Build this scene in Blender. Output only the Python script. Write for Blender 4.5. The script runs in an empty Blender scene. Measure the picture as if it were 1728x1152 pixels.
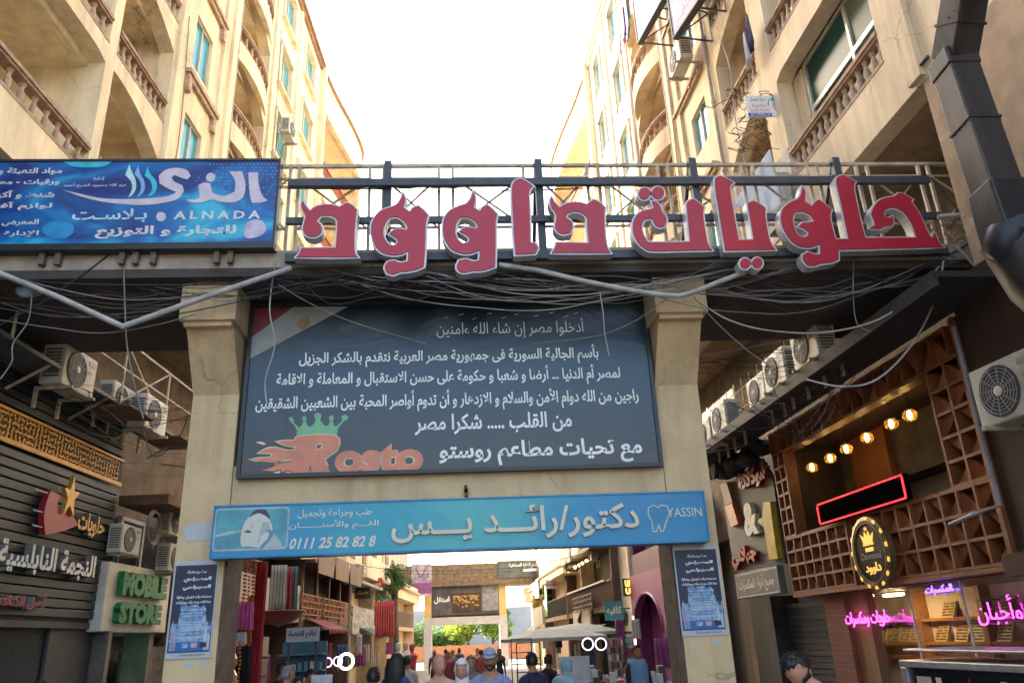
import bpy, bmesh, math, random, unicodedata
from math import sin, cos, pi, radians, sqrt, atan2
from mathutils import Vector, Matrix
from mathutils.geometry import tessellate_polygon
random.seed(11)
S = bpy.context.scene
V = Vector

# ------------------------------------------------------------------ camera
FPX, CX, CY, HC = 1308.0, 864.0, 576.0, 1.75
def _axes():
    y = V((790 - CX, -(1080 - CY), -FPX)).normalized()
    z = V((718 - CX, -(-2840 - CY), -FPX)); z = (z - y * z.dot(y)).normalized()
    return Matrix((y.cross(z), y, z))
RW = _axes()
cam = bpy.data.cameras.new('camera'); cam.sensor_width = 36; cam.lens = 36 * FPX / 1728
cam.clip_start = 0.05; cam.clip_end = 900
co = bpy.data.objects.new('camera', cam); S.collection.objects.link(co)
co.matrix_world = Matrix.Translation((0, 0, HC)) @ RW.to_4x4()
S.camera = co
# ------------------------------------------------------------------ sky, sun, exposure
SUN = V((-0.50, 0.57, 0.25)).normalized()
W = bpy.data.worlds.new('World'); S.world = W; W.use_nodes = True
nt = W.node_tree
sky = nt.nodes.new('ShaderNodeTexSky'); sky.sky_type = 'NISHITA'; sky.sun_disc = False
sky.sun_elevation = math.asin(SUN.z); sky.sun_rotation = atan2(SUN.x, SUN.y)
sky.air_density = 1.0; sky.dust_density = 6.0; sky.ozone_density = 0.6
bg = nt.nodes['Background']; bg.inputs[1].default_value = 0.15
nt.links.new(sky.outputs[0], bg.inputs[0])
sl = bpy.data.lights.new('sun', 'SUN'); sl.energy = 4.5; sl.angle = radians(0.6); sl.color = (1, .93, .80)
so = bpy.data.objects.new('sun', sl); S.collection.objects.link(so)
so.rotation_euler = SUN.to_track_quat('Z', 'Y').to_euler(); so.location = (0, 0, 60)
S.view_settings.view_transform = 'Standard'; S.view_settings.look = 'None'
S.view_settings.exposure = 3.0; S.view_settings.gamma = 1
S.cycles.use_denoising = True
S.cycles.max_bounces = 8; S.cycles.diffuse_bounces = 5; S.cycles.glossy_bounces = 3
S.cycles.transparent_max_bounces = 8; S.cycles.caustics_reflective = False; S.cycles.caustics_refractive = False
S.cycles.sample_clamp_indirect = 6

# ------------------------------------------------------------------ frames: a = along, b = out towards the viewer, z = up
def ray(px, py): return RW @ V((px - CX, -(py - CY), -FPX))
class Fr:
    def __init__(s, o, ux, n):
        s.o = V(o); s.ux = V(ux).normalized(); s.n = V(n).normalized()
    def w(s, a, b, z): return s.o + s.ux * a + s.n * b + V((0, 0, z))
    def px(s, px, py, b=0):
        r = ray(px, py); c = V((0, 0, HC)); o = s.o + s.n * b
        t = (o - c).dot(s.n) / r.dot(s.n); p = c + r * t - s.o
        return p.dot(s.ux), p.z
    def pts(s, l, b=0): return [s.px(x, y, b) for x, y in l]
    def rect(s, x0, y0, x1, y1, b=0):
        ym, xm = (y0 + y1) / 2, (x0 + x1) / 2
        a0, a1 = s.px(x0, ym, b)[0], s.px(x1, ym, b)[0]
        return min(a0, a1), s.px(xm, y1, b)[1], max(a0, a1), s.px(xm, y0, b)[1]
    def off(s, b): return Fr(s.w(0, b, 0), s.ux, s.n)
sL, sR = 0.05346, -0.03406
FL = Fr((-6.9, 10, 0), (sL, 1, 0), (1, -sL, 0))        # left house fronts
FR_ = Fr((6.6, 10, 0), (sR, 1, 0), (-1, sR, 0))        # right house fronts
FG = Fr((0, 10, 0), (1, 0, 0), (0, -1, 0))             # the gateway
def atY(px, py, Y):
    r = ray(px, py); return V((0, 0, HC)) + r * (Y / r.y)

# ------------------------------------------------------------------ object helpers
def link(o): S.collection.objects.link(o); return o
def thing(name, label, cat, loc=(0, 0, 0), rz=0, group=None):
    o = link(bpy.data.objects.new(name, None)); o.location = loc; o.rotation_euler = (0, 0, rz)
    o.empty_display_size = .2
    return tag(o, label, cat, group)
def tag(o, label, cat, group=None):
    o['label'] = label; o['category'] = cat
    if group: o['group'] = group
    return o
def loc_of(o):
    l = V((0, 0, 0))
    while o: l += o.location; o = o.parent
    return l
class MB:
    def __init__(s): s.v = []; s.f = []; s.m = []; s.sm = False
    def add(s, v, f, m=0):
        k = len(s.v); s.v += [V(p) for p in v]; s.f += [[i + k for i in q] for q in f]; s.m += [m] * len(f); return s
    def box(s, F, a0, a1, b0, b1, z0, z1, m=0):
        c = [F.w(a, b, z) for z in (z0, z1) for b in (b0, b1) for a in (a0, a1)]
        return s.add(c, [(0, 1, 3, 2), (4, 6, 7, 5), (0, 4, 5, 1), (2, 3, 7, 6), (0, 2, 6, 4), (1, 5, 7, 3)], m)
    def wbox(s, x0, x1, y0, y1, z0, z1, m=0): return s.box(WF, x0, x1, y0, y1, z0, z1, m)
    def quad(s, p, m=0): return s.add(p, [range(len(p))], m)
    def tube(s, pts, r, n=7, m=0, cap=True, r2=None):
        pts = [V(p) for p in pts]; k = len(pts); vs = []; up = None
        for i, p in enumerate(pts):
            t = (pts[min(i + 1, k - 1)] - pts[max(i - 1, 0)])
            t = t.normalized() if t.length > 1e-9 else V((0, 0, 1))
            if up is None: up = V((0, 0, 1)) if abs(t.z) < .9 else V((1, 0, 0))
            x = t.cross(up)
            if x.length < 1e-6: x = t.orthogonal()
            x.normalize(); y = x.cross(t); up = y
            rr = r[i] if isinstance(r, (list, tuple)) else (r + (r2 - r) * i / (k - 1) if r2 is not None else r)
            ph = pi / n
            vs += [p + x * (cos(2 * pi * j / n + ph) * rr) + y * (sin(2 * pi * j / n + ph) * rr) for j in range(n)]
        fs = [(i * n + j, i * n + (j + 1) % n, (i + 1) * n + (j + 1) % n, (i + 1) * n + j) for i in range(k - 1) for j in range(n)]
        if cap: fs += [tuple(range(n))[::-1], tuple(range((k - 1) * n, k * n))]
        return s.add(vs, fs, m)
    def bar(s, p, q, w, m=0): return s.tube([p, q], w * .7071, 4, m)
    def lathe(s, o, prof, n=16, m=0, ax=V((0, 0, 1)), cap=True):
        o = V(o); ax = ax.normalized(); x = ax.orthogonal().normalized(); y = ax.cross(x); k = len(prof)
        vs = [o + ax * h + (x * cos(2 * pi * j / n) + y * sin(2 * pi * j / n)) * r for r, h in prof for j in range(n)]
        fs = [(i * n + j, i * n + (j + 1) % n, (i + 1) * n + (j + 1) % n, (i + 1) * n + j) for i in range(k - 1) for j in range(n)]
        if cap: fs += [tuple(range(n))[::-1], tuple(range((k - 1) * n, k * n))]
        return s.add(vs, fs, m)
    def ball(s, o, r, n=12, m=0, sc=(1, 1, 1)):
        vs = []; fs = []; o = V(o); h = n // 2 + 1
        for i in range(h):
            t = pi * i / (h - 1)
            vs += [o + V((sin(t) * cos(2 * pi * j / n) * r * sc[0], sin(t) * sin(2 * pi * j / n) * r * sc[1], -cos(t) * r * sc[2])) for j in range(n)]
        for i in range(h - 1):
            fs += [(i * n + j, i * n + (j + 1) % n, (i + 1) * n + (j + 1) % n, (i + 1) * n + j) for j in range(n)]
        return s.add(vs, fs, m)
    def plate(s, F, outer, holes=(), b0=0, b1=.02, m=0, ms=None, back=True):
        loops = [list(outer)] + [list(h) for h in holes]
        def area(l): return sum(l[i - 1][0] * l[i][1] - l[i][0] * l[i - 1][1] for i in range(len(l)))
        loops = [l if (area(l) > 0) == (i == 0) else l[::-1] for i, l in enumerate(loops)]
        flat = [p for l in loops for p in l]; n = len(flat)
        tri = tessellate_polygon([[V((p[0], p[1], 0)) for p in l] for l in loops])
        flip = F.ux.cross(V((0, 0, 1))).dot(F.n) < 0
        fr = [F.w(p[0], b1, p[1]) for p in flat]; bk = [F.w(p[0], b0, p[1]) for p in flat]
        f1 = []; 
        for t in tri:
            a, b, c = [flat[i] for i in t]
            ccw = (b[0] - a[0]) * (c[1] - a[1]) - (c[0] - a[0]) * (b[1] - a[1])
            if abs(ccw) < 1e-12: continue
            t = tuple(t) if (ccw > 0) != flip else tuple(t)[::-1]
            f1.append(t)
        s.add(fr, f1, m)
        if back: s.add(bk, [t[::-1] for t in f1], m)
        k = 0
        for l in loops:
            q = len(l); fs = []
            for i in range(q):
                j = (i + 1) % q
                f = (k + i, k + j, n + k + j, n + k + i)
                fs.append(f[::-1] if not flip else f)
            s.add(fr + bk, fs, m if ms is None else ms); k += q
        return s
    def build(s, name, mat, parent=None, smooth=None, bevel=0):
        me = bpy.data.meshes.new(name); base = loc_of(parent)
        me.from_pydata([p - base for p in s.v], [], s.f)
        mats = mat if isinstance(mat, (list, tuple)) else [mat]
        for q in mats: me.materials.append(q)
        me.polygons.foreach_set('material_index', s.m)
        if smooth is not None:
            me.polygons.foreach_set('use_smooth', [True] * len(s.f))
            try: me.set_sharp_from_angle(angle=radians(smooth))
            except Exception: pass
        me.update()
        o = link(bpy.data.objects.new(name, me)); o.parent = parent
        if bevel:
            bm = o.modifiers.new('bevel', 'BEVEL'); bm.width = bevel; bm.segments = 2; bm.limit_method = 'ANGLE'; bm.angle_limit = radians(40)
        return o
WF = Fr((0, 0, 0), (1, 0, 0), (0, 1, 0))
def single(mb, name, mat, label, cat, group=None, **k):
    o = mb.build(name, mat, None, **k); return tag(o, label, cat, group)
def struct(mb, name, mat):
    o = mb.build(name, mat); o['kind'] = 'structure'; return o
def copy_tree(o, parent=None, label=None):
    c = o.copy(); link(c); c.parent = parent
    if label: c['label'] = label
    for ch in list(o.children): copy_tree(ch, c)
    return c
def smooth(pts, n=3, ang=48):
    k = len(pts); out = []
    def corner(i):
        a, b, c = V(pts[i - 1]), V(pts[i]), V(pts[(i + 1) % k])
        u, w = b - a, c - b
        return u.length > 0 and w.length > 0 and u.angle(w, 0) > radians(ang)
    cs = [corner(i) for i in range(k)]
    for i in range(k):
        p1, p2 = V(pts[i]), V(pts[(i + 1) % k])
        p0 = V(pts[i - 1]) if not cs[i] else p1
        p3 = V(pts[(i + 2) % k]) if not cs[(i + 1) % k] else p2
        for j in range(n):
            t = j / n
            out.append(tuple(.5 * ((2 * p1) + (p2 - p0) * t + (2 * p0 - 5 * p1 + 4 * p2 - p3) * t * t + (3 * p1 - p0 - 3 * p2 + p3) * t ** 3)))
    return out
def offset(pts, d):
    k = len(pts)
    ar = sum(pts[i - 1][0] * pts[i][1] - pts[i][0] * pts[i - 1][1] for i in range(k)); sg = 1 if ar > 0 else -1
    out = []
    for i in range(k):
        a, b, c = V(pts[i - 1]), V(pts[i]), V(pts[(i + 1) % k])
        u, w = (b - a), (c - b)
        if u.length < 1e-9: u = w
        if w.length < 1e-9: w = u
        u.normalize(); w.normalize(); n1 = V((u.y, -u.x)); n2 = V((w.y, -w.x)); nn = n1 + n2
        nn = n1 if nn.length < .3 else nn.normalized()
        out.append(tuple(b + nn * (sg * d * min(1.6, 1 / max(.5, nn.dot(n1))))))
    return out
def circ(a, z, r, n=24, rz=None): return [(a + r * cos(2 * pi * i / n), z + (rz or r) * sin(2 * pi * i / n)) for i in range(n)]
def rrect(a0, z0, a1, z1, r, n=4):
    o = []
    for cx, cz, s in ((a1 - r, z1 - r, 0), (a0 + r, z1 - r, 90), (a0 + r, z0 + r, 180), (a1 - r, z0 + r, 270)):
        o += [(cx + r * cos(radians(s + 90 * i / n)), cz + r * sin(radians(s + 90 * i / n))) for i in range(n + 1)]
    return o

# ------------------------------------------------------------------ lettering (built-in font, Arabic shaped by hand)
_form = {}
for cp in range(0xFE70, 0xFEFD):
    d = unicodedata.decomposition(chr(cp)).split()
    if len(d) == 2 and d[0] in ('<isolated>', '<final>', '<initial>', '<medial>'):
        _form.setdefault(chr(int(d[1], 16)), {})[d[0][1:-1]] = chr(cp)
_form['\u0640'] = {k: '\u0640' for k in ('isolated', 'final', 'initial', 'medial')}
_la = {'\u0627': '\uFEFB', '\u0623': '\uFEF7', '\u0625': '\uFEF9', '\u0622': '\uFEF5'}
def arabic(s):
    out = []; i = 0; prev = False
    while i < len(s):
        c = s[i]; f = _form.get(c)
        if c == '\u0644' and i + 1 < len(s) and s[i + 1] in _la:
            l = _la[s[i + 1]]; out.append(chr(ord(l) + 1) if prev else l); prev = False; i += 2; continue
        if not f: out.append(c); prev = False; i += 1; continue
        nx = _form.get(s[i + 1]) if i + 1 < len(s) else None
        dn = 'initial' in f and nx is not None and 'final' in nx
        out.append(f.get(('medial' if prev else 'initial') if dn else ('final' if prev and 'final' in f else 'isolated'), c))
        prev = dn; i += 1
    return ''.join(out[::-1])
def glyphs(body, bold=0.0, res=2, space=1.0):
    c = bpy.data.curves.new('lettering', 'FONT'); c.body = body; c.resolution_u = res; c.offset = bold; c.fill_mode = 'FRONT'; c.space_character = space
    o = bpy.data.objects.new('lettering', c); me = bpy.data.meshes.new_from_object(o)
    v = [(p.co.x, p.co.y) for p in me.vertices]; f = [tuple(p.vertices) for p in me.polygons]
    par = list(range(len(v)))
    def root(i):
        while par[i] != i: par[i] = par[par[i]]; i = par[i]
        return i
    for q in f:
        for i in q[1:]: par[root(i)] = root(q[0])
    rk = {}
    for i in range(len(v)): rk.setdefault(root(i), len(rk))
    v = [(p[0], p[1], (rk[root(i)] % 5) * .0007) for i, p in enumerate(v)]     # joined letters overlap: never in one plane
    bpy.data.objects.remove(o); bpy.data.curves.remove(c); bpy.data.meshes.remove(me)
    return v, f
def text(mb, F, box, body, b, bold=.012, m=0, depth=0, ar=True, res=2, shear=0, ms=None, space=1.0, fit='box'):
    """lettering fitted into box=(a0,z0,a1,z1) on frame F; mirrored frames read from the street side"""
    v, f = glyphs(arabic(body) if ar else body, bold, res, space)
    if not v: return mb
    x0, x1 = min(p[0] for p in v), max(p[0] for p in v); y0, y1 = min(p[1] for p in v), max(p[1] for p in v)
    a0, z0, a1, z1 = box; flip = F.ux.cross(V((0, 0, 1))).dot(F.n) < 0
    def mp(p, bb):
        t = (p[0] - x0) / (x1 - x0); q = (p[1] - y0) / (y1 - y0)
        t += shear * (q - .5)
        return F.w((a1 + (a0 - a1) * t) if flip else (a0 + (a1 - a0) * t), bb + p[2], z0 + (z1 - z0) * q)
    mb.add([mp(p, b + depth) for p in v], f, m)
    if depth > .004:
        cnt = {}
        for q in f:
            for i in range(len(q)):
                e = (q[i], q[(i + 1) % len(q)]); cnt[e] = 1
        ed = [e for e in cnt if (e[1], e[0]) not in cnt]; n = len(v)
        mb.add([mp(p, b + depth) for p in v] + [mp(p, b) for p in v], [(e[1], e[0], n + e[0], n + e[1]) for e in ed], m if ms is None else ms)
    return mb

# ------------------------------------------------------------------ materials
_mats = {}
def node(t, k, **kw):
    n = t.nodes.new(k)
    for a, b in kw.items(): setattr(n, a, b)
    return n
def M(name, col, rough=.7, metal=0, var=.18, scale=3, bump=0, bscale=60, emit=None, estr=1, trans=0, alpha=1, spec=.5, col2=None, streak=False, grime=0, coat=0, drip=0, tint=False):
    if name in _mats: return _mats[name]
    m = bpy.data.materials.new(name); m.use_nodes = True; t = m.node_tree; b = t.nodes['Principled BSDF']
    b.inputs['Roughness'].default_value = rough; b.inputs['Metallic'].default_value = metal
    b.inputs['Specular IOR Level'].default_value = spec
    if coat: b.inputs['Coat Weight'].default_value = coat
    c = tuple(col) + (1,); b.inputs['Base Color'].default_value = c
    if emit is not None:
        b.inputs['Emission Color'].default_value = tuple(emit) + (1,); b.inputs['Emission Strength'].default_value = estr
    if trans: b.inputs['Transmission Weight'].default_value = trans
    if alpha < 1: b.inputs['Alpha'].default_value = alpha
    if var or bump or col2 or grime:
        tc = node(t, 'ShaderNodeTexCoord'); src = tc.outputs['Object']
        mp = node(t, 'ShaderNodeMapping'); t.links.new(src, mp.inputs[0])
        if streak: mp.inputs['Scale'].default_value = (1, 1, .18)
        n1 = node(t, 'ShaderNodeTexNoise'); n1.inputs['Scale'].default_value = scale; n1.inputs['Detail'].default_value = 8; n1.inputs['Roughness'].default_value = .65
        t.links.new(mp.outputs[0], n1.inputs[0])
        rp = node(t, 'ShaderNodeValToRGB'); t.links.new(n1.outputs[0], rp.inputs[0])
        d = tuple(x * (1 - var * 1.6) for x in col) if col2 is None else tuple(col2)
        rp.color_ramp.elements[0].position = .36; rp.color_ramp.elements[0].color = d + (1,)
        rp.color_ramp.elements[1].position = .62; rp.color_ramp.elements[1].color = tuple(min(1, x * (1 + var * .35)) for x in col) + (1,)
        last = rp.outputs[0]
        if grime:
            n3 = node(t, 'ShaderNodeTexNoise'); n3.inputs['Scale'].default_value = .9; n3.inputs['Detail'].default_value = 10; n3.inputs['Roughness'].default_value = .72
            mp3 = node(t, 'ShaderNodeMapping'); mp3.inputs['Scale'].default_value = (1.6, 1.6, .45); t.links.new(src, mp3.inputs[0]); t.links.new(mp3.outputs[0], n3.inputs[0])
            r3 = node(t, 'ShaderNodeValToRGB'); r3.color_ramp.elements[0].position = .52; r3.color_ramp.elements[0].color = (0, 0, 0, 1)
            r3.color_ramp.elements[1].position = .72; r3.color_ramp.elements[1].color = (grime,) * 3 + (1,)
            t.links.new(n3.outputs[0], r3.inputs[0])
            mx = node(t, 'ShaderNodeMix', data_type='RGBA'); t.links.new(r3.outputs[0], mx.inputs[0])
            t.links.new(last, mx.inputs[6]); mx.inputs[7].default_value = (col[0] * .42, col[1] * .36, col[2] * .3, 1); last = mx.outputs[2]
        if drip:
            n4 = node(t, 'ShaderNodeTexNoise'); n4.inputs['Scale'].default_value = 1; n4.inputs['Detail'].default_value = 6; n4.inputs['Roughness'].default_value = .6
            mp4 = node(t, 'ShaderNodeMapping'); mp4.inputs['Scale'].default_value = (5, 5, .35); t.links.new(src, mp4.inputs[0]); t.links.new(mp4.outputs[0], n4.inputs[0])
            n5 = node(t, 'ShaderNodeTexNoise'); n5.inputs['Scale'].default_value = 9; n5.inputs['Detail'].default_value = 9; n5.inputs['Roughness'].default_value = .75; t.links.new(src, n5.inputs[0])
            n6 = node(t, 'ShaderNodeTexNoise'); n6.inputs['Scale'].default_value = .55; n6.inputs['Detail'].default_value = 4; t.links.new(src, n6.inputs[0])
            m1 = node(t, 'ShaderNodeMath', operation='MULTIPLY'); t.links.new(n4.outputs[0], m1.inputs[0]); t.links.new(n6.outputs[0], m1.inputs[1])
            r4 = node(t, 'ShaderNodeValToRGB'); r4.color_ramp.elements[0].position = .27; r4.color_ramp.elements[0].color = (0, 0, 0, 1); r4.color_ramp.elements[1].position = .40; r4.color_ramp.elements[1].color = (drip,) * 3 + (1,); t.links.new(m1.outputs[0], r4.inputs[0])
            mx = node(t, 'ShaderNodeMix', data_type='RGBA'); t.links.new(r4.outputs[0], mx.inputs[0]); t.links.new(last, mx.inputs[6]); mx.inputs[7].default_value = (col[0] * .50, col[1] * .42, col[2] * .34, 1); last = mx.outputs[2]
            m2 = node(t, 'ShaderNodeMath', operation='MULTIPLY'); t.links.new(n5.outputs[0], m2.inputs[0]); t.links.new(n6.outputs[0], m2.inputs[1])
            r5 = node(t, 'ShaderNodeValToRGB'); r5.color_ramp.interpolation = 'CONSTANT'; r5.color_ramp.elements[0].color = (0, 0, 0, 1); r5.color_ramp.elements[1].position = .355; r5.color_ramp.elements[1].color = (.75 * min(1, drip * 1.6),) * 3 + (1,); t.links.new(m2.outputs[0], r5.inputs[0])
            mx = node(t, 'ShaderNodeMix', data_type='RGBA'); t.links.new(r5.outputs[0], mx.inputs[0]); t.links.new(last, mx.inputs[6]); mx.inputs[7].default_value = (.46, .41, .34, 1); last = mx.outputs[2]
        if drip:                                                       # hairline cracks
            vo = node(t, 'ShaderNodeTexVoronoi', feature='DISTANCE_TO_EDGE'); vo.inputs['Scale'].default_value = .8
            nz = node(t, 'ShaderNodeTexNoise'); nz.inputs['Scale'].default_value = 3; nz.inputs['Detail'].default_value = 6; t.links.new(src, nz.inputs[0])
            va = node(t, 'ShaderNodeMix', data_type='RGBA'); va.inputs[0].default_value = .22; t.links.new(src, va.inputs[6]); t.links.new(nz.outputs['Color'], va.inputs[7]); t.links.new(va.outputs[2], vo.inputs['Vector'])
            r7 = node(t, 'ShaderNodeValToRGB'); r7.color_ramp.elements[0].position = .003; r7.color_ramp.elements[0].color = (.55, .55, .55, 1); r7.color_ramp.elements[1].position = .008; r7.color_ramp.elements[1].color = (0, 0, 0, 1); t.links.new(vo.outputs[0], r7.inputs[0])
            r9 = node(t, 'ShaderNodeMapRange'); r9.inputs[1].default_value = .52; r9.inputs[2].default_value = .62; t.links.new(n6.outputs[0], r9.inputs[0])
            m3 = node(t, 'ShaderNodeMath', operation='MULTIPLY'); t.links.new(r7.outputs[0], m3.inputs[0]); t.links.new(r9.outputs[0], m3.inputs[1])
            mx = node(t, 'ShaderNodeMix', data_type='RGBA'); t.links.new(m3.outputs[0], mx.inputs[0]); t.links.new(last, mx.inputs[6]); mx.inputs[7].default_value = (.12, .09, .06, 1); last = mx.outputs[2]
        if tint:
            oi = node(t, 'ShaderNodeObjectInfo'); r8 = node(t, 'ShaderNodeValToRGB'); r8.color_ramp.elements[0].color = (1, .98, .94, 1); r8.color_ramp.elements[1].color = (.62, .58, .50, 1); t.links.new(oi.outputs['Random'], r8.inputs[0])
            mx = node(t, 'ShaderNodeMix', data_type='RGBA', blend_type='MULTIPLY'); mx.inputs[0].default_value = 1; t.links.new(last, mx.inputs[6]); t.links.new(r8.outputs[0], mx.inputs[7]); last = mx.outputs[2]
        t.links.new(last, b.inputs['Base Color'])
        if rough > .2 and not metal:
            mr = node(t, 'ShaderNodeMapRange'); mr.inputs[3].default_value = max(.05, rough - .12); mr.inputs[4].default_value = min(1, rough + .12)
            t.links.new(n1.outputs[0], mr.inputs[0]); t.links.new(mr.outputs[0], b.inputs['Roughness'])
        if bump:
            n2 = node(t, 'ShaderNodeTexNoise'); n2.inputs['Scale'].default_value = bscale; n2.inputs['Detail'].default_value = 5
            t.links.new(src, n2.inputs[0]); bp = node(t, 'ShaderNodeBump'); bp.inputs['Strength'].default_value = bump; bp.inputs['Distance'].default_value = .02
            t.links.new(n2.outputs[0], bp.inputs['Height']); t.links.new(bp.outputs[0], b.inputs['Normal'])
    _mats[name] = m; return m
def ramp_mat(name, stops, axis, lo, hi, rough=.4, noise=.06, nscale=1.5, spec=.5, wr=.18):
    """a printed panel whose ink runs through colour stops along one axis, softly broken by noise"""
    m = bpy.data.materials.new(name); m.use_nodes = True; t = m.node_tree; b = t.nodes['Principled BSDF']
    b.inputs['Roughness'].default_value = rough; b.inputs['Specular IOR Level'].default_value = spec
    tc = node(t, 'ShaderNodeTexCoord'); sp = node(t, 'ShaderNodeSeparateXYZ'); t.links.new(tc.outputs['Object'], sp.inputs[0])
    mr = node(t, 'ShaderNodeMapRange'); mr.inputs[1].default_value = lo; mr.inputs[2].default_value = hi
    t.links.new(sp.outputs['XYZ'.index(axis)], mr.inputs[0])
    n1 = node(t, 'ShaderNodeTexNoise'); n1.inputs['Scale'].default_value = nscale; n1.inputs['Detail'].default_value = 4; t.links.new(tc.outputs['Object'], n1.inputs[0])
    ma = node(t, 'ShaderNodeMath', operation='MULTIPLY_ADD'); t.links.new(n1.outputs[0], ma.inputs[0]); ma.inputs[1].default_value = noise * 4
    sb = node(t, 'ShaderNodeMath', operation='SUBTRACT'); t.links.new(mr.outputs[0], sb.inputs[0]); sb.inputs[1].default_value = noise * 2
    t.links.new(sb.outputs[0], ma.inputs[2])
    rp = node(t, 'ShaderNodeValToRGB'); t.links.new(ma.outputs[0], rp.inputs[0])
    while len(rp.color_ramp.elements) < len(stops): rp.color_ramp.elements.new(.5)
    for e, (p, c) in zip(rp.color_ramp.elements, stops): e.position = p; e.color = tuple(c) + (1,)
    t.links.new(rp.outputs[0], b.inputs['Base Color'])
    n2 = node(t, 'ShaderNodeTexNoise'); n2.inputs['Scale'].default_value = 1.3; n2.inputs['Detail'].default_value = 3; n2.inputs['Distortion'].default_value = 1.5; t.links.new(tc.outputs['Object'], n2.inputs[0])
    bp = node(t, 'ShaderNodeBump'); bp.inputs['Strength'].default_value = wr; bp.inputs['Distance'].default_value = .08; t.links.new(n2.outputs[0], bp.inputs['Height']); t.links.new(bp.outputs[0], b.inputs['Normal'])
    return m
CREAM = M('cream_plaster', (.81, .70, .49), .85, var=.14, scale=2.2, bump=.3, bscale=30, streak=True, grime=.4, drip=.28)
TAN = M('tan_plaster', (.58, .45, .30), .85, var=.12, scale=2, bump=.25, bscale=40, streak=True, grime=.6)
TANW = M('warm_tan_plaster', (.73, .61, .44), .85, var=.14, scale=2.2, bump=.3, bscale=30, streak=True, grime=.4, drip=.3)
GATE = M('gate_plaster', (.68, .50, .29), .82, var=.10, scale=1.6, bump=.25, bscale=24, grime=.5, drip=.35)
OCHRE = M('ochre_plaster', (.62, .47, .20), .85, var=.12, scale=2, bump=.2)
STONE = M('stone_baluster', (.50, .37, .27), .8, var=.22, scale=6, bump=.3)
BROWN = M('brown_trim', (.32, .20, .12), .75, var=.2, scale=5)
CONC = M('bare_concrete', (.40, .34, .26), .9, var=.2, scale=2, bump=.35, bscale=25, grime=.5)
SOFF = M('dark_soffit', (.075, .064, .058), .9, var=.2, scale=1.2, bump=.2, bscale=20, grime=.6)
STEEL = M('dark_steel_paint', (.045, .05, .07), .5, var=.25, scale=5, grime=.3)
PIPE = M('cream_steel_pipe', (.50, .42, .31), .55, var=.25, scale=6, grime=.7)
WHITEP = M('white_plastic', (.66, .66, .64), .5, var=.10, scale=5, grime=.7, tint=True)
GREYP = M('grey_plastic', (.30, .30, .30), .5, var=.15, scale=6)
BLACK = M('black_paint', (.015, .015, .018), .45, var=.2, scale=6)
DGLASS = M('dark_glass', (.012, .013, .016), .15, var=0, spec=.3)
ALU = M('aluminium_frame', (.62, .60, .55), .4, .4, var=.1)
def glass_mat(name, col, r=.05): return M(name, col, r, var=0, spec=.9, coat=.3)
TEAL = M('sky_tinted_glass', (.06, .34, .44), .12, var=0, spec=.6)  # cyan of the reflected sky is painted into the pane colour
# ================================================================== setting
g = MB(); g.wbox(-300, 300, -120, 400, -.3, 0)
struct(g, 'ground', M('ground_dust', (.30, .26, .21), .95, var=.2, scale=.4))
g = MB(); g.wbox(-7.2, 7, -30, 78, .004, .008)
struct(g, 'paved_street', M('street_paving', (.26, .23, .20), .8, var=.25, scale=1.2, bump=.2, bscale=8, grime=.5))

# ================================================================== apartment blocks
STEELRAIL = M('rail_stone', (.42, .29, .21), .8, var=.25, scale=7, bump=.2)
FRAMEW = M('window_frame_paint', (.60, .52, .40), .55, var=.15)
SHUT = M('brown_shutter', (.20, .11, .06), .6, var=.25, scale=8)
CURT = M('curtain_cloth', (.55, .50, .42), .9, var=.15, scale=6)
balp = [(.060, 0), (.060, .05), (.038, .075), (.052, .13), (.062, .19), (.052, .25), (.034, .33), (.032, .36), (.050, .385), (.055, .42), (.055, .46)]
_bal = None
def baluster(p, parent, big=1.0):
    global _bal
    if _bal is None:
        mb = MB(); mb.lathe((0, 0, 0), balp, 10); o = mb.build('baluster', STONE, None, smooth=50); _bal = o.data
        bpy.data.objects.remove(o)
    o = link(bpy.data.objects.new('baluster', _bal)); o.parent = parent; o.location = V(p) - loc_of(parent); o.scale = (big, big, 1)
def arch_hole(a0, a1, z0, zt, kind, far=True):
    """opening outline; far end of the arch drops more when kind='arch'"""
    pts = [(a0, z0)] + [(a1, z0)]; n = 14; top = []
    for i in range(n + 1):
        t = 1 - i / n
        if kind == 'flat': d = .10 * max(0, (abs(2 * t - 1) - .8) / .2) ** 2
        elif kind == 'half': d = .62 * t ** 2.2
        else: d = .85 * max(0, (t - .30) / .70) ** 2 + .28 * max(0, (.30 - t) / .30) ** 2
        top.append((a0 + (a1 - a0) * t, zt - d))
    return pts + top
def balustrade(F, bld, a0, a1, zr, b=0.0, nbal=None, mat=STEELRAIL, bow=0):
    w = a1 - a0; n = nbal or max(4, int(w / .30)); k = 10 if bow else 1
    def bb(t): return b + bow * 4 * t * (1 - t)
    mb = MB()
    for i in range(k):
        t0, t1 = i / k, (i + 1) / k
        q = [(a0 + w * t0, bb(t0)), (a0 + w * t1, bb(t1))]
        for zz0, zz1, d in ((zr - .075, zr, .13), (zr - .125, zr - .075, .10), (zr - .62, zr - .56, .11)):
            vs = [F.w(a, y + s, z) for z in (zz0, zz1) for s in (-d, d) for a, y in q]
            mb.add(vs, [(0, 1, 3, 2), (4, 6, 7, 5), (0, 4, 5, 1), (2, 3, 7, 6), (0, 2, 6, 4), (1, 5, 7, 3)])
    o = mb.build('balustrade', mat, bld)
    for i in range(n):
        t = (i + .5) / n
        baluster(F.w(a0 + w * t, bb(t), zr - .565), o)
    return o
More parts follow.
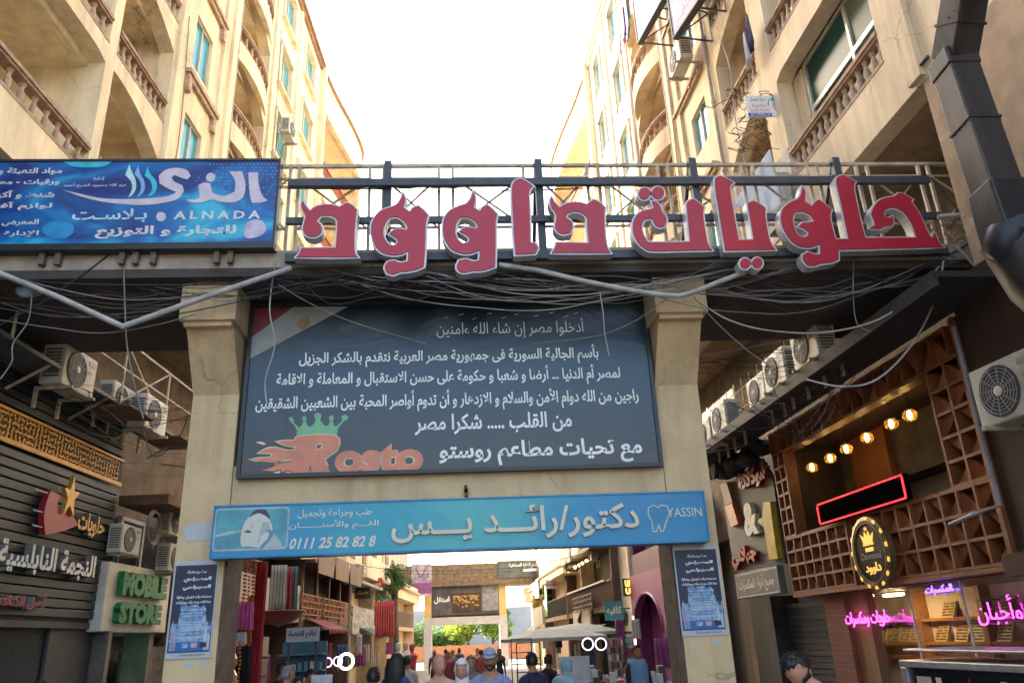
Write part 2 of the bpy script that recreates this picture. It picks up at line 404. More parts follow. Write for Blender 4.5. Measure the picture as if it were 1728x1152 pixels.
def window(F, bld, a0, a1, z0, z1, b=-.10, pane=TEAL, panes=2, frame=FRAMEW, hood=True, shutter=None):
    mb = MB(); t = .055
    for x0, x1, y0, y1 in ((a0, a1, z1 - t, z1), (a0, a1, z0, z0 + t), (a0, a0 + t, z0 + t, z1 - t), (a1 - t, a1, z0 + t, z1 - t)):
        mb.box(F, x0, x1, b - .05, b + .04, y0, y1)
    for i in range(1, panes):
        c = a0 + (a1 - a0) * i / panes; mb.box(F, c - .025, c + .025, b - .045, b + .035, z0 + t, z1 - t)
    o = mb.build('window', frame, bld)
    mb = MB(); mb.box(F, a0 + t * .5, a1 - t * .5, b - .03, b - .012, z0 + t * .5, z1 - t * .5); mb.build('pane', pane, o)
    mb = MB(); mb.box(F, a0 - .02, a1 + .02, b - .55, b - .50, z0, z1); mb.build('curtain', CURT, o)
    return o
def house(side, F, zs, bays, wins, label, u0, u1, ztop, wallmat, bowed):
    bld = thing('apartment_building', label, 'building', F.w((u0 + u1) / 2, -5, 0))
    th = .34; holes = []
    for (a0, a1, kind, rise, bow) in bays:
        for z in zs:
            if z + rise < ztop - .4: holes.append(arch_hole(a0, a1, z - .62, z + rise, kind))
    for (a0, a1, lo, hi, kk) in wins:
        for z in zs:
            if z + hi < ztop - .3: holes.append([(a0, z + lo), (a1, z + lo), (a1, z + hi), (a0, z + hi)])
    zb = zs[0] - 1.55
    mb = MB(); mb.plate(F, [(u0, zb), (u1, zb), (u1, ztop), (u0, ztop)], holes, -th, 0)
    mb.build('front_wall', wallmat, bld)
    # slabs, back walls and cross walls give the loggias their depth
    mb = MB()
    for z in zs: mb.box(F, u0 + .02, u1 - .02, -1.75, -th, z - 1.15, z - .95)
    mb.box(F, u0 + .02, u1 - .02, -1.75, -th, ztop - .5, ztop - .3)
    mb.build('floor_slab', wallmat, bld)
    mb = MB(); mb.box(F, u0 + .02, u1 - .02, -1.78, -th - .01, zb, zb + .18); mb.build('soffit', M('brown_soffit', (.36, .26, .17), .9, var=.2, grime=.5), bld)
    mb = MB()
    for z in zs + [zs[-1] + 3]:
        mb.box(F, u0 + .03, u1 - .03, -2.0, -1.751, z - .95, min(z + 2.0, ztop - .5))
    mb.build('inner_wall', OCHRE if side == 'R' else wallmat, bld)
    for (a0, a1, kind, rise, bow) in bays:
        for e in (a0 - .13, a1 + .02):
            mb = MB()
            for z in zs: mb.box(F, e, e + .11, -1.75, -th - .003, z - .95, min(z + 2.2, ztop - .5))
            mb.build('cross_wall', wallmat, bld)
    mb = MB(); mb.box(F, u0, u1, -9.5, -2.01, 0, ztop - .3); mb.box(F, u0, u0 + .3, -2.01, -th, 0, ztop - .3); mb.box(F, u1 - .3, u1, -2.01, -th - .01, 0, ztop - .35)
    mb.build('rear_mass', wallmat, bld)
    # cornice and roof edge
    mb = MB(); mb.box(F, u0, u1 + .15, -.3, .22, ztop, ztop + .16); mb.box(F, u0, u1 + .08, -.28, .12, ztop - .14, ztop); mb.box(F, u0, u1, -9.5, -.3, ztop - .3, ztop - .1)
    mb.build('cornice', BROWN if side == 'L' else wallmat, bld)
    for (a0, a1, kind, rise, bow) in bays:
        for i, z in enumerate(zs):
            if z + rise > ztop - .4: continue
            if bow:
                mb = MB(); k = 10
                for j in range(k):
                    t0, t1 = j / k, (j + 1) / k; y0, y1 = bow * 4 * t0 * (1 - t0), bow * 4 * t1 * (1 - t1); w = a1 - a0
                    c = [F.w(a0 + w * t, y, q) for q in (z - 1.25, z - .62) for t, y in ((t0, .001), (t1, .001), (t1, y1 + .02), (t0, y0 + .02))]
                    mb.add(c, [(0, 1, 2, 3), (4, 7, 6, 5), (2, 6, 7, 3)])
                mb.build('bowed_parapet', wallmat, bld)
            balustrade(F, bld, a0, a1, z, -.10, bow=bow, nbal={'flat': 14}.get(kind, 9 if i < 3 else 7))
    # pilaster strips between the bays
    mb = MB()
    cut = sorted(set([b[0] for b in bays] + [b[1] for b in bays]))
    return bld

zsL = [10.5, 13.5, 16.35, 19.2, 22.1]
baysL = [(-7.6, -2.9, 'flat', 2.0, 0), (-2.4, 2.42, 'flat', 2.02, 0), (2.72, 4.95, 'half', 2.0, 0), (8.55, 11.35, 'arch', 2.05, .16)]
winsL = [(5.9, 6.95, 1.9, 3.45, 0), (12.35, 13.65, .95, 2.55, 1), (15.2, 16.65, .9, 2.4, 1)]
BL = house('L', FL, zsL, baysL, winsL, 'tall cream apartment block with arched loggias rising behind the royal blue panel', -11.5, 17.7, 25.35, CREAM, None)
zsR = [10.5, 13.55, 16.5, 19.55, 22.5]
baysR = [(-.62, 2.62, 'flat', 1.75, 0), (3.3, 5.3, 'half', 1.9, 0), (9.0, 12.1, 'arch', 2.25, .35)]
winsR = [(6.25, 7.35, .0, 1.2, 0), (13.1, 14.3, .9, 2.5, 1), (16.2, 17.3, .9, 2.5, 1)]
BR = house('R', FR_, zsR, baysR, winsR, 'tall tan apartment block with arched ochre loggias rising behind the exhaust duct', -11.5, 18.3, 26.0, TANW, None)
# pilasters, window hoods, panes of each block
for a0, a1 in ((5.02, 5.42), (7.5, 7.75), (8.1, 8.42), (11.55, 11.8), (14.3, 14.5)): mb = MB(); mb.box(FL, a0, a1, .001, .09, 9.0, 25.2); mb.build('pilaster', CREAM, BL)
for a0, a1 in ((7.9, 8.2), (8.55, 8.8), (12.35, 12.6), (15.2, 15.4), (-1.4, -1.1)): mb = MB(); mb.box(FR_, a0, a1, .001, .09, 9.0, 25.8); mb.build('pilaster', TANW, BR)
for k, z in enumerate(zsL):
    for (a0, a1, lo, hi, kk) in winsL:
        if z + hi > 25: continue
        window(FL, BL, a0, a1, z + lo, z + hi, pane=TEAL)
        mb = MB()
        if kk == 0:
            mb.box(FL, a0 - .3, a1 + .55, .001, .16, z + hi + .95, z + hi + 1.07); mb.box(FL, a0 - .26, a1 + .5, .001, .10, z + hi + .83, z + hi + .95)
            for e in (a0 - .25, a1 + .33): mb.box(FL, e, e + .16, .001, .12, z + hi + .45, z + hi + .83)
        else:
            mb.box(FL, a0 - .12, a1 + .12, .001, .12, z + hi, z + hi + .14); mb.box(FL, a0 - .12, a0, .001, .08, z + lo - .1, z + hi); mb.box(FL, a1, a1 + .12, .001, .08, z + lo - .1, z + hi); mb.box(FL, a0 - .2, a1 + .2, .001, .16, z + lo - .2, z + lo - .1)
        mb.build('window_hood', STONE if kk == 0 else CREAM, BL)
for k, z in enumerate(zsR):
    for (a0, a1, lo, hi, kk) in winsR:
        if z + hi > 25.6: continue
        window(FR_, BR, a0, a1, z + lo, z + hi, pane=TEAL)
        mb = MB()
        if kk == 0:
            mb.box(FR_, a0 - .25, a1 + .95, .001, .16, z + hi + .75, z + hi + .87); mb.box(FR_, a0 - .2, a1 + .9, .001, .10, z + hi + .65, z + hi + .75)
        else:
            mb.box(FR_, a0 - .12, a1 + .12, .001, .12, z + hi, z + hi + .14); mb.box(FR_, a0 - .12, a0, .001, .08, z + lo - .1, z + hi); mb.box(FR_, a1, a1 + .12, .001, .08, z + lo - .1, z + hi)
        mb.build('window_hood', STONE, BR)
# sliding window glazed across the near right loggia
for z in zsR[:2]:
    mb = MB(); b = -.42; t = .07
    a0, a1, z0, z1 = -.60, 2.2, z - .9, z + 1.75
    mb.box(FR_, a0, a1, b - .04, b + .04, z1 - t, z1); mb.box(FR_, a0, a1, b - .04, b + .04, z + .62, z + .72); mb.box(FR_, a0, a1, b - .04, b + .04, z0, z0 + t)
    for a in (a0, .55, a1 - t): mb.box(FR_, a, a + t, b - .042, b + .042, z0 + t, z1 - t)
    o = mb.build('sliding_window', ALU, BR)
    mb = MB(); mb.box(FR_, a0 + .03, .57, b - .02, b - .005, z0 + .03, z1 - .03); mb.build('pane', M('grey_green_glass', (.11, .14, .11), .3, var=0, spec=.12), o)
    mb = MB(); mb.box(FR_, .60, a1 - .03, b - .02, b - .005, z0 + .03, z1 - .03); mb.build('pane', M('deep_green_glass', (.015, .06, .05), .2, var=0, spec=.1), o)
    mb = MB(); mb.box(FR_, 2.24, 2.62, -.46, -.36, z - .9, z + 1.7); mb.build('jamb_wall', TANW, BR)

# recessed mezzanine walls behind the gateway deck, and ground-level walls
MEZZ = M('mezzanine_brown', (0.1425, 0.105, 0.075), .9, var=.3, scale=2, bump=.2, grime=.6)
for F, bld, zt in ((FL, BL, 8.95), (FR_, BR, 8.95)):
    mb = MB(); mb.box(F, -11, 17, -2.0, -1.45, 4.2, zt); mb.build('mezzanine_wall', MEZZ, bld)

# ------------------------------------------------------------------ bowed far bays
def bowed_bay(F, bld, u0, u1, zt, out, wallmat, red):
    n = 26
    def b(u):
        t = (u - u0) / (u1 - u0); return .05 + out * (.5 - .5 * cos(min(1, t * 1.25) * pi)) if t < .8 else .05 + out * max(0, 1 - ((t - .8) / .2) ** 2)
    us = [u0 + (u1 - u0) * i / n for i in range(n + 1)]
    def band(mb, z0, z1, d0, d1):
        for i in range(n):
            q = ((us[i], b(us[i])), (us[i + 1], b(us[i + 1])))
            vs = [F.w(a, y + s, z) for z in (z0, z1) for s in (d0, d1) for a, y in q]
            mb.add(vs, [(0, 1, 3, 2), (4, 6, 7, 5), (0, 4, 5, 1), (2, 3, 7, 6)])
    for q0, q1 in [(zt - 1.7, zt)] + [(z - .9, z + .15) for z in (zt - 5.0, zt - 8.2, zt - 11.4, zt - 14.6)]:
        mb = MB(); band(mb, q0, q1, -.2, 0); mb.build('bowed_parapet', wallmat, bld)
    mb = MB(); band(mb, zt, zt + .16, -.24, .12); mb.build('bowed_cornice', BROWN, bld)
    for z in (zt - 1.7, zt - 5.9, zt - 9.1, zt - 12.3, zt - 15.5):
        mb = MB()
        for i in range(n):
            vs = [F.w(us[i], -2, z + .1), F.w(us[i + 1], -2, z + .1), F.w(us[i + 1], b(us[i + 1]) - .01, z + .1), F.w(us[i], b(us[i]) - .01, z + .1)]
            mb.add(vs + [p + V((0, 0, .15)) for p in vs], [(0, 1, 2, 3), (7, 6, 5, 4)])
        mb.build('bowed_slab', wallmat, bld)
    mb = MB()
    for z in (zt - 4.2, zt - 7.4, zt - 10.6):
        band(mb, z - .08, z, -.16, .02)
        for i in range(n * 2):
            u = u0 + (u1 - u0) * (i + .5) / (2 * n); mb.lathe(F.w(u, b(u) - .08, z - .66), [(.05, 0), (.03, .12), (.055, .25), (.03, .42), (.05, .58)], 6)
    o = mb.build('bowed_balustrade', red, bld, smooth=50)
    mb = MB(); mb.box(F, u0, u1, -2.2, -2, 0, zt - .2); mb.box(F, u0 - .25, u0 + .05, -2, .25, 0, zt); mb.box(F, u1 - .2, u1, -2, .3, 0, zt); mb.box(F, u0, u1, -9.5, -2.2, 0, zt - .2)
    mb.build('bay_wall', wallmat, bld)
REDST = M('red_balustrade', (.36, .13, .08), .8, var=.2, scale=5)
bowed_bay(FL, BL, 17.95, 25.6, 25.4, .55, CREAM, REDST)
bowed_bay(FR_, BR, 18.55, 28, 26.0, .55, TANW, REDST)

# low blocks further down the alley; left pair raised unseen to block sun
def low_block(F, u0, u1, zt, mat, label, floors):
    bld = thing('low_building', label, 'building', F.w((u0 + u1) / 2, -4, 0))
    mb = MB(); mb.box(F, u0, u1, -9, 0, 0, zt); mb.box(F, u0, u1, -.2, .15, zt, zt + .25); mb.build('wall', mat, bld)
    for z in floors:
        mb = MB(); k = int((u1 - u0) / 2.6)
        for i in range(k):
            a = u0 + .7 + i * (u1 - u0 - .8) / k; mb.box(F, a, a + 1.1, -.02, .05, z, z + 1.5)
        mb.build('window', SHUT, bld)
        mb = MB(); mb.box(F, u0 + .3, u1 - .3, .001, .9, z - .95, z - .8); mb.box(F, u0 + .3, u1 - .3, .82, .9, z - .8, z + .05)
        mb.build('balcony', CREAM, bld)
    return bld
low_block(FL, 27, 37, 14, CREAM, 'low cream block down the left of the alley under the tall bowed bay', (5.6, 8.6, 11.6))
low_block(FL, 37.5, 49, 10.5, TAN, 'low tan block at the far left of the alley beside the second gateway', (5.2,))
low_block(FR_, 29, 39, 8.6, TAN, 'low tan block down the right of the alley with yellow balcony', (5.6,))
low_block(FR_, 39.5, 49, 7.6, CREAM, 'low pale block at the far right of the alley beside the second gateway', (5.0,))
# ================================================================== concrete gateway across the street
GT = thing('concrete_gateway', 'cream concrete gateway spanning the street on two flared pillars with a railed deck', 'gateway', (0, 10, 0))
zs_, zf = 6.22, 6.58                       # soffit and deck heights
YF = .85                                   # deck front edge, towards the viewer (b)
for sx in (-1, 1):
    mb = MB(); x0, x1 = (-3.55, -2.96) if sx < 0 else (2.62, 3.21)
    zc = 4.9
    prof = [(0, 0), (0, zc), (.5, 5.62), (.5, 5.64), (.62, 5.64), (.62, zs_), (-.7, zs_), (-.7, 0)]
    k = len(prof)
    for i in range(k):
        pass
    vs = [FG.w(x, b, z) for x in (x0, x1) for b, z in prof]
    tri = tessellate_polygon([[V((b, z, 0)) for b, z in prof]])
    mb.add(vs, [t for t in tri] + [tuple(k + i for i in t) for t in tri] + [(i, (i + 1) % k, k + (i + 1) % k, k + i) for i in range(k)])
    o = mb.build('pillar', GATE, GT)
    bm = o.modifiers.new('bevel', 'BEVEL'); bm.width = .015; bm.segments = 2; bm.limit_method = 'ANGLE'; bm.angle_limit = radians(25)
    mb = MB(); mb.box(FG, x0 - .06, x1 + .06, -.5, .68, 5.70, zs_ - .002); mb.build('pillar_head', GATE, GT, bevel=.015)
    mb = MB(); xi = x1 if sx < 0 else x0 - .03
    mb.box(FG, xi, xi + .03, -.68, -.03, 0, 2.86); mb.build('stone_cladding', M('brown_stone_cladding', (.13, .09, .07), .8, var=.35, scale=5, bump=.4, bscale=12), GT)
mb = MB(); mb.box(FG, -2.955, 2.615, -.5, -.02, 2.9, 3.95); mb.build('lintel', GATE, GT, bevel=.01)
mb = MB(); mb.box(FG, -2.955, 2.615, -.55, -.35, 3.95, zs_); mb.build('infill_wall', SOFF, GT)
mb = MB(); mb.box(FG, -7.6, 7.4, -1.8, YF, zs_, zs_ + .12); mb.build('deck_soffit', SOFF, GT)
mb = MB(); mb.box(FG, -7.6, 7.4, YF - .12, YF + .001, zs_ + .12, zf); mb.box(FG, -7.6, 7.4, -1.8, -1.68, zs_ + .12, zf); mb.box(FG, -7.6, 7.4, -1.68, YF - .12, zs_ + .12, zf - .04)
for i in range(14): pass
mb.build('deck_fascia', CONC, GT)
for x in (-6.0, -4.4, -2.2, -.4, 1.5, 3.4, 5.2): mb = MB(); mb.box(FG, x, x + .015, -1.7, YF - .05, zs_ - .006, zs_ + .002); mb.build('soffit_joint', BLACK, GT)
# truss railing
def railing(b, name='truss_railing'):
    mb = MB(); P = lambda a, z: FG.w(a, b, z)
    zt, zm, zl = 7.92, 7.72, 6.95
    xs = [FG.px(x, 370, b)[0] for x in (500, 622, 646, 741, 765, 887, 909, 997, 1017, 1120, 1137, 1265, 1284, 1379, 1396, 1464, 1483, 1571, 1588, 1690)]
    xs = [xs[0] - 3.2, xs[0] - 2.3, xs[0] - 2.1, xs[0] - 1.15, xs[0] - .95, xs[0] - .12] + xs
    mb.bar(P(-7.2, zt), P(7.2, zt), .045)
    for i, x in enumerate(xs): mb.bar(P(x, zf - .25), P(x, zt), .04)
    for i in range(1, len(xs)):
        x0, x1 = xs[i - 1] + .02, xs[i] - .02
        if x1 - x0 < .5: continue
        mb.bar(P(x0, zm), P(x1, zm), .03); mb.bar(P(x0, zl), P(x1, zl), .03); cx, cz = (x0 + x1) / 2, (zm + zl) / 2
        mb.bar(P(x0, zm), P(x1, zl), .024); mb.bar(P(x0, zl), P(x1, zm), .024)
    mb.build(name, PIPE, GT)
railing(YF - .08); railing(-1.74)
# brackets under the ALNADA panel
for x in (70, 97, 205, 228, 258, 365, 388): 
    mb = MB(); a, z = FG.px(x, 445, YF + .06); mb.bar(FG.w(a, YF + .06, 6.38), FG.w(a, YF + .06, 7.0), .07); mb.build('post_stub', M('rusty_tube', (.20, .16, .12), .7, .2, var=.3, scale=8), GT)

# ------------------------------------------------------------------ red channel letters on a dark steel frame
BS = 1.02                                  # letter backs, out from the gateway plane
RED = M('red_acrylic', (0.39, 0.00312, 0.0273), .45, var=.08, scale=2, coat=.1, grime=.25)
TRIM = M('letter_trim', (.55, .56, .58), .42, .25, var=.12, scale=8)
RS = thing('letter_sign', 'big red Arabic letters with white edges on a dark steel frame above the gateway', 'sign', FG.w(.5, BS, 6.7))
def z1(l): return [(480 + x / 5.76, 290 + y / 5.76) for x, y in l]
def z2(l): return [(740 + x / 5.236, 280 + y / 5.236) for x, y in l]
def z3(l): return [(1050 + x / 5.76, 280 + y / 5.76) for x, y in l]
def z4(l): return [(1300 + x / 5.236, 270 + y / 5.236) for x, y in l]
LET = [
 (z1([(185,285),(205,330),(250,385),(300,345),(380,325),(460,325),(540,345),(600,305),(650,320),(705,370),(690,480),(680,640),(685,780),(715,830),(115,830),(150,790),(165,745),(500,740),(510,600),(515,480),(480,440),(420,425),(350,430),(310,480),(355,520),(365,570),(335,615),(270,635),(205,610),(180,560),(195,490),(205,430),(175,370),(165,310)]), []),
 (z1([(1150,205),(1175,270),(1155,350),(1220,395),(1250,355),(1300,335),(1345,370),(1395,420),(1375,500),(1370,650),(1365,800),(1355,920),(1290,950),(1200,970),(1125,975),(1060,1000),(1000,985),(975,930),(1000,880),(1060,865),(1130,885),(1200,870),(1205,770),(1130,805),(1030,810),(930,775),(870,690),(845,590),(850,500),(890,430),(950,375),(1040,345),(1100,315),(1140,250)]),
  [z1([(1200,545),(1160,480),(1090,440),(1020,450),(975,520),(960,600),(985,670),(1030,715),(1080,715),(1105,680),(1090,650),(1020,605),(1060,570),(1120,555),(1185,570)])]),
 (z2([(305,225),(325,290),(310,370),(365,405),(390,370),(430,350),(470,380),(520,430),(505,500),(505,700),(500,890),(400,925),(300,930),(230,945),(180,930),(160,890),(180,840),(240,825),(310,845),(360,835),(365,745),(290,775),(200,775),(110,735),(55,650),(40,560),(50,470),(100,400),(180,360),(250,335),(290,280)]),
  [z2([(350,540),(320,490),(250,455),(190,460),(155,520),(150,600),(175,660),(215,690),(260,680),(275,650),(255,620),(185,580),(230,550),(290,550),(330,560)])]),
 (z2([(690,125),(740,120),(835,180),(800,230),(805,400),(810,680),(860,690),(880,730),(855,775),(680,785),(665,600),(655,400),(650,180)]), []),
 (z2([(1000,275),(1020,320),(1070,370),(1120,340),(1200,325),(1260,330),(1310,345),(1370,300),(1420,325),(1470,370),(1465,450),(1470,600),(1490,720),(1520,770),(1000,770),(1030,720),(1040,680),(1330,685),(1315,560),(1310,460),(1260,415),(1200,405),(1140,420),(1125,460),(1170,490),(1185,540),(1165,590),(1110,605),(1060,590),(1030,540),(1040,470),(1035,420),(1000,370),(985,310)]), []),
 (z3([(285,345),(330,355),(370,400),(385,450),(420,490),(430,540),(410,590),(360,600),(315,570),(295,520),(260,515),(215,530),(190,590),(200,660),(235,720),(290,745),(660,740),(645,600),(630,450),(625,370),(650,340),(690,325),(730,350),(795,405),(785,470),(800,600),(830,760),(875,820),(600,825),(300,830),(210,800),(140,730),(105,640),(105,550),(140,480),(200,440),(290,420),(305,390)]), []),
 (z3([(905,120),(950,100),(1000,120),(1080,165),(1045,210),(1060,330),(1100,560),(1130,725),(1280,720),(1250,560),(1225,420),(1220,365),(1270,345),(1320,365),(1390,415),(1390,500),(1420,680),(1450,770),(1490,815),(1000,825),(970,640),(930,400),(900,190)]), []),
 (z4([(280,240),(305,290),(300,370),(365,410),(395,370),(430,355),(480,395),(540,440),(525,500),(550,620),(575,705),(690,700),(660,560),(620,370),(580,190),(600,150),(640,140),(680,155),(750,195),(735,240),(760,380),(800,560),(835,690),(1290,690),(1250,570),(1180,470),(1100,425),(1040,430),(1000,460),(1000,500),(1040,515),(1075,500),(1085,550),(1070,580),(1010,590),(970,610),(870,605),(925,575),(910,530),(890,480),(910,420),(960,360),(1030,335),(1090,325),(1130,295),(1180,305),(1255,350),(1240,370),(1310,470),(1370,600),(1410,680),(1430,690),(1445,645),(1470,700),(1500,750),(1530,770),(1000,785),(600,795),(600,880),(540,905),(430,920),(400,935),(330,935),(290,890),(285,840),(330,815),(400,840),(440,830),(435,745),(350,775),(240,760),(160,690),(105,590),(90,500),(110,430),(170,380),(240,345),(270,300)]),
  [z4([(390,545),(350,490),(280,460),(215,465),(195,520),(210,600),(240,660),(290,690),(330,670),(335,640),(300,610),(245,592),(280,560),(340,555)])]),
]
def cz3(x, y, r): return [(1050 + (x + r * cos(2 * pi * i / 20)) / 5.76, 280 + (y + r * sin(2 * pi * i / 20)) / 5.76) for i in range(20)]
for x, y, r in ((215, 272, 56), (347, 265, 60), (1193, 950, 50), (1312, 945, 50)): LET.append((cz3(x, y, r), None))
for out, holes in LET:
    D0, D1 = BS, BS + .15
    o2 = FG.pts(out, D1); h2 = [FG.pts(h, D1) for h in (holes or [])]
    if holes is not None: o2 = smooth(o2, 3); h2 = [smooth(h, 3) for h in h2]
    mb = MB(); mb.plate(FG, offset(o2, .022), [offset(h, -.020) for h in h2], D0, D1)
    L = mb.build('letter', TRIM, RS)
    mb = MB(); mb.plate(FG, o2, h2, D1 + .001, D1 + .016, back=False); mb.build('letter_face', RED, L)
mb = MB(); bb = BS - .08
def hbar(y, x0, x1, w):
    a0, zz = FG.px(x0, y, bb); a1, zb = FG.px(x1, y - .024 * (x1 - x0) * 0, bb); z = FG.px((x0 + x1) / 2, y, bb)[1]
    mb.box(FG, a0, a1, bb - w * .7, bb + w * .7, z - w, z + w)
hbar(307, 487, 1568, .052); hbar(369, 484, 1588, .045); hbar(430, 482, 1600, .055)
for x, yt in ((655, 275), (907, 272), (1166, 270), (1407, 269)):
    a, zt = FG.px(x, yt, bb - .1); mb.box(FG, a - .05, a + .05, bb - .16, bb - .045, 6.4, zt)
    mb.bar(FG.w(a - .03, bb - .1, zt - .05), FG.w(a - .03, bb - 1.2, 6.7), .05)
mb.build('frame', STEEL, RS)
# ================================================================== signs on the gateway
INKW = M('pale_ink', (.86, .88, .88), .5, var=.10, scale=5)
INKC = M('cream_ink', (.66, .63, .55), .5, var=.08, scale=5)
SIGNFR = M('sign_frame_black', (.02, .022, .03), .4, var=.2)
def frame_bars(mb, F, a0, z0, a1, z1, w, b0, b1):
    mb.box(F, a0 - w, a1 + w, b0, b1, z0 - w, z0); mb.box(F, a0 - w, a1 + w, b0, b1, z1, z1 + w)
    mb.box(F, a0 - w, a0, b0, b1, z0, z1); mb.box(F, a1, a1 + w, b0, b1, z0, z1)
    return mb
# --- big dark blue billboard between the pillars
BB = .10
a0, z0, a1, z1_ = -2.84, 3.82, 2.54, 6.13
BBD = thing('billboard', 'big dark blue billboard of white Arabic lines with a green crown and flame logo', 'billboard', FG.w(0, BB, z0))
mb = MB(); mb.box(FG, a0, a1, .0, BB - .03, z0, z1_)
pm = ramp_mat('billboard_print_shaded', [(0, (0.04588, 0.0444, 0.05032)), (.28, (0.02664, 0.04736, 0.074)), (.58, (0.01332, 0.04884, 0.0999)), (.80, (0.00518, 0.0148, 0.03404)), (1, (0.0037, 0.00444, 0.0074))], 'Z', 0, z1_ - z0, rough=.32, noise=.05, nscale=.7)  # blue print, with the deck's shadow and reflection painted into its dark top
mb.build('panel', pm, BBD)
mb = MB(); frame_bars(mb, FG, a0, z0, a1, z1_, .05, .0, BB); mb.build('frame', SIGNFR, BBD)
def line(mb, F, b, s, x0, y0, x1, y1, bold=.012, **k): text(mb, F, F.rect(x0, y0, x1, y1, b), s, b, bold, **k)
mb = MB(); b = BB - .027
line(mb, FG, b, 'بأسم الجالية السورية فى جمهورية مصر العربية نتقدم بالشكر الجزيل', 505, 585, 1010, 617, .022)
line(mb, FG, b, 'لمصر أم الدنيا ... أرضا و شعبا و حكومة على حسن الاستقبال و المعاملة و الاقامة', 467, 619, 1047, 653, .022)
line(mb, FG, b, 'راجين من الله دوام الأمن والسلام و الازدهار و أن تدوم أواصر المحبة بين الشعبين الشقيقين', 432, 657, 1078, 693, .022)
line(mb, FG, b, 'من القلب ..... شكرا مصر', 700, 696, 965, 731, .022)
line(mb, FG, b, 'مع تحيات مطاعم روستو', 741, 741, 1084, 783, .028)
mb.build('lettering', INKW, BBD)
mb = MB(); line(mb, FG, b, 'أدخلوا مصر إن شاء الله ءامنين', 737, 537, 985, 570, .0)
for i, (x, y) in enumerate([(752, 536), (778, 531), (800, 538), (826, 529), (850, 536), (872, 530), (905, 533), (930, 528), (955, 534), (972, 529)]):
    p = FG.px(x, y, b); mb.quad([FG.w(p[0] - .03, b, p[1] - .012), FG.w(p[0] + .03, b, p[1] + .008), FG.w(p[0] + .03, b, p[1] + .016), FG.w(p[0] - .03, b, p[1] - .004)])
mb.build('calligraphy', M('grey_ink', (.72, .72, .70), .5, var=.1), BBD)
# flag in the top corner
def strip(mb, F, b, l, m=0): mb.plate(F, F.pts(l, b), (), b - .001, b, m, back=False)
mb = MB(); strip(mb, FG, b, [(429, 519), (492, 518), (424, 568)], 0); strip(mb, FG, b, [(494, 518), (588, 517), (420, 606), (423, 570)], 1)
strip(mb, FG, b + .002, smooth([(500, 545), (507, 536), (513, 538), (519, 533), (523, 541), (519, 552), (511, 557), (504, 553)], 2), 2)
mb.build('flag', [M('flag_red', (0.2132, 0.01476, 0.02296), .4, var=.15), M('flag_white', (0.2952, 0.3034, 0.2952), .4, var=.15), M('flag_gold', (.30, .22, .09), .5)], BBD)
# crown and flame logo
def zr(l): return [(400 + x / 5.236, 680 + y / 5.236) for x, y in l]
mb = MB(); b2 = b + .002
strip(mb, FG, b2, smooth(zr([(525,290),(530,240),(500,190),(468,160),(455,130),(478,120),(500,140),(505,175),(550,215),(575,190),(585,155),(570,130),(595,112),(618,130),(608,155),(625,205),(660,205),(695,155),(680,100),(715,80),(748,100),(735,150),(775,200),(805,195),(822,155),(808,125),(835,103),(860,125),(845,155),(860,205),(890,195),(930,150),(922,115),(955,98),(985,120),(970,150),(945,160),(890,225),(885,280),(800,272),(700,270),(600,278)]), 2, 30))
mb.build('crown_print', M('crown_green_ink', (0.1968, 0.4592, 0.2624), .5, var=.1), BBD)
R_out = zr([(530,292),(700,278),(860,282),(900,310),(905,360),(880,420),(790,480),(775,500),(830,620),(665,625),(650,545),(625,620),(630,632),(465,640),(490,600),(440,590),(385,615),(395,580),(320,600),(215,590),(300,570),(380,530),(480,518),(490,495),(400,500),(330,525),(230,515),(110,498),(200,485),(290,480),(315,455),(290,440),(185,440),(260,400),(340,392),(450,420),(520,405),(525,385),(430,370),(345,338),(430,330),(500,330)])
R_hole = zr([(690,410),(705,360),(750,355),(752,385),(725,408)])
mb = MB(); p = smooth(FG.pts(R_out, b2), 2, 30); h = smooth(FG.pts(R_hole, b2), 2)
mb.plate(FG, p, [h], b2 - .001, b2, 0, back=False)
mb.plate(FG, offset(p, .014), [offset(h, -.012)], b2 - .003, b2 - .0015, 1, back=False)
strip(mb, FG, b2, zr([(168, 340), (215, 338), (258, 358), (235, 370), (180, 352)]), 1)
bx = FG.rect(*[v for q in zr([(866, 360), (1645, 612)]) for v in q], b2)
text(mb, FG, bx, 'osto', b2, .045, 0, ar=False, res=8); text(mb, FG, bx, 'osto', b2 - .004, .062, 1, ar=False, res=8)
mb.build('logo_print', [M('salmon_ink', (0.6724, 0.246, 0.1558), .5, var=.12, scale=3), M('sand_ink', (0.7052, 0.6232, 0.4264), .5)], BBD)

# --- light blue dentist sign
DB = .26
DS = thing('dentist_sign', 'long sky blue dentist sign with big silver Arabic name under the dark billboard', 'sign', FG.w(0, DB, 2.9))
a0, z0, a1, z1_ = FG.px(358, 895, DB)[0] + .02, FG.px(775, 925, DB)[1], FG.px(1193, 872, DB)[0] - .02, FG.px(775, 843, DB)[1]
mb = MB(); mb.box(FG, a0, a1, .03, DB, z0, z1_)
mb.build('panel', ramp_mat('dentist_print', [(0, (0, 0.192, 0.432)), (.3, (0.012, 0.304, 0.432)), (.5, (0.064, 0.4, 0.424)), (.75, (0.004, 0.248, 0.448)), (1, (0, 0.184, 0.416))], 'X', a0, a1, .3, .16, .8), DS)
mb = MB(); frame_bars(mb, FG, a0, z0, a1, z1_, .022, .02, DB + .012); mb.build('frame', M('blue_sign_frame', (.02, .20, .42), .4, .2), DS)
b = DB + .003
mb = MB()
line(mb, FG, b, 'طب وجراحة وتجميل', 503, 857, 627, 873, .01); line(mb, FG, b, 'الفـــم والأسنـــــــان', 488, 877, 639, 893, .01)
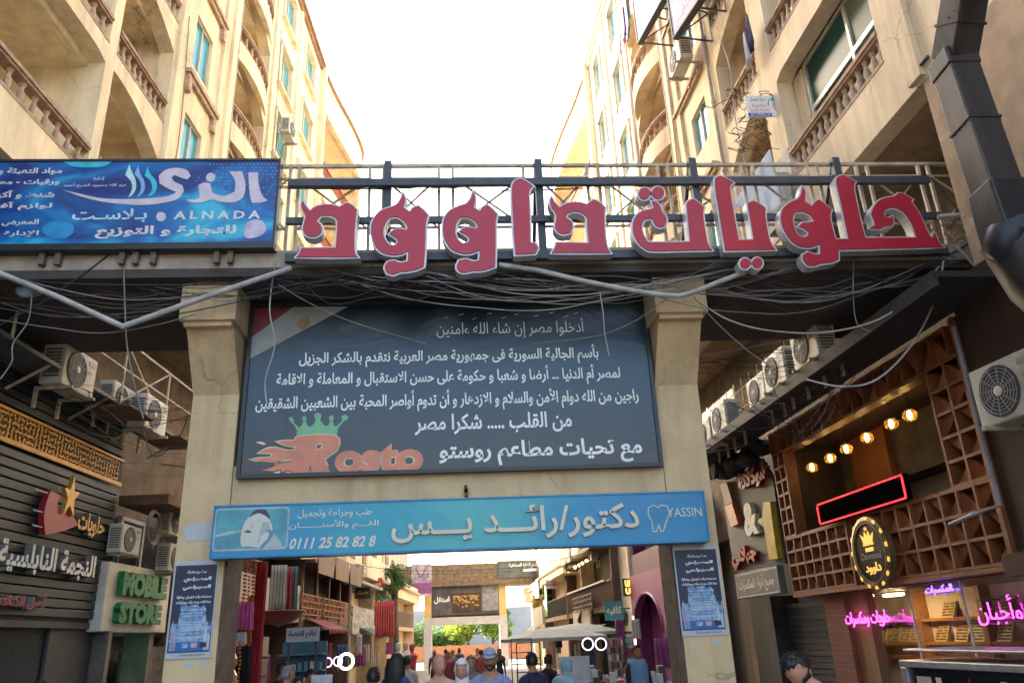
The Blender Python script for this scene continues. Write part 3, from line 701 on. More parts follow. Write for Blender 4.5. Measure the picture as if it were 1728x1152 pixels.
line(mb, FG, b, '0111 25 82 82 8', 489, 905, 634, 924, .03, ar=False, shear=.03)
line(mb, FG, b, 'YASSIN', 1126, 856, 1184, 871, .0, ar=False)
mb.build('small_lettering', INKC, DS)
mb = MB(); line(mb, FG, b, 'دكتور/رائـــد يـــس', 661, 852, 1078, 910, .02, depth=.03, ms=1)
mb.build('name_lettering', [M('silver_letter', (0.4592, 0.41, 0.3444), .35, .35, var=.08), M('letter_edge', (.20, .17, .15), .6)], DS)
tooth = [(1094, 856), (1103, 852), (1110, 856), (1118, 852), (1127, 855), (1129, 867), (1124, 880), (1120, 895), (1115, 897), (1112, 884), (1108, 896), (1102, 897), (1100, 880), (1094, 868)]
mb = MB(); mb.tube([FG.w(*(lambda q: (q[0], b + .002, q[1]))(FG.px(x, y, b))) for x, y in smooth(tooth, 3) + [tooth[0]]], .009, 5); mb.build('tooth_outline', INKC, DS)
def zd(l): return [(340 + x / 4.8, 830 + y / 4.8) for x, y in l]
mb = MB()
q = FG.rect(*[v for p in zd([(97, 125), (705, 470)]) for v in p], b)
mb.plate(FG, rrect(*q, .05), (), b - .002, b - .0005, 1, back=False); mb.plate(FG, rrect(q[0] + .02, q[1] + .02, q[2] - .02, q[3] - .02, .045), (), b - .0015, b, 0, back=False)
strip(mb, FG, b + .001, smooth(zd([(315, 400), (330, 290), (375, 210), (440, 170), (520, 190), (560, 240), (575, 310), (545, 370), (500, 405), (470, 450), (400, 440), (330, 440)])), 2)
strip(mb, FG, b + .002, smooth(zd([(385, 205), (412, 165), (462, 136), (522, 142), (554, 190), (548, 218), (525, 196), (470, 170), (425, 182)])), 3)
strip(mb, FG, b + .002, smooth(zd([(448, 236), (462, 229), (476, 236), (462, 233)])), 3); strip(mb, FG, b + .002, smooth(zd([(382, 252), (394, 246), (406, 251), (394, 249)])), 3)
strip(mb, FG, b + .0018, smooth(zd([(405, 262), (418, 258), (416, 285), (398, 292), (392, 284)])), 5); strip(mb, FG, b + .0017, smooth(zd([(500, 240), (545, 240), (560, 300), (520, 330), (480, 350), (470, 400), (440, 430), (460, 380), (470, 320)])), 5)
strip(mb, FG, b + .002, smooth(zd([(342, 322), (375, 305), (412, 322), (380, 328)])), 3)
strip(mb, FG, b + .002, smooth(zd([(515, 300), (580, 310), (560, 380), (490, 455), (470, 455), (540, 370), (545, 325)])), 4)
strip(mb, FG, b + .002, smooth(zd([(110, 350), (210, 320), (330, 305), (332, 318), (215, 345), (110, 362)])), 1)
strip(mb, FG, b + .0015, smooth(zd([(110, 370), (180, 350), (240, 365), (235, 420), (180, 455), (110, 460)])), 4)
strip(mb, FG, b + .001, smooth(zd([(500, 460), (590, 330), (640, 400), (660, 455), (640, 462)])), 1)
mb.build('patient_picture', [M('pic_aqua', (0.082, 0.3444, 0.4264), .45, var=.2), M('pic_white', (0.41, 0.4756, 0.4756), .45), M('pic_skin', (.58, .58, .52), .45, var=.06), M('pic_dark', (.04, .06, .09), .5), M('pic_blue', (0.082, 0.2706, 0.3772), .45, var=.15), M('pic_shade', (.36, .42, .42), .45, var=.1)], DS)

# --- blue plastics-shop panel on the railing, left
AB = 1.0
AN = thing('trade_sign', 'wide royal blue printed panel with a white Arabic swoosh name fixed to the deck railing', 'sign', FG.w(-5.5, AB, 6.8))
ar_, zt_ = FG.px(470, 272, AB); zb_ = FG.px(470, 408, AB)[1]; al_ = -8.2
tl = FG.px(0, 274, AB)[1]
mb = MB(); mb.box(FG, al_, ar_, AB - .10, AB, zb_, zt_)
blue = bpy.data.materials.new('blue_print'); blue.use_nodes = True; t = blue.node_tree; bs = t.nodes['Principled BSDF']; bs.inputs['Roughness'].default_value = .35
tc = node(t, 'ShaderNodeTexCoord'); n1 = node(t, 'ShaderNodeTexNoise'); n1.inputs['Scale'].default_value = .9; n1.inputs['Detail'].default_value = 3; n1.inputs['Distortion'].default_value = 1.2
mp = node(t, 'ShaderNodeMapping'); mp.inputs['Scale'].default_value = (.8, 1, 1.9); t.links.new(tc.outputs['Object'], mp.inputs[0]); t.links.new(mp.outputs[0], n1.inputs[0])
rp = node(t, 'ShaderNodeValToRGB'); t.links.new(n1.outputs[0], rp.inputs[0]); rp.color_ramp.elements[0].position = .36; rp.color_ramp.elements[0].color = (.005, .03, .19, 1)
e = rp.color_ramp.elements.new(.52); e.color = (.003, .13, .42, 1); rp.color_ramp.elements[2].position = .66; rp.color_ramp.elements[2].color = (.02, .42, .62, 1)
t.links.new(rp.outputs[0], bs.inputs['Base Color'])
mb.build('panel', blue, AN)
mb = MB(); frame_bars(mb, FG, al_, zb_, ar_, zt_, .035, AB - .12, AB + .015); mb.box(FG, al_, ar_ + .03, AB - .14, AB + .02, zb_ - .09, zb_ - .036); mb.build('frame', SIGNFR, AN)
b = AB + .004
def za(l): return [(x / 3.5265, 260 + y / 3.5265) for x, y in l]
def lineA(mb, s, x0, y0, x1, y1, bold, **k): (p, q) = za([(x0, y0), (x1, y1)]); line(mb, FG, b, s, p[0], p[1], q[0], q[1], bold, **k)
mb = MB()
for s, x0, y0, x1, y1 in (('مواد التعبئة و التغليف', -260, 82, 370, 125), ('ورقيات - مطبوعات', -210, 150, 355, 188), ('شنط و أكياس', -150, 215, 325, 268), ('لوازم أفران', -150, 285, 310, 335), ('المعرض : ', -20, 388, 230, 428), ('الإدارة : ', -20, 455, 230, 495)): lineA(mb, s, x0, y0, x1, y1, .03)
lineA(mb, 'إدارة', 555, 135, 622, 160, .012); lineA(mb, 'عبد الله محمود الشيخ أحمد', 378, 172, 752, 200, .02)
lineA(mb, 'ALNADA', 1035, 338, 1550, 386, .03, ar=False, space=1.5); lineA(mb, 'للتجارة و التوزيع', 568, 425, 1405, 500, .035)
mb.build('lettering', M('sign_white_ink', (0.6068, 0.6232, 0.656), .45, var=.06), AN)
mb = MB(); lineA(mb, 'بـلاسـت', 430, 325, 875, 405, .018); mb.build('sub_lettering', M('sign_pale_blue_ink', (.50, .66, .75), .45), AN)
mb = MB(); bz = b + .003
def st(l, m=0, bz=bz): strip(mb, FG, bz, smooth(za(l), 4), m)
st([(372,212),(470,235),(600,262),(760,268),(900,262),(1010,248),(1050,225),(1000,205),(950,175),(945,130),(985,95),(1050,82),(1110,95),(1135,130),(1115,150),(1075,140),(1040,125),(1020,140),(1040,165),(1085,185),(1095,220),(1060,265),(980,290),(860,303),(740,298),(620,285),(490,255)])
st([(1165,270),(1190,255),(1180,185),(1215,170),(1250,175),(1262,230),(1330,250),(1395,225),(1400,160),(1365,105),(1440,102),(1460,180),(1450,250),(1400,285),(1320,285),(1260,270),(1200,288),(1130,285),(1110,270)])
st([(1478,110),(1535,108),(1540,180),(1560,245),(1592,275),(1560,288),(1500,290),(1485,230)])
st([(1225,135),(1240,115),(1262,112),(1282,128),(1278,152),(1255,166),(1232,158)])
st([(928,375),(938,350),(960,345),(985,355),(988,380),(970,400),(942,398)])
st([(1452,470),(1465,415),(1510,390),(1560,395),(1582,430),(1575,465),(1540,490),(1490,502),(1460,495)], 1)
st([(745,125),(770,60),(782,100),(805,150),(810,200),(790,240),(762,258),(785,210),(780,165)], 2)
st([(800,120),(822,68),(832,110),(858,160),(860,210),(838,245),(812,258),(838,210),(832,160)], 3)
st([(860,130),(880,70),(890,110),(930,165),(930,215),(905,245),(878,252),(905,210),(895,160)], 4)
st([(375,45),(665,45),(620,72),(520,80),(430,72)], 4, b + .002)
st([(250,430),(310,400),(400,405),(440,430),(435,470),(390,500),(310,500),(255,470)], 5, b + .002)
mb.build('swoosh_logo', [M('logo_mauve_white', (0.574, 0.5248, 0.6232), .4, var=.12, scale=4), M('logo_mauve', (.50, .46, .62), .45, var=.2, scale=4), M('logo_aqua', (.46, .70, .74), .4), M('logo_blue', (.20, .42, .72), .4), M('logo_cyan', (.03, .50, .68), .4), M('logo_azure', (.02, .26, .56), .4)], AN)
mb = MB()                                            # halftone dots of the print
for i in range(24):
    for j in range(15):
        x = 1150 + i * 22 + (j % 2) * 11; y = 40 + j * 20
        if random.random() < min(1, (x - 1080) / 420) * (1 - j / 17) and x < 1660:
            p = za([(x, y)])[0]; p = FG.px(p[0], p[1], b); mb.plate(FG, circ(p[0], p[1], .010, 6), (), b - .003, b - .001, back=False)
mb.build('halftone_print', M('halftone_ink', (.10, .34, .66), .45), AN)

# --- tall printed posters on both pillars
def poster(px, label):
    l = FG.rect(*px, .02); a0, z0, a1, z1_ = l; w, h = a1 - a0, z1_ - z0
    T = thing('pillar_poster', label, 'poster', FG.w((a0 + a1) / 2, .02, z0), group='tall blue posters pasted on the gateway pillars')
    mb = MB(); mb.box(FG, a0, a1, .002, .016, z0, z1_); mb.build('paper', M('poster_paper', (0.492, 0.5084, 0.5412), .55, var=.08), T)
    U = lambda x, y: (a0 + w * x, z0 + h * y); mb = MB(); m0 = .018
    mb.plate(FG, [U(.03, .06), U(.97, .06), U(.97, .955), U(.03, .955)], (), .0165, m0, 0, back=False)
    rg = random.Random(14); tw = [(.05, .07), (.05, .30)]
    for x, y in ((.09, .37), (.14, .33), (.20, .36), (.24, .45), (.24, .52), (.34, .53), (.40, .535), (.60, .53), (.72, .52), (.80, .50), (.80, .43), (.86, .36), (.92, .33), (.95, .38), (.955, .07)):
        tw += [(x - .012, y + rg.uniform(-.02, .02)), (x + .012, y + rg.uniform(-.015, .03))]
    mb.plate(FG, [U(*p) for p in tw], (), .0165, m0 + .0004, 1, back=False)
    for k_ in range(26):
        y = .20 + k_ * .0125; x0 = .26 + rg.uniform(-.03, .05); x1 = .76 + rg.uniform(-.06, .04)
        mb.plate(FG, [U(x0, y), U(x1, y), U(x1, y + .005), U(x0, y + .006)], (), .0165, m0 + .0008, rg.choice((2, 2, 3, 8)), back=False)
    mb.plate(FG, [U(.05, .07), U(.955, .07), U(.955, .165), U(.05, .165)], (), .0165, m0 + .0009, 3, back=False)
    for x, hh in ((.10, .2), (.17, .26), (.85, .27), (.92, .2)): mb.plate(FG, [U(x - .03, .08), U(x + .03, .08), U(x + .026, hh), U(x + .01, hh + .04), U(x - .012, hh + .04), U(x - .026, hh)], (), .0165, m0 + .0012, rg.choice((2, 4)), back=False)
    for x, k in ((.34, 1), (.54, 5), (.74, 6)): mb.plate(FG, rrect(*U(x, .105), *U(x + .14, .155), .012), (), .0165, m0 + .004, k, back=False)
    for s, x0, y0, x1, y1, bd in (('مقرمشة', .30, .86, .74, .90, .06), ('المصراوي', .24, .775, .86, .83, .06), ('السهولجي', .24, .69, .86, .745, .06), ('مستحضرات تجميل وعناية', .12, .60, .90, .64, .05), ('منظفات ومعطرات وورقيات', .12, .545, .90, .585, .05)):
        text(mb, FG, (*U(x0, y0), *U(x1, y1)), s, m0 + .003, bd, 7, shear=.05 if bd > .055 else 0)
    text(mb, FG, (*U(.30, .022), *U(.86, .045)), 'للطلبات والاستفسار', m0, .02, 0)
    mb.build('print', [M('poster_navy', (.018, .022, .06), .45, var=.2), M('poster_mix', (0.41, 0.5084, 0.574), .45, col2=(.03, .16, .42), scale=16), M('poster_pale', (.52, .58, .64), .45), M('poster_blue', (.02, .14, .46), .45), M('poster_lilac', (.40, .34, .50), .45), M('poster_rose', (.62, .36, .36), .45), M('poster_black', (.02, .02, .03), .45), M('poster_white', (.72, .73, .78), .45), M('poster_aqua', (.12, .40, .56), .45)], T)
poster((287, 946, 362, 1110), 'tall navy and blue poster pasted on the left gateway pillar')
poster((1143, 920, 1219, 1072), 'tall navy and blue poster pasted on the right gateway pillar')
mb = MB(); p = smooth(FG.pts([(311, 889), (330, 880), (350, 884), (364, 877), (368, 908), (340, 911), (312, 913)], .006), 2, 20); mb.plate(FG, p, (), .002, .006)
single(mb, 'torn_notice', M('poster_paper', ()), 'torn white paper notice pasted on the left pillar beside the blue dentist sign', 'notice')

rg = random.Random(8)
for px, w, h, lb in (((318, 1122), .10, .07, 'scrap of white paper left on the plaster just under the left pillar poster'), ((344, 1120), .07, .09, 'second scrap of torn paper under the left pillar poster, nearer the alley'), ((1208, 1082), .10, .06, 'scrap of pale blue paper stuck under the right pillar poster'), ((1172, 1095), .05, .05, 'tiny torn paper bit low on the right pillar')):
    a, z = FG.px(*px, .004); p = [(a + w * (x + rg.uniform(-.15, .15)), z + h * (y + rg.uniform(-.2, .2))) for x, y in ((-.5, -.5), (0, -.4), (.5, -.5), (.4, 0), (.5, .5), (0, .35), (-.5, .5), (-.4, 0))]
    mb = MB(); mb.plate(FG, p, (), .002, .005); single(mb, 'paper_scrap', M('poster_paper', ()), lb, 'paper')
# ================================================================== left shopfronts
FLs = FL.off(.0)
SLAT = M('slate_slats', (0.0272, 0.03536, 0.03944), .5, var=.25, scale=3, streak=False, grime=.4)
GOLDM = M('gold_panel', (0.612, 0.289, 0.02125), .45, .2, var=.15, scale=4)
SH = thing('sweet_shop', 'dark slatted sweet shop front with a pierced golden band above it', 'shop front', FL.w(1, .2, 0))
ue = 4.95
mb = MB()
z = 2.36
while z < 5.75:
    if not (4.68 < z + .1 < 5.24): mb.box(FL, -6, ue, .02, .13 + .015, z, z + .125)
    z += .145
mb.box(FL, -6, ue + .02, .0, .06, 2.3, 5.8); mb.build('slat_cladding', SLAT, SH, bevel=.012)
mb = MB(); a0, a1, z0, z1_ = -4.2, ue, 4.70, 5.20
mb.box(FL, a0, a1, .15, .19, z0, z0 + .07, 0); mb.box(FL, a0, a1, .15, .19, z1_ - .04, z1_, 0); mb.box(FL, a0, a1, .146, .160, z0 + .07, z1_ - .04, 1)
rr = random.Random(3)
for i in range(int((a1 - a0 - .1) / .1013)):
    for j in range(4):
        ca = a0 + .05 + i * .1013; cz = z0 + .12 + j * .098; w = .047
        if rr.random() < .5: mb.box(FL, ca - w, ca + w, .16, .172, cz - .012, cz + .012, 0)
        else: mb.box(FL, ca - .012, ca + .012, .16, .174, cz - w, cz + w, 0)
        s = rr.choice((-1, 1)); mb.plate(FL, [(ca - .03, cz - s * .03 - .012), (ca + .03, cz + s * .03 - .012), (ca + .03, cz + s * .03 + .012), (ca - .03, cz - s * .03 + .012)], (), .16, .176, 0, back=False)
mb.build('golden_band', [GOLDM, M('band_backing', (.05, .03, .02), .7)], SH)
mb = MB(); mb.box(FL, -6, 1.6, -.9, -.85, 0, 2.3); mb.box(FL, 3.6, ue, -.05, .05, 0, 2.3); mb.box(FL, -6, ue, -.9, .1, 2.2, 2.3); mb.build('shop_wall', M('shop_dark_wall', (.05, .05, .055), .6, var=.2), SH)
mb = MB(); mb.box(FL, 1.5, 3.6, -.02, .0, 0, 2.2); mb.build('shop_glass', M('shop_glass', (.02, .026, .03), .3, var=.1, spec=.12), SH)
# letters of the sweet shop
WHL = M('white_channel_letter', (.62, .62, .60), .5, var=.12, scale=5, grime=.3)
DKE = M('letter_side_dark', (.16, .16, .16), .6)
REDL = M('red_channel_letter', (.27, .008, .010), .4, var=.1)
GOLDL = M('gold_channel_letter', (.55, .30, .05), .4, .25, var=.1)
def lsign(F, name, s, box, b, depth, mat, label, bold=.03, cat='sign', ar=True, group=None, shear=0, edge=None):
    mb = MB(); text(mb, F, box, s, b, bold, 0, depth, ar, ms=1, shear=shear)
    c = F.w((box[0] + box[2]) / 2, b, box[1]); T = thing(name, label, cat, c, group=group)
    mb.build('lettering', [mat, edge or DKE], T); return T
def Lbox(F, pts, b): 
    """box from the four corners of a sign seen obliquely: near-top, near-bottom, far-top, far-bottom"""
    q = F.pts(pts, b); return (min(p[0] for p in q), (q[1][1] + q[3][1]) / 2, max(p[0] for p in q), (q[0][1] + q[2][1]) / 2)
lsign(FL, 'white_letter_sign', 'النجمة النابلسية', FL.rect(-4, 921, 163, 972, .28), .16, .12, WHL, 'big white Arabic channel letters across the dark slatted shop front', .035)
lsign(FL, 'red_letter_sign', 'أصل الكنافة', FL.rect(-2, 999, 79, 1028, .26), .16, .10, REDL, 'small red Arabic letters below the big white ones on the slatted shop', .03)
T = lsign(FL, 'gold_letter_sign', 'حلويات', FL.rect(131, 866, 177, 906, .26), .16, .10, GOLDL, 'gold Arabic letters beside the red star emblem on the slatted shop', .03)
ec = FL.px(106, 872, .28); es = FL.px(121, 838, .33); dx_, dz_ = ec[0] - 3.5, ec[1] - 3.9
T = thing('star_emblem', 'red crescent emblem topped by a golden star on the dark slats', 'emblem', FL.w(3.7, .2, 3.6))
mb = MB(); mb.plate(FL, smooth([(x + dx_, z + dz_) for x, z in [(3.06, 4.25), (3.45, 4.22), (3.28, 4.10), (3.42, 3.92), (3.70, 4.12), (3.78, 3.98), (4.0, 3.84), (3.72, 3.74), (3.4, 3.64), (3.1, 3.58), (2.98, 3.86), (3.0, 4.1)]], 3), (), .18, .28); mb.build('crescent', M('crimson_enamel', (.30, .012, .03), .35, var=.1), T)
mb = MB(); mb.plate(FL, [(es[0] + (.27 if i % 2 == 0 else .11) * sin(pi * i / 5) * .9, es[1] + (.36 if i % 2 == 0 else .13) * cos(pi * i / 5)) for i in range(10)], (), .26, .33); mb.build('star', GOLDL, T)
for dz, w in ((.0, .32), (-.3, .28), (-.52, .24)):
    mb = MB(); mb.tube([FL.w(3.02 - w + dx_, .25, 4.2 + dz + dz_), FL.w(3.02 + dx_, .25, 4.2 + dz + dz_)], .012, 5); mb.build('ray', WHL, T)
# interior glow behind the left door
LAMPG = M('shop_light_green', (.1, .6, .3), .5, emit=(.25, 1, .55), estr=.5)
# --- cream light box with green letters
LB = thing('light_box_sign', 'cream box sign with two rows of thick green letters under a grimy air conditioner', 'sign', FL.w(6.5, .4, 2.3))
bb = .30; a0, z0, a1, z1_ = FL.rect(177, 955, 285, 1066, bb)
mb = MB(); mb.box(FL, a0, a1, .0, bb, z0, z1_); mb.build('box', M('cream_box_paint', (.58, .57, .53), .5, var=.12, scale=2, grime=.4), LB, bevel=.02)
mb = MB(); text(mb, FL, FL.rect(206, 968, 281, 1008, bb + .1), 'MOBILE', bb + .002, .07, 0, .12, False, ms=0); text(mb, FL, FL.rect(199, 1017, 271, 1053, bb + .1), 'STORE', bb + .002, .07, 0, .12, False, ms=0)
mb.build('lettering', M('green_letter', (.0, .15, .04), .5, var=.15, scale=6), LB)
mb = MB(); mb.box(FL, ue + .1, 9.6, -.9, -.85, 0, 2.2); mb.box(FL, ue + .06, ue + .2, -.85, .3, 0, 2.16); mb.box(FL, 9.3, 9.6, -.85, .3, 0, 4.2); mb.box(FL, 6.9, 7.1, -.3, .2, 0, 2.16)
mb.build('shop_jamb', M('shop_jamb_paint', (.13, .12, .11), .6, var=.25), LB)
mb = MB(); mb.box(FL, 5.5, 6.8, -.55, -.53, .6, 2.05); mb.build('lit_poster', M('lit_poster_green', (.10, .5, .3), .4, col2=(.5, .55, .5), scale=3, emit=(.15, .55, .3), estr=.10), LB)
mb = MB(); mb.box(FL, 7.2, 9.2, -.5, -.35, .3, 1.9); mb.build('display_cabinet', M('phone_display', (.25, .25, .22), .4, col2=(.05, .05, .05), scale=8), LB)
# upper wall beyond the shop: balcony with grey parapet, window and grilles
LU = thing('corner_balcony', 'grey parapet balcony with rusty soffit over the cream light box sign', 'balcony', FL.w(8, .5, 5))
mb = MB(); mb.box(FL, 5.3, 12.5, .0, .95, 4.42, 4.6); mb.build('slab', M('rusty_soffit', (.14, .08, .05), .9, var=.3, scale=3, grime=.5), LU)
mb = MB(); mb.box(FL, 7.2, 12.5, .86, .94, 4.6, 5.55); mb.build('parapet', M('grey_parapet', (.36, .36, .33), .85, var=.2, scale=2, grime=.6, streak=True), LU)
mb = MB(); mb.box(FL, 5.25, 12.5, -.62, -.55, 2.1, 4.4); mb.build('back_wall', M('gloomy_wall', (.05, .04, .033), .9, var=.3, scale=2), LU)
mb = MB()
for a in (6.4, 7.4): mb.box(FL, a, a + .08, -.5, -.42, 3.2, 4.4)
mb.box(FL, 6.4, 7.48, -.5, -.42, 4.32, 4.4); mb.build('window_frame', ALU, LU)
# service ledge that carries the condensers
LG = thing('service_ledge', 'grey steel ledge with angle brackets carrying air conditioners above the golden band', 'ledge', FL.w(2, .4, 5.8))
mb = MB(); mb.box(FL, -6, 6.6, .14, .78, 5.80, 5.86); mb.build('deck', M('ledge_steel', (.10, .11, .11), .6, var=.3, scale=4, grime=.5), LG)
mb = MB()
for a in (1.2, 2.9, 4.4, 5.9):
    mb.bar(FL.w(a, .16, 5.45), FL.w(a, .76, 5.79), .035)
mb.bar(FL.w(-5, .78, 6.95), FL.w(10, .78, 6.95), .035); mb.bar(FL.w(-5, .78, 6.45), FL.w(10, .78, 6.45), .025)
for a in (.2, 1.7, 3.3, 5.1, 6.6, 8.2): mb.bar(FL.w(a, .78, 5.83), FL.w(a, .78, 6.95), .03)
mb.bar(FL.w(3.3, .78, 5.85), FL.w(5.1, .78, 6.95), .022); mb.bar(FL.w(3.3, .78, 6.9), FL.w(5.1, .78, 5.85), .022)
mb.build('guard_rail', PIPE, LG)
for a, b0 in ((3.0, .78), (5.2, .78)): mb = MB(); mb.box(FL, a, a + 1.0, .3, 1.1, 5.68, 5.72); mb.build('drip_tray', M('rust_tray', (.20, .11, .07), .8, var=.3), LG)

# ------------------------------------------------------------------ air conditioners (one built, the rest copied)
def make_ac():
    T = thing('air_conditioner', '', 'air conditioner', (0, 0, 0))
    X = Fr((0, 0, 0), (1, 0, 0), (0, -1, 0)); w, h, d = .43, .30, .31
    mb = MB(); mb.box(X, -w, w, -d / 2, d / 2, 0, 2 * h); mb.build('casing', WHITEP, T, bevel=.022)
    mb = MB(); mb.lathe((-.09, -d / 2, h), [(.255, -.004), (.255, .012), (.235, .014), (.235, .002), (.0, .002)], 28, 0, V((0, -1, 0)), cap=False); mb.build('fan_opening', M('fan_dark', (.06, .065, .065), .6), T, smooth=40)
    mb = MB()
    for r in (.05, .085, .12, .155, .19, .225): 
        mb.tube([(-.09 + r * cos(2 * pi * i / 24), -d / 2 - .018, h + r * sin(2 * pi * i / 24)) for i in range(25)], .0045, 4)
    for i in range(12): mb.tube([(-.09 + .04 * cos(2 * pi * i / 12), -d / 2 - .018, h + .04 * sin(2 * pi * i / 12)), (-.09 + .24 * cos(2 * pi * (i + .6) / 12), -d / 2 - .016, h + .24 * sin(2 * pi * (i + .6) / 12))], .0045, 4)
    mb.build('fan_grille', GREYP, T)
    mb = MB(); mb.lathe((-.09, -d / 2 - .006, h), [(.05, 0), (.05, .018), (.035, .024)], 16, 0, V((0, -1, 0))); mb.build('hub', WHITEP, T, smooth=40)
    mb = MB()
    for i in range(9):
        z = .10 + i * .048
        for sx in (-1, 1): mb.box(X, sx * (w + .002) - .004, sx * (w + .002) + .004, -.11, .11, z, z + .026)
    mb.build('side_louvre', M('louvre_dark', (.09, .095, .10), .6), T)
    mb = MB(); mb.box(X, .20, .36, d / 2 + .001, d / 2 + .006, .46, .53); mb.box(X, .22, .30, d / 2 + .001, d / 2 + .006, .34, .38); mb.build('badge_plate', GREYP, T)
    for sx in (-.32, .26):
        mb = MB(); mb.box(X, sx, sx + .05, -.22, .26, -.045, -.002); mb.box(X, sx, sx + .05, -.26, -.22, -.3, -.002); mb.build('bracket', PIPE, T)
    return T
AC = make_ac(); ac_used = [False]
def place_ac(F, px, b, label, group, size=1.0, turn=0, dirty=False):
    a, z = F.px(*px, b); p = F.w(a, b, z - .30 * size)
    o = AC if not ac_used[0] else copy_tree(AC)
    ac_used[0] = True
    o.location = p; o.rotation_euler = (0, 0, atan2(F.n.y, F.n.x) + pi / 2 + turn); o.scale = (size,) * 3
    o['label'] = label; o['group'] = group; return o
gl, gr = 'air conditioners along the left shopfronts', 'air conditioners in a row on the right ledge'
place_ac(FL, (117, 628), .62, 'air conditioner highest on the left ledge above the golden band, fan facing the street', gl, 1.1)
place_ac(FL, (196, 676), .42, 'narrow white air conditioner in the middle of the left ledge, pressed to the wall', gl, .9)
place_ac(FL, (250, 702), .78, 'white air conditioner at the far end of the left ledge on a rusty tray', gl, 1.05)
place_ac(FL, (210, 911), .30, 'grimy beige air conditioner standing on top of the cream light box sign', gl, .86)
place_ac(FL, (289, 882), .45, 'beige air conditioner with coiled hose beside the left pillar, upper of two', gl, .9)
place_ac(FL, (288, 942), .45, 'beige air conditioner beside the left pillar, lower of two, slatted side showing', gl, .9)
mb = MB(); c = FL.w(*(lambda q: (q[0], .72, q[1]))(FL.px(258, 888, .72))); 
for k in range(3): mb.tube([c + V((.0 + .02 * k, .30 * cos(2 * pi * i / 20), .30 * sin(2 * pi * i / 20) - .02 * k)) for i in range(21)], .012, 5)
single(mb, 'coiled_hose', M('hose_grey', (.22, .20, .18), .6), 'coil of grey refrigerant hose hanging beside the beige air conditioners', 'hose')
for px, b, lb, s in (((1372, 583), .80, 'white air conditioner nearest in the right row, half lost in cables under the deck', 1.05), ((1320, 625), .80, 'white air conditioner second from the near end of the right ledge row', 1.05), ((1288, 660), .80, 'white air conditioner third from the near end of the right ledge row', .95), ((1224, 706), .80, 'white air conditioner with two dark vents on its side, fourth along the right row', 1.05), ((1199, 732), .80, 'white air conditioner at the far end of the right row by the pillar', 1.0)):
    place_ac(FR_, px, b, lb, gr, s)
place_ac(FR_, (1722, 655), .30, 'big light grey air conditioner alone on the dark wall at the far right', gr, 1.18, .08)
# ================================================================== right-hand cafe
F = FR_.off(-.24)
WOOD = M('cafe_wood', (.215, .068, .025), .5, var=.2, scale=4, bump=.1)
WOODD = M('cafe_dark_wood', (.10, .04, .02), .6, var=.25, scale=4)
GREENB = M('planter_green', (.008, .018, .011), .8, var=.4, scale=9)
CF = thing('cafe_front', 'brown wooden cafe front of triangular lattice around an open upper floor hung with globe lamps', 'shop front', F.w(2.5, .2, 0))
def lattice(name, a0, a1, z0, z1, na, nz, flip=0, backing=True):
    mb = MB(); b0, b1 = .02, .26; t = .022
    da, dz = (a1 - a0) / na, (z1 - z0) / nz
    for i in range(na + 1): mb.box(F, a0 + da * i - t, a0 + da * i + t, b0, b1, z0 - t, z1 + t, 0)
    for j in range(nz + 1): mb.box(F, a0 + t, a1 - t, b0 + .001, b1 - .002, z0 + dz * j - t, z0 + dz * j + t, 0)
    for i in range(na):
        for j in range(nz):
            x0, x1, y0, y1 = a0 + da * i + t, a0 + da * (i + 1) - t, z0 + dz * j + t, z0 + dz * (j + 1) - t
            k = (i * 7 + j * 3 + flip) % 4 if na > 1 else (j + flip) % 2
            tri = [[(x0, y0), (x1, y0), (x0, y1)], [(x0, y0), (x1, y0), (x1, y1)], [(x1, y0), (x1, y1), (x0, y1)], [(x0, y0), (x1, y1), (x0, y1)]][k]
            vs = [F.w(p[0], b0 + .03, p[1]) for p in tri]; c = F.w((x0 + x1) / 2 + .12 * da * (1 if k in (1, 2) else -1), b1 - .03, (y0 + y1) / 2)
            e = [tri[(q + 0)] for q in range(3)]
            hyp = [q for q in range(3) if abs(tri[q][0] - tri[(q + 1) % 3][0]) > .01 and abs(tri[q][1] - tri[(q + 1) % 3][1]) > .01][0]
            p, q = tri[hyp], tri[(hyp + 1) % 3]
            mb.add([F.w(p[0], b0 + .02, p[1]), F.w(q[0], b0 + .02, q[1]), F.w(q[0], b1 - .07, q[1]), F.w(p[0], b1 - .07, p[1])], [(0, 1, 2, 3)], 0)
            r = tri[(hyp + 2) % 3]
            mb.add([F.w(p[0], b1 - .075, p[1]), F.w(q[0], b1 - .075, q[1]), F.w(r[0], b1 - .075, r[1])], [(0, 1, 2)], 2)
    if backing: mb.box(F, a0, a1, -.02, .015, z0, z1, 1)
    return mb.build(name, [WOOD, GREENB, M('cafe_wood_panel', (.27, .09, .032), .5, var=.2, scale=3)], CF)
lattice('lattice_panel', -.62, 2.02, 2.37, 3.38, 7, 3)
lattice('lattice_panel', 3.2, 5.64, 2.37, 3.38, 7, 4, 1)
lattice('lattice_panel', -.62, .16, 3.42, 5.06, 2, 5, 1)
lattice('lattice_panel', 5.12, 5.64, 3.42, 5.06, 2, 6)
lattice('lattice_panel', -.42, 5.64, 5.06, 5.50, 16, 1, 1)
mb = MB(); mb.box(F, -.72, -.64, .0, .32, 2.3, 5.55); mb.box(F, 2.03, 2.1, .0, .2, 2.35, 3.42); mb.box(F, 3.1, 3.18, .0, .2, 2.35, 3.42); mb.box(F, 2.1, 3.1, .0, .05, 2.35, 3.42)
mb.box(F, -.62, 5.66, .0, .28, 2.28, 2.34); mb.box(F, .18, 5.1, .02, .22, 3.39, 3.43); mb.build('timber_trim', WOOD, CF)
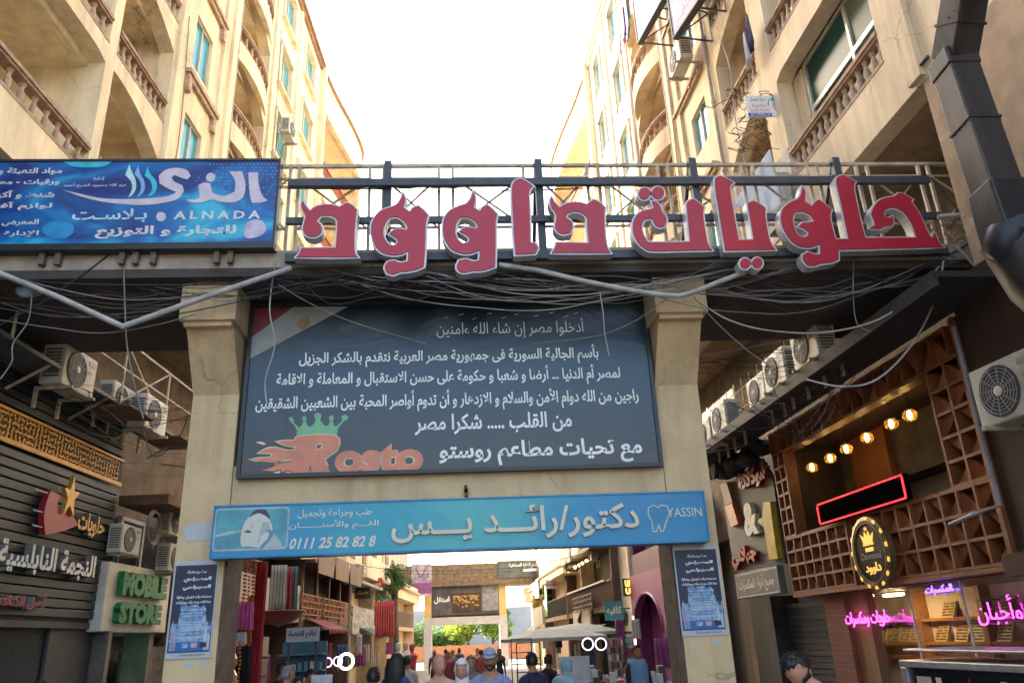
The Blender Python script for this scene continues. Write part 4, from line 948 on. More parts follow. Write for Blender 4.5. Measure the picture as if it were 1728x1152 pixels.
# upper room behind the opening
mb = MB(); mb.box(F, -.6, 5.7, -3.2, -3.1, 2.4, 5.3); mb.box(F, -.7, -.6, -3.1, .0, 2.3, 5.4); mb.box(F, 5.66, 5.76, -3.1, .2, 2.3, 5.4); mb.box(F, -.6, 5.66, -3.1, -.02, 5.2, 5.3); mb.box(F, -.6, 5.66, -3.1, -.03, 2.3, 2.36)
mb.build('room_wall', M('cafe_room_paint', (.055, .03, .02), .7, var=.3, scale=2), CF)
mb = MB(); mb.box(F, 3.7, 5.0, -1.2, -1.1, 2.36, 5.2); mb.build('orange_screen', M('orange_panel', (.30, .09, .025), .6, var=.15), CF)
mb = MB()
for a in (1.2, 1.9, 2.6): mb.box(F, a, a + .09, -1.6, -1.5, 2.36, 5.2)
mb.box(F, 1.2, 2.69, -1.6, -1.5, 4.55, 4.64); mb.build('window_post', WOOD, CF)
mb = MB()
for i in range(7): mb.box(F, 2.8, 4.3, -2.9, -2.85, 3.5 + i * .17, 3.58 + i * .17)
mb.build('slatted_panel', M('lit_slats', (.36, .20, .07), .4, var=.2), CF)
# ground floor of the shop
mb = MB()
mb.box(F, 4.0, 4.75, -.1, .12, 0, 2.25, 0); mb.build('brick_pier', M('red_brick', (.20, .06, .04), .8, var=.3, scale=6, bump=.4, bscale=12), CF)
mb = MB()
for i in range(24): mb.box(F, 3.98, 4.77, .12, .126, .1 + i * .09, .108 + i * .09)
mb.build('brick_joint', M('mortar', (.32, .20, .15), .9, var=.1), CF)
mb = MB(); mb.box(F, 3.35, 3.95, -.12, .05, 0, 2.25); mb.build('wood_pier', M('pier_wood', (.24, .12, .05), .55, var=.25, scale=3, streak=True), CF)
mb = MB(); mb.box(F, -1.2, 9.0, -2.3, -2.2, 0, 2.3); mb.box(F, -1.2, 5.6, -2.2, .05, 2.262, 2.298); mb.box(F, 5.6, 9.0, -2.2, -1.0, 2.262, 2.298); mb.box(F, 8.9, 9.0, -2.2, -1.0, 0, 2.26); mb.box(F, 5.8, 9.0, -1.1, -1.02, 0, 2.26); mb.box(F, -1.3, -1.2, -2.2, .05, 0, 2.3); mb.build('shop_back_wall', M('shop_back_wood', (.12, .05, .02), .55, var=.25, scale=3), CF)
mb = MB()
zs1, zs2 = F.px(1500, 1082, -1.62)[1], F.px(1500, 1046, -1.62)[1]
for z in (1.1, zs1 - .05, zs2 - .05): mb.box(F, -1.1, 8.8, -2.2, -1.6, z, z + .05)
for a in [F.px(q, 1060, -1.6)[0] for q in (1558, 1440, 1668)]: mb.box(F, a, a + .12, -2.2, -1.58, 0, 2.26)
mb.build('shelf', M('shelf_wood', (.36, .16, .05), .5, var=.2, scale=4), CF)
mb = MB(); mb.box(F, -1.1, 3.3, -.06, -.05, .9, 2.26); mb.build('shop_window', M('clear_shop_glass', (.9, .95, .95), .03, var=0, trans=1, alpha=.12), CF)
for a in (.9, 2.2): mb = MB(); mb.box(F, a, a + .035, -.04, -.02, .9, 2.26); mb.build('glazing_bar', ALU, CF)
WARM = M('warm_tube', (1, .8, .5), .5, var=0, emit=(1, .72, .36), estr=14)
CLB = thing('ceiling_lamp', 'glowing strip lamp on the ceiling of the sweet shop below the lattice', 'lamp', F.w(1.9, -1.0, 2.2))
mb = MB(); la = F.px(1505, 1001, -.9)[0]; mb.box(F, la - .22, la + .22, -1.0, -.85, 2.19, 2.225); mb.build('diffuser', WARM, CLB)
mb = MB(); mb.box(F, la - .26, la + .26, -1.04, -.8, 2.226, 2.258); mb.build('housing', ALU, CLB)
# trays of sweets on the shelves
TR = None; kk = 0
for z, l in ((zs1, (1461, 1482, 1504, 1523, 1541, 1584, 1618, 1645, 1690)), (zs2, (1604, 1700))):
    for q_ in l:
        a = F.px(q_, 1066, -1.62)[0] - .17
        p = F.w(a + .17, -1.62, z + .005)
        if TR is None:
            X = Fr((0, 0, 0), (1, 0, 0), (0, -1, 0)); TR = thing('sweet_box', '', 'box', p)
            TR.location = (0, 0, 0); c = .0
            mb = MB(); mb.add([(-.17, 0, 0), (.17, 0, 0), (.17, .12, .27), (-.17, .12, .27), (-.17, .05, -.0), (.17, .05, 0), (.17, .17, .25), (-.17, .17, .25)], [(0, 1, 2, 3), (4, 7, 6, 5), (0, 4, 5, 1), (3, 2, 6, 7), (0, 3, 7, 4), (1, 5, 6, 2)]); mb.build('box_body', M('gold_box', (.58, .45, .18), .5, var=.15), TR)
            mb = MB()
            rr = random.Random(5)
            for i in range(7):
                for j in range(5): mb.ball((-.13 + i * .043, -.004 + .02 + j * .021, .035 + j * .047), .019, 6, rr.choice((0, 1, 1, 2)))
            mb.build('sweets', [M('sweet_red', (.30, .06, .03), .4), M('sweet_brown', (.16, .07, .03), .4), M('sweet_pale', (.55, .40, .2), .4)], TR)
            o = TR
        else: o = copy_tree(TR)
        o.location = p; o.rotation_euler = (0, 0, atan2(F.n.y, F.n.x) + pi / 2)
        o['label'] = 'gold box of brown sweets tilted on the %s shelf of the lit sweet shop' % ('middle' if z == zs1 else 'upper'); o['group'] = 'boxes of sweets on the %s shelf' % ('middle' if z == zs1 else 'upper'); kk += 1
# pendant globe lamps
AMB = M('amber_globe', (.95, .55, .15), .05, var=0, trans=.75, alpha=.42, spec=.8)
BULB = M('bulb_glow', (1, .8, .45), .4, var=0, emit=(1, .66, .24), estr=9)
PD = None
pend = [((1370, 788), 'lowest and farthest'), ((1401, 773), 'second from the far end'), ((1428, 757), 'third from the far end'), ((1463, 738), 'fourth from the far end'), ((1504, 715), 'second from the near end'), ((1535, 700), 'nearest and highest')]
for (px, wd) in pend + [((1531, 738), None), ((1577, 714), None)]:
    b = -.28 if wd else -1.5
    a, z = F.px(*px, b); p = F.w(a, b, z)
    if PD is None:
        PD = thing('pendant_lamp', '', 'lamp', (0, 0, 0))
        mb = MB(); mb.ball((0, 0, 0), .115, 18, 0, (1, 1, .88)); mb.build('globe', AMB, PD, smooth=60)
        mb = MB(); mb.ball((0, 0, .0), .030, 10, 0, (1, 1, 1.6)); mb.build('bulb', BULB, PD, smooth=60)
        mb = MB(); mb.lathe((0, 0, .085), [(.035, 0), (.035, .05), (.012, .07)], 12); mb.build('cap', BLACK, PD)
        mb = MB(); mb.tube([(0, 0, .15), (0, 0, .62)], .005, 5); mb.build('cord', BLACK, PD); o = PD
    else: o = copy_tree(PD)
    o.location = p
    if not wd: o.scale = (.7,) * 3
    o['label'] = ('round amber pendant lamp, %s of the row in the cafe' % wd) if wd else ('small amber pendant lamp deep inside the cafe, %s' % ('behind the nearest globe' if px[0] == 1531 else 'nearest the lattice column'))
    o['group'] = 'amber pendant lamps in the cafe'
# LED message board
LD = thing('led_board', 'long black message board with a glowing red border above the lattice', 'sign', F.w(2.6, .35, 3.4))
a0, z0, a1, z1_ = F.rect(1379, 851, 1536, 867, .36); z0, z1_ = 3.42, 3.80
mb = MB(); mb.box(F, a0, a1, .27, .36, z0, z1_); mb.build('case', M('led_board_black', (.004, .0035, .0035), .8, var=.2, spec=0), LD, bevel=.01)
mb = MB(); REDE = M('red_led', (1, .05, .08), .4, var=0, emit=(1, .015, .03), estr=.28); n = 52
for i in range(n):
    a = a0 + .02 + (a1 - a0 - .04) * i / n; w = (a1 - a0) / n * .42
    mb.box(F, a, a + w * 1.5, .36, .372, z0 + .008, z0 + .034); mb.box(F, a, a + w * 1.5, .36, .372, z1_ - .034, z1_ - .008)
for i in range(8):
    z = z0 + .04 + (z1_ - z0 - .08) * i / 8; mb.box(F, a0 + .008, a0 + .05, .36, .372, z, z + .03); mb.box(F, a1 - .05, a1 - .008, .36, .372, z, z + .03)
mb.build('led_border', REDE, LD)
# round gold emblem
RN = thing('round_sign', 'round black and gold crown sign between the two lattice panels', 'sign', F.w(2.58, .35, 2.3))
c = F.px(1470, 932, .34)
mb = MB(); mb.lathe(F.w(c[0], .26, c[1]), [(.56, 0), (.56, .10), (.50, .115), (.50, .10), (.47, .10), (.47, .115), (.45, .115), (.45, .09), (0, .09)], 40, 0, F.n, cap=False); mb.build('rim', M('bronze_rim', (.20, .14, .07), .4, .4, var=.2), RN, smooth=40)
mb = MB(); mb.plate(F, circ(c[0], c[1], .452, 40), (), .26, .352); mb.build('disc', M('sign_black_gloss', (.012, .012, .012), .25, var=.1), RN)
mb = MB()
for i in range(30):
    t = 2 * pi * i / 30
    if i % 2 == 0: mb.plate(F, [(c[0] + r * cos(t + d), c[1] + r * sin(t + d)) for r, d in ((.505, 0), (.555, 0), (.555, .13), (.505, .13))], (), .36, .378)
cw = [(-.20, .10), (.20, .10), (.17, .16), (.25, .32), (.12, .24), (.07, .36), (0, .26), (-.07, .36), (-.12, .24), (-.25, .32), (-.17, .16)]
mb.plate(F, [(c[0] + x * .8, c[1] + y * .85 + .03) for x, y in cw], (), .353, .365)
mb.ball(F.w(c[0], .36, c[1] + .37), .03, 8); mb.box(F, c[0] - .12, c[0] + .12, .353, .362, c[1] + .02, c[1] + .08)
text(mb, F, (c[0] - .24, c[1] - .33, c[0] + .22, c[1] - .15), 'داوود', .353, .03, 0, .01)
mb.build('gold_emblem', M('glowing_gold', (.75, .45, .10), .3, .5, var=.1, emit=(.8, .45, .1), estr=.15), RN)  # gold colour that also emits a faint glow of its own
mb = MB(); text(mb, F, (c[0] - .30, c[1] - .10, c[0] + .30, c[1] + .01), 'Dawood', .353, .01, 0, 0, False); mb.build('grey_script', M('grey_script_ink', (.25, .25, .25), .4), RN)
# neon signs
PINK = M('pink_neon', (1, .1, .9), .4, var=0, emit=(.95, .06, .80), estr=.75); BLUEN = M('blue_neon', (.2, .1, 1), .4, var=0, emit=(.14, .06, 1.0), estr=1.0)
def neon(s, box, b, mat, label, bold):
    T = thing('neon_sign', label, 'sign', F.w((box[0] + box[2]) / 2, b, box[1])); mb = MB(); text(mb, F, box, s, b, bold, 0, .01); mb.build('neon_lettering', mat, T)
    mb = MB(); mb.box(F, box[0], box[2], b - .02, b - .012, box[1] + .02, box[1] + .035); mb.box(F, box[0], box[2], b - .02, b - .012, box[3] - .05, box[3] - .035); mb.build('wire_rail', BLACK, T)
neon('حلويات ومكسرات', F.rect(1427, 1030, 1503, 1057, .17), .17, PINK, 'pink neon Arabic sign over the wooden pier of the lit sweet shop', .004)
neon('المكسرات', F.rect(1562, 986, 1608, 1003, .02), .02, BLUEN, 'small violet blue neon sign high in the sweet shop window', .02)
neon('وأجبان', F.rect(1648, 1004, 1724, 1054, .02), .02, PINK, 'big pink neon Arabic sign at the right edge of the sweet shop window', -.012)
# refrigerated counter
FC = thing('display_counter', 'silver and black refrigerated display counter in front of the lit sweet shop', 'counter', F.w(.6, .9, 0))
mb = MB(); ce = F.px(1524, 1120, 1.3)[0]; mb.box(F, -3.2, ce, .55, 1.35, 1.22, 1.30); mb.box(F, -3.2, ce - .05, .5, 1.3, 1.40, 1.43); mb.box(F, ce - .13, ce, .55, 1.35, .1, 1.22); mb.box(F, -3.2, ce - .15, .55, 1.32, 0, .35)
mb.build('steel_frame', M('brushed_steel', (.42, .43, .46), .35, .7, var=.15, scale=5), FC, bevel=.012)
mb = MB(); mb.box(F, -3.2, ce - .14, .58, 1.30, .35, 1.21); mb.build('black_glass', DGLASS, FC)
for a, w, c_ in ((ce - .55, .3, WHITEP), (ce - .75, .1, WHITEP), (ce - 1.9, .1, WHITEP)):
    mb = MB(); mb.box(F, a, a + w, 1.302, 1.306, .92, 1.12); mb.build('price_card', c_, FC)
mb = MB(); text(mb, F, (ce - 1.4, .95, ce - .95, 1.13), 'داوود', 1.303, .02); mb.build('red_script', REDL, FC)
# dark shutter and wall between cafe and chili board
mb = MB()
for i in range(18): mb.box(F, 5.0, 7.6, -.42 , -.40 + .02 * (i % 2), .15 + i * .115, .255 + i * .115)
tag(mb.build('roller_shutter', M('shutter_navy', (.035, .045, .06), .5, var=.2), None), 'closed dark roller shutter between the sweet shop and the chili board', 'shutter')
mb = MB(); mb.box(F, 5.76, 10.5, -.8, -.7, 0, 5.6); mb.box(F, 7.7, 8.2, -.7, -.1, 0, 2.4)
T = tag(mb.build('dark_shop_wall', M('dark_shop_wall', (.05, .045, .04), .8, var=.3, scale=2), None), 'gloomy recessed shop wall behind the grey chili board', 'wall')
# grey board with fruit and ice-cream letters
CB = thing('snack_board', 'tall grey board with red letters, orange popsicle, white ampersand and yellow ice stick', 'sign', F.w(7.4, .3, 2.6))
mb = MB(); mb.plate(F, [(5.95, 2.95), (8.85, 3.05), (8.95, 5.0), (7.4, 5.1), (6.4, 5.2), (5.9, 4.6)], (), .10, .2); mb.build('board', M('board_grey', (.085, .092, .098), .6, var=.15, scale=2, grime=.4), CB)
U = lambda x, y: F.px(1190 + x / 4.1125, 740 + y / 4.1125, .3)
def boxU(x0, y0, x1, y1): 
    p, q = U(x0, (y0 + y1) / 2), U(x1, (y0 + y1) / 2); t, u = U((x0 + x1) / 2, y0), U((x0 + x1) / 2, y1); return (min(p[0], q[0]), u[1], max(p[0], q[0]), t[1])
mb = MB(); text(mb, F, boxU(222, 185, 440, 350), 'شوكلاتة', .2, .05, 0, .1, ms=0); mb.build('red_lettering', REDL, CB)
mb = MB(); text(mb, F, boxU(180, 740, 355, 900), 'جيلاتي', .2, .06, 0, .1, ms=0); mb.build('red_lettering', REDL, CB)
mb = MB(); text(mb, F, boxU(262, 430, 358, 675), '&', .2, .05, 0, .1, False, ms=0); mb.build('ampersand', WHL, CB)
mb = MB(); mb.plate(F, [U(*p) for p in ((100, 320), (148, 300), (188, 440), (140, 460))], (), .2, .3, 0); mb.plate(F, [U(*p) for p in ((140, 470), (190, 445), (235, 590), (185, 612))], (), .2, .32, 1); mb.build('popsicle', [M('stick_orange', (.30, .12, .05), .5), M('pop_orange', (.42, .05, .012), .4)], CB)
mb = MB(); mb.plate(F, [U(*p) for p in ((408, 440), (455, 435), (470, 560), (490, 700), (510, 830), (450, 840), (430, 720), (412, 610), (375, 585), (372, 560), (402, 545))], (), .2, .32); mb.build('yellow_ice', M('ice_yellow', (.46, .33, .008), .45, var=.2, scale=5), CB)
GS = thing('grey_sign', 'small grey sign with white Arabic letters under the chili board', 'sign', F.w(7.2, .4, 2.35))
mb = MB(); mb.box(F, 6.05, 8.5, .2, .34, 2.38, 2.93); mb.build('panel', M('sign_slate', (.10, .11, .11), .55, var=.15), GS, bevel=.012)
mb = MB(); text(mb, F, (6.3, 2.48, 8.3, 2.84), 'جميع أنواع المكسرات', .343, .02); frame_bars(mb, F, 6.12, 2.43, 8.43, 2.88, .018, .341, .346); mb.build('lettering', M('sign_grey_white', (.78, .78, .76), .5), GS)
# bundle of cloth and fan stuck above the board
T = thing('cable_bundle', 'dark bundle of sacks and a pale folded fan wedged above the chili board', 'bundle', F.w(7.8, .4, 5.2))
mb = MB(); rr = random.Random(9)
for i in range(26): mb.ball(F.w(6.3 + rr.random() * 3.0, .1 + rr.random() * .5, 5.15 + rr.random() * .55), .12 + rr.random() * .16, 8, 0, (1, 1.2, .7))
mb.build('sacks', M('sack_black', (.025, .028, .035), .8, var=.4, scale=6), T, smooth=60)
mb = MB(); p = F.w(7.9, .75, 4.95)
for i in range(9): mb.quad([p, p + V((0, -.25 + i * .06, .42)), p + V((-.02, -.21 + i * .06, .42))])
mb.build('folded_fan', M('fan_paper', (.42, .46, .42), .8, var=.2), T)
F = FR_
# ledge with the row of condensers
LG2 = thing('service_ledge', 'dark ledge under the row of air conditioners above the wooden cafe', 'ledge', F.w(6, .5, 5.7))
mb = MB(); mb.box(F, -1.8, 10.8, .0, .98, 5.62, 5.70); mb.box(F, -1.8, 10.8, .93, .98, 5.50, 5.62); mb.build('deck', M('ledge_dark', (.04, .04, .04), .7, var=.3), LG2)
mb = MB()
for k in range(16):
    a = 5.2 + k * .55; mb.tube([F.w(a, -1.0, 7.9), F.w(a + .03, -1.0, 5.8)], .014, 5)
for z in (6.1, 6.6, 7.1, 7.6): mb.tube([F.w(5, -.98, z), F.w(14, -.98, z + .05)], .012, 5)
mb.build('wire_mesh', PIPE, LG2)
# dark side wall at the far right with the orange return
mb = MB(); mb.box(F, -5.5, -.74, -.3, .02, 2.3, 6.0); mb.box(F, -5.5, -1.3, -.31, .0, 6.0, 8.95, 1); mb.box(F, -5.5, -.74, .02, .25, 2.2, 2.45)
T = tag(mb.build('side_wall', [M('dark_brown_wall', (0.0492, 0.02296, 0.01312), .75, var=.3, scale=1.5, grime=.4), M('upper_tan_wall', (.42, .31, .21), .85, var=.2, scale=1.5, grime=.6, drip=.5)], None), 'dark brown wall right of the wooden lattice under the exhaust duct', 'wall')
mb = MB(); mb.tube([F.w(-.95, .25, 5.3), F.w(-.95, .25, 3.0), F.w(-.60, .36, 2.95), F.w(-.1, .36, 2.9)], .028, 6); single(mb, 'grey_pipe', M('grey_pipe_paint', (.22, .22, .25), .5, var=.2), 'thin grey pipe bent beside the lattice at the right', 'pipe')

# square exhaust duct
DU = thing('exhaust_duct', 'big square dark metal exhaust duct bending up a tan wall, black wrapped below', 'duct', F.w(-1.7, .9, 5))
DUM = M('duct_metal', (0.0574, 0.05412, 0.05904), .42, .55, var=.35, scale=2.5, grime=.8, streak=True)
def duct(l, w, mat, name, mb=None):
    mb = MB(); mb.tube(l, w * .7071, 4, 0); return mb.build(name, mat, DU, bevel=.015)
bd = .85
def dp(px, b=bd): a, z = F.px(*px, b); return F.w(a, b, z)
lo, mid, hi = dp((1694, 355)), dp((1609, 108)), None
hi = dp((1634, -40), .8)
duct([lo, mid], .36, DUM, 'duct_lower'); duct([mid + (hi - mid).normalized() * .06, hi], .36, DUM, 'duct_upper')
mb = MB(); d = (lo - mid).normalized(); mb.tube([mid - d * .10, mid + d * .14], .275, 4); mb.build('elbow', DUM, DU, bevel=.02)
mb = MB(); mb.tube([lo - d * .30, lo + d * .05, lo + d * .5], [.29, .31, .32], 4); mb.build('black_wrap', M('black_tarp', (.012, .012, .016), .5, var=.3, bump=.4, bscale=5), DU, bevel=.03)
mb = MB(); e = lo + d * .42; mb.tube([e + V((0, 0, .1)), e + V((.08, -.2, -.5)), e + V((.3, -.5, -1.3))], [.34, .40, .36], 10); mb.build('tarp_hang', M('black_tarp', ()), DU, smooth=50)
mb = MB(); mb.lathe(e + V((-.30, -.1, -.22)), [(.0, -.05), (.12, .0), (.21, .18), (.22, .30)], 18, 0, V((.35, -.1, .6))); mb.build('cowl', M('cowl_steel', (.025, .03, .04), .4, .5, var=.2), DU, smooth=50)

for q_, t_ in ((lo.lerp(mid, .12), .395), (lo.lerp(mid, .55), .385), (mid.lerp(hi, .45), .385)):
    dd = (lo - mid).normalized() if t_ != .385 or q_.z < mid.z else (hi - mid).normalized()
    mb = MB(); mb.tube([q_ - dd * .015, q_ + dd * .015], t_ * .7071, 4)
    for sx in (-1, 1):
        for k in range(4): mb.ball(q_ + dd * .03 + FR_.ux * (-.16 + .1 * k) + FR_.n * (.19 * sx), .012, 6)
    mb.build('flange', DUM, DU)
# ================================================================== inside the alley (past the gateway)
WD2 = M('stall_wood', (.11, .06, .032), .65, var=.25, scale=4, streak=True)
WD3 = M('pale_wood', (.19, .105, .055), .65, var=.2, scale=4, streak=True)
def stripes(mb, F, a0, a1, z0, z1, b, n, m=0):
    d = (a1 - a0) / n
    for i in range(n): mb.box(F, a0 + d * i + d * .06, a0 + d * (i + 1) - d * .06, b, b + .025, z0, z1, m)
# --- hanging beads and scarves just behind the left pillar
HB = thing('bead_curtain', 'curtain of orange bead strings hanging behind the left gateway pillar', 'curtain', (-2.7, 11.2, 2.9))
BEAD = M('orange_bead', (.80, .26, .04), .35, var=.25, scale=9); BEADR = M('red_bead', (.60, .06, .04), .35, var=.25, scale=9)
rr = random.Random(4)
pA, pB = atY(388, 1000, 10.85), atY(447, 1000, 12.4); mb = MB(); mb.tube([(pA.x, pA.y, 2.95), (pB.x, pB.y, 2.95)], .02, 6); mb.build('rod', STEEL, HB)
for i in range(13):
    t = (i + rr.uniform(-.35, .35)) / 12; x, y = pA.x + (pB.x - pA.x) * t, pA.y + (pB.y - pA.y) * t; mb = MB(); n = 34 + rr.randint(-10, 8); z = 2.92
    for k in range(n): mb.ball((x + .006 * sin(k), y, z - .05 * k), .019, 6)
    mb.build('bead_string', BEAD if i % 5 not in (2, 4) else BEADR, HB)
def hang(name, x, y, w, z0, z1, mat, label, cat, group=None, folds=5, ry=0):
    n = folds * 4; T = MB()
    for lay in (0, .015):
        pass
    v = []; nz = 6
    for j in range(nz + 1):
        for i in range(n + 1):
            t = i / n; d = .05 * sin(t * folds * 2 * pi) * (.4 + .6 * j / nz); u = -w / 2 + w * t * (1 + .06 * (j / nz - .5))
            v.append((x + u * cos(ry) + d * sin(ry), y + u * sin(ry) - d * cos(ry), z1 - (z1 - z0) * j / nz - (.02 * sin(t * 9) if j == nz else 0)))
    T.add(v, [(j * (n + 1) + i, j * (n + 1) + i + 1, (j + 1) * (n + 1) + i + 1, (j + 1) * (n + 1) + i) for j in range(nz) for i in range(n)])
    o = T.build(name, mat, None, smooth=70); so_ = o.modifiers.new('cloth', 'SOLIDIFY'); so_.thickness = .012
    return tag(o, label, cat, group)
c = atY(415, 1000, 11.3); hang('scarf', c.x, 11.3, .26, 2.02, 2.36, M('pink_satin', (.68, .16, .46), .4, var=.2, scale=6), 'bright pink satin cloth tied across the orange bead strings', 'scarf')
c = atY(411, 1000, 11.25); hang('scarf', c.x, 11.25, .18, 1.84, 1.97, M('white_satin', (.6, .6, .66), .5), 'small white bundle hanging under the pink satin cloth', 'scarf')
c = atY(440, 1000, 12.0); hang('scarf', c.x, 12.0, .16, 1.2, 2.95, M('red_cloth', (.46, .04, .06), .7, var=.2, scale=5), 'long red cloth hanging at the right end of the bead strings', 'scarf')
c = atY(432, 1000, 12.35); hang('scarf', c.x, 12.35, .2, .4, 2.5, M('rose_cloth', (.50, .10, .16), .7, var=.2, scale=5), 'long rose pink cloth hanging beside the red one', 'scarf')
c = atY(412, 1100, 11.6); hang('garment', c.x, 11.6, .2, .3, 1.8, M('black_cloth', (.015, .012, .015), .8), 'black garment hanging low behind the bead strings', 'garment')
mb = MB(); c = atY(390, 1110, 11.05); mb.lathe((c.x, 11.05, .9), [(.10, -.5), (.11, .35), (.09, .55), (.05, .62)], 12); mb.ball((c.x, 11.05, 1.62), .09, 10, 0, (1, 1, 1.25))
single(mb, 'mannequin', M('shiny_mannequin', (.60, .30, .16), .25, var=.2, coat=.5), 'glossy orange mannequin bust under the bead strings by the left pillar', 'mannequin')

# --- shop units: a recessed ground floor, an upper floor and a roof overhang, each front with its own stuff
def ua(F, px, b): return F.px(px, 1090, b)[0]
def unit(F, name, label, u0, u1, zt, mat, b=.9, floor2=2.7, dark=WOODD, up='slats', grp=None):
    T = thing(name, label, 'shop', F.w((u0 + u1) / 2, b, 0))
    mb = MB(); mb.box(F, u0, u1, b - 1.6, b - 1.5, 0, zt); mb.box(F, u0, u0 + .12, b - 1.5, b, 0, zt); mb.box(F, u1 - .12, u1, b - 1.5, b, 0, zt); mb.build('wall', mat, T)
    mb = MB(); mb.box(F, u0 + .12, u1 - .12, b - 1.5, b - .02, floor2 - .12, floor2 + .1); mb.box(F, u0 - .1, u1 + .1, b - 1.6, b + .45, zt, zt + .12); mb.build('floor_slab', mat, T)
    mb = MB(); mb.box(F, u0 + .15, u1 - .15, b - 1.0, b - .95, 0, floor2 - .12); mb.box(F, u0 + .15, u1 - .15, b - .9, b - .85, floor2 + .9, zt); mb.build('dark_opening', M('shop_gloom', (.03, .025, .022), .6, var=.3), T)
    mb = MB()
    if up == 'slats': stripes(mb, F, u0 + .12, u1 - .12, floor2 + .1, floor2 + .95, b - .03, int((u1 - u0) / .22))
    elif up == 'bars':
        mb.box(F, u0, u1, b - .02, b + .03, floor2 + .95, floor2 + 1.02)
        for i in range(int((u1 - u0) / .18)): a = u0 + .1 + i * .18; mb.box(F, a, a + .035, b - .01, b + .02, floor2 + .1, floor2 + .95)
    elif up == 'board': mb.box(F, u0 + .05, u1 - .05, b, b + .08, floor2 - .1, floor2 + 1.0)
    mb.build('balcony_front', dark, T)
    return T
T = unit(FL, 'carpet_shop', 'pale shopfront with hanging shawls just past the left pillar', 10.6, ua(FL, 500, .6), 4.6, M('pale_shop_wall', (.34, .31, .26), .8, var=.2), .6, 2.6, M('dull_white_panel', (.34, .32, .28), .7, var=.15), 'board')
T = unit(FL, 'wooden_tea_house', 'brown wooden two storey tea house across from the magenta arch', ua(FL, 503, .7), ua(FL, 588, .7), 4.3, WD2, .7, 2.45, WD3, 'slats')
for i in range(5):
    mb = MB(); ta, tb = ua(FL, 503, .7), ua(FL, 588, .7); a = ta + .1 + i * (tb - ta - .3) / 4; mb.box(FL, a, a + .16, .60, .72, 2.45, 4.3); mb.build('post', WOODD, T)
mb = MB(); stripes(mb, FL, ta, tb, 4.0, 4.75, 1.16, 3); mb.build('fascia_board', WD3, T)
T = unit(FL, 'poster_shop', 'left shop covered in black and white posters', ua(FL, 590, .7), ua(FL, 628, .7), 4.2, M('poster_shop_wall', (.40, .37, .30), .8, var=.2), .7, 2.3, M('print_mix', (.55, .53, .46), .6, col2=(.08, .09, .08), scale=5, var=.2), 'board')
T = unit(FL, 'green_plant_shop', 'cream left shop with plants on its upper floor', ua(FL, 630, .7), ua(FL, 652, .7), 4.6, M('plant_shop_wall', (.44, .36, .24), .8, var=.2), .7, 2.5, WD3, 'bars')
T = unit(FL, 'shuttered_shop', 'last shop on the left before the second gateway', ua(FL, 653, .7), 47, 4.8, TAN, .7, 2.6, WD2, 'slats')
T = unit(FR_, 'magenta_shop', 'magenta shop with a pointed arch just past the right pillar', ua(FR_, 1140, .1), ua(FR_, 1082, .1), 5.6, M('magenta_paint', (.20, .025, .11), .6, var=.15, scale=2), .1, 3.3, M('magenta_dark', (.10, .012, .06), .6), 'board')
# pointed arch
ma, mb_ = ua(FR_, 1140, .1), ua(FR_, 1082, .1); mb = MB(); a0, a1 = ma + .3, mb_ - .2; ac = (a0 + a1) / 2
arc = [(a0, 0)] + [(a0 + .05 + (ac - a0 - .05) * (1 - cos(t * pi / 2 / 8)) , 1.75 + 1.2 * sin(t * pi / 2 / 8)) for t in range(9)] + [(a1 - .05 - (a1 - .05 - ac) * (1 - cos(t * pi / 2 / 8)), 1.75 + 1.2 * sin(t * pi / 2 / 8)) for t in range(8, -1, -1)] + [(a1, 0)]
mb.plate(FR_, [(ma, 0), (ma, 3.6), (mb_, 3.6), (mb_, 0), (a1, 0)] + arc[::-1][1:-1] + [(a0, 0)], (), .11, .3)
mb.build('arch_panel', M('magenta_light', (.26, .06, .16), .6, var=.12), T)
mb = MB(); mb.tube([FR_.w(a, .31, z) for a, z in arc[1:-1]], .05, 5); mb.build('arch_trim', M('purple_trim', (.16, .02, .12), .5), T)
mb = MB(); mb.box(FR_, a0, a1, -.3, -.25, 0, 3.0); mb.build('arch_back', M('purple_interior', (.22, .03, .17), .6, var=.25), T)
T = thing('cream_shop_pier', 'cream pier with phone logos and stickers between the magenta arch and brown cafe', 'pier', FR_.w(20.5, .9, 0))
pa, pb_ = ua(FR_, 1076, .2), ua(FR_, 1044, .2); F0 = FR_; PF = Fr(FR_.w(pa, .2, 0), FR_.ux, FR_.n)
mb = MB(); mb.box(FR_, pa, pb_, -.8, .2, 0, 6.2); mb.build('pier_wall', M('pier_cream', (.50, .45, .36), .7, var=.12), T)
U = lambda x, z: ((pb_ - pa) * x, z)
mb = MB(); mb.plate(PF, smooth([U(.35, 2.18), U(.42, 2.05), U(.52, 2.05), U(.60, 2.18), U(.62, 2.40), U(.55, 2.5), U(.48, 2.46), U(.38, 2.5), U(.32, 2.36)], 3), (), 0, .03); mb.plate(PF, [U(.46, 2.51), U(.50, 2.53), U(.53, 2.64), U(.48, 2.62)], (), 0, .03)
mb.plate(PF, [U(.2, 1.74), U(.75, 1.78), U(.75, 1.84), U(.2, 1.82)], (), 0, .03); mb.build('dark_logo', BLACK, T)
mb = MB(); mb.box(PF, U(.22, 0)[0], U(.72, 0)[0], 0, .03, 1.40, 1.66); mb.build('blue_sticker', M('sticker_blue', (.08, .22, .36), .5), T)
mb = MB(); mb.box(PF, U(.25, 0)[0], U(.75, 0)[0], 0, .03, .98, 1.28); mb.build('violet_sticker', M('sticker_violet', (.20, .05, .16), .5), T)
mb = MB(); mb.box(PF, -.25, -.10, 0, .12, .5, 2.3); mb.build('tube_lamp', M('tube_light_warm', (1, .85, .6), .4, var=0, emit=(1, .8, .5), estr=1.4), T)
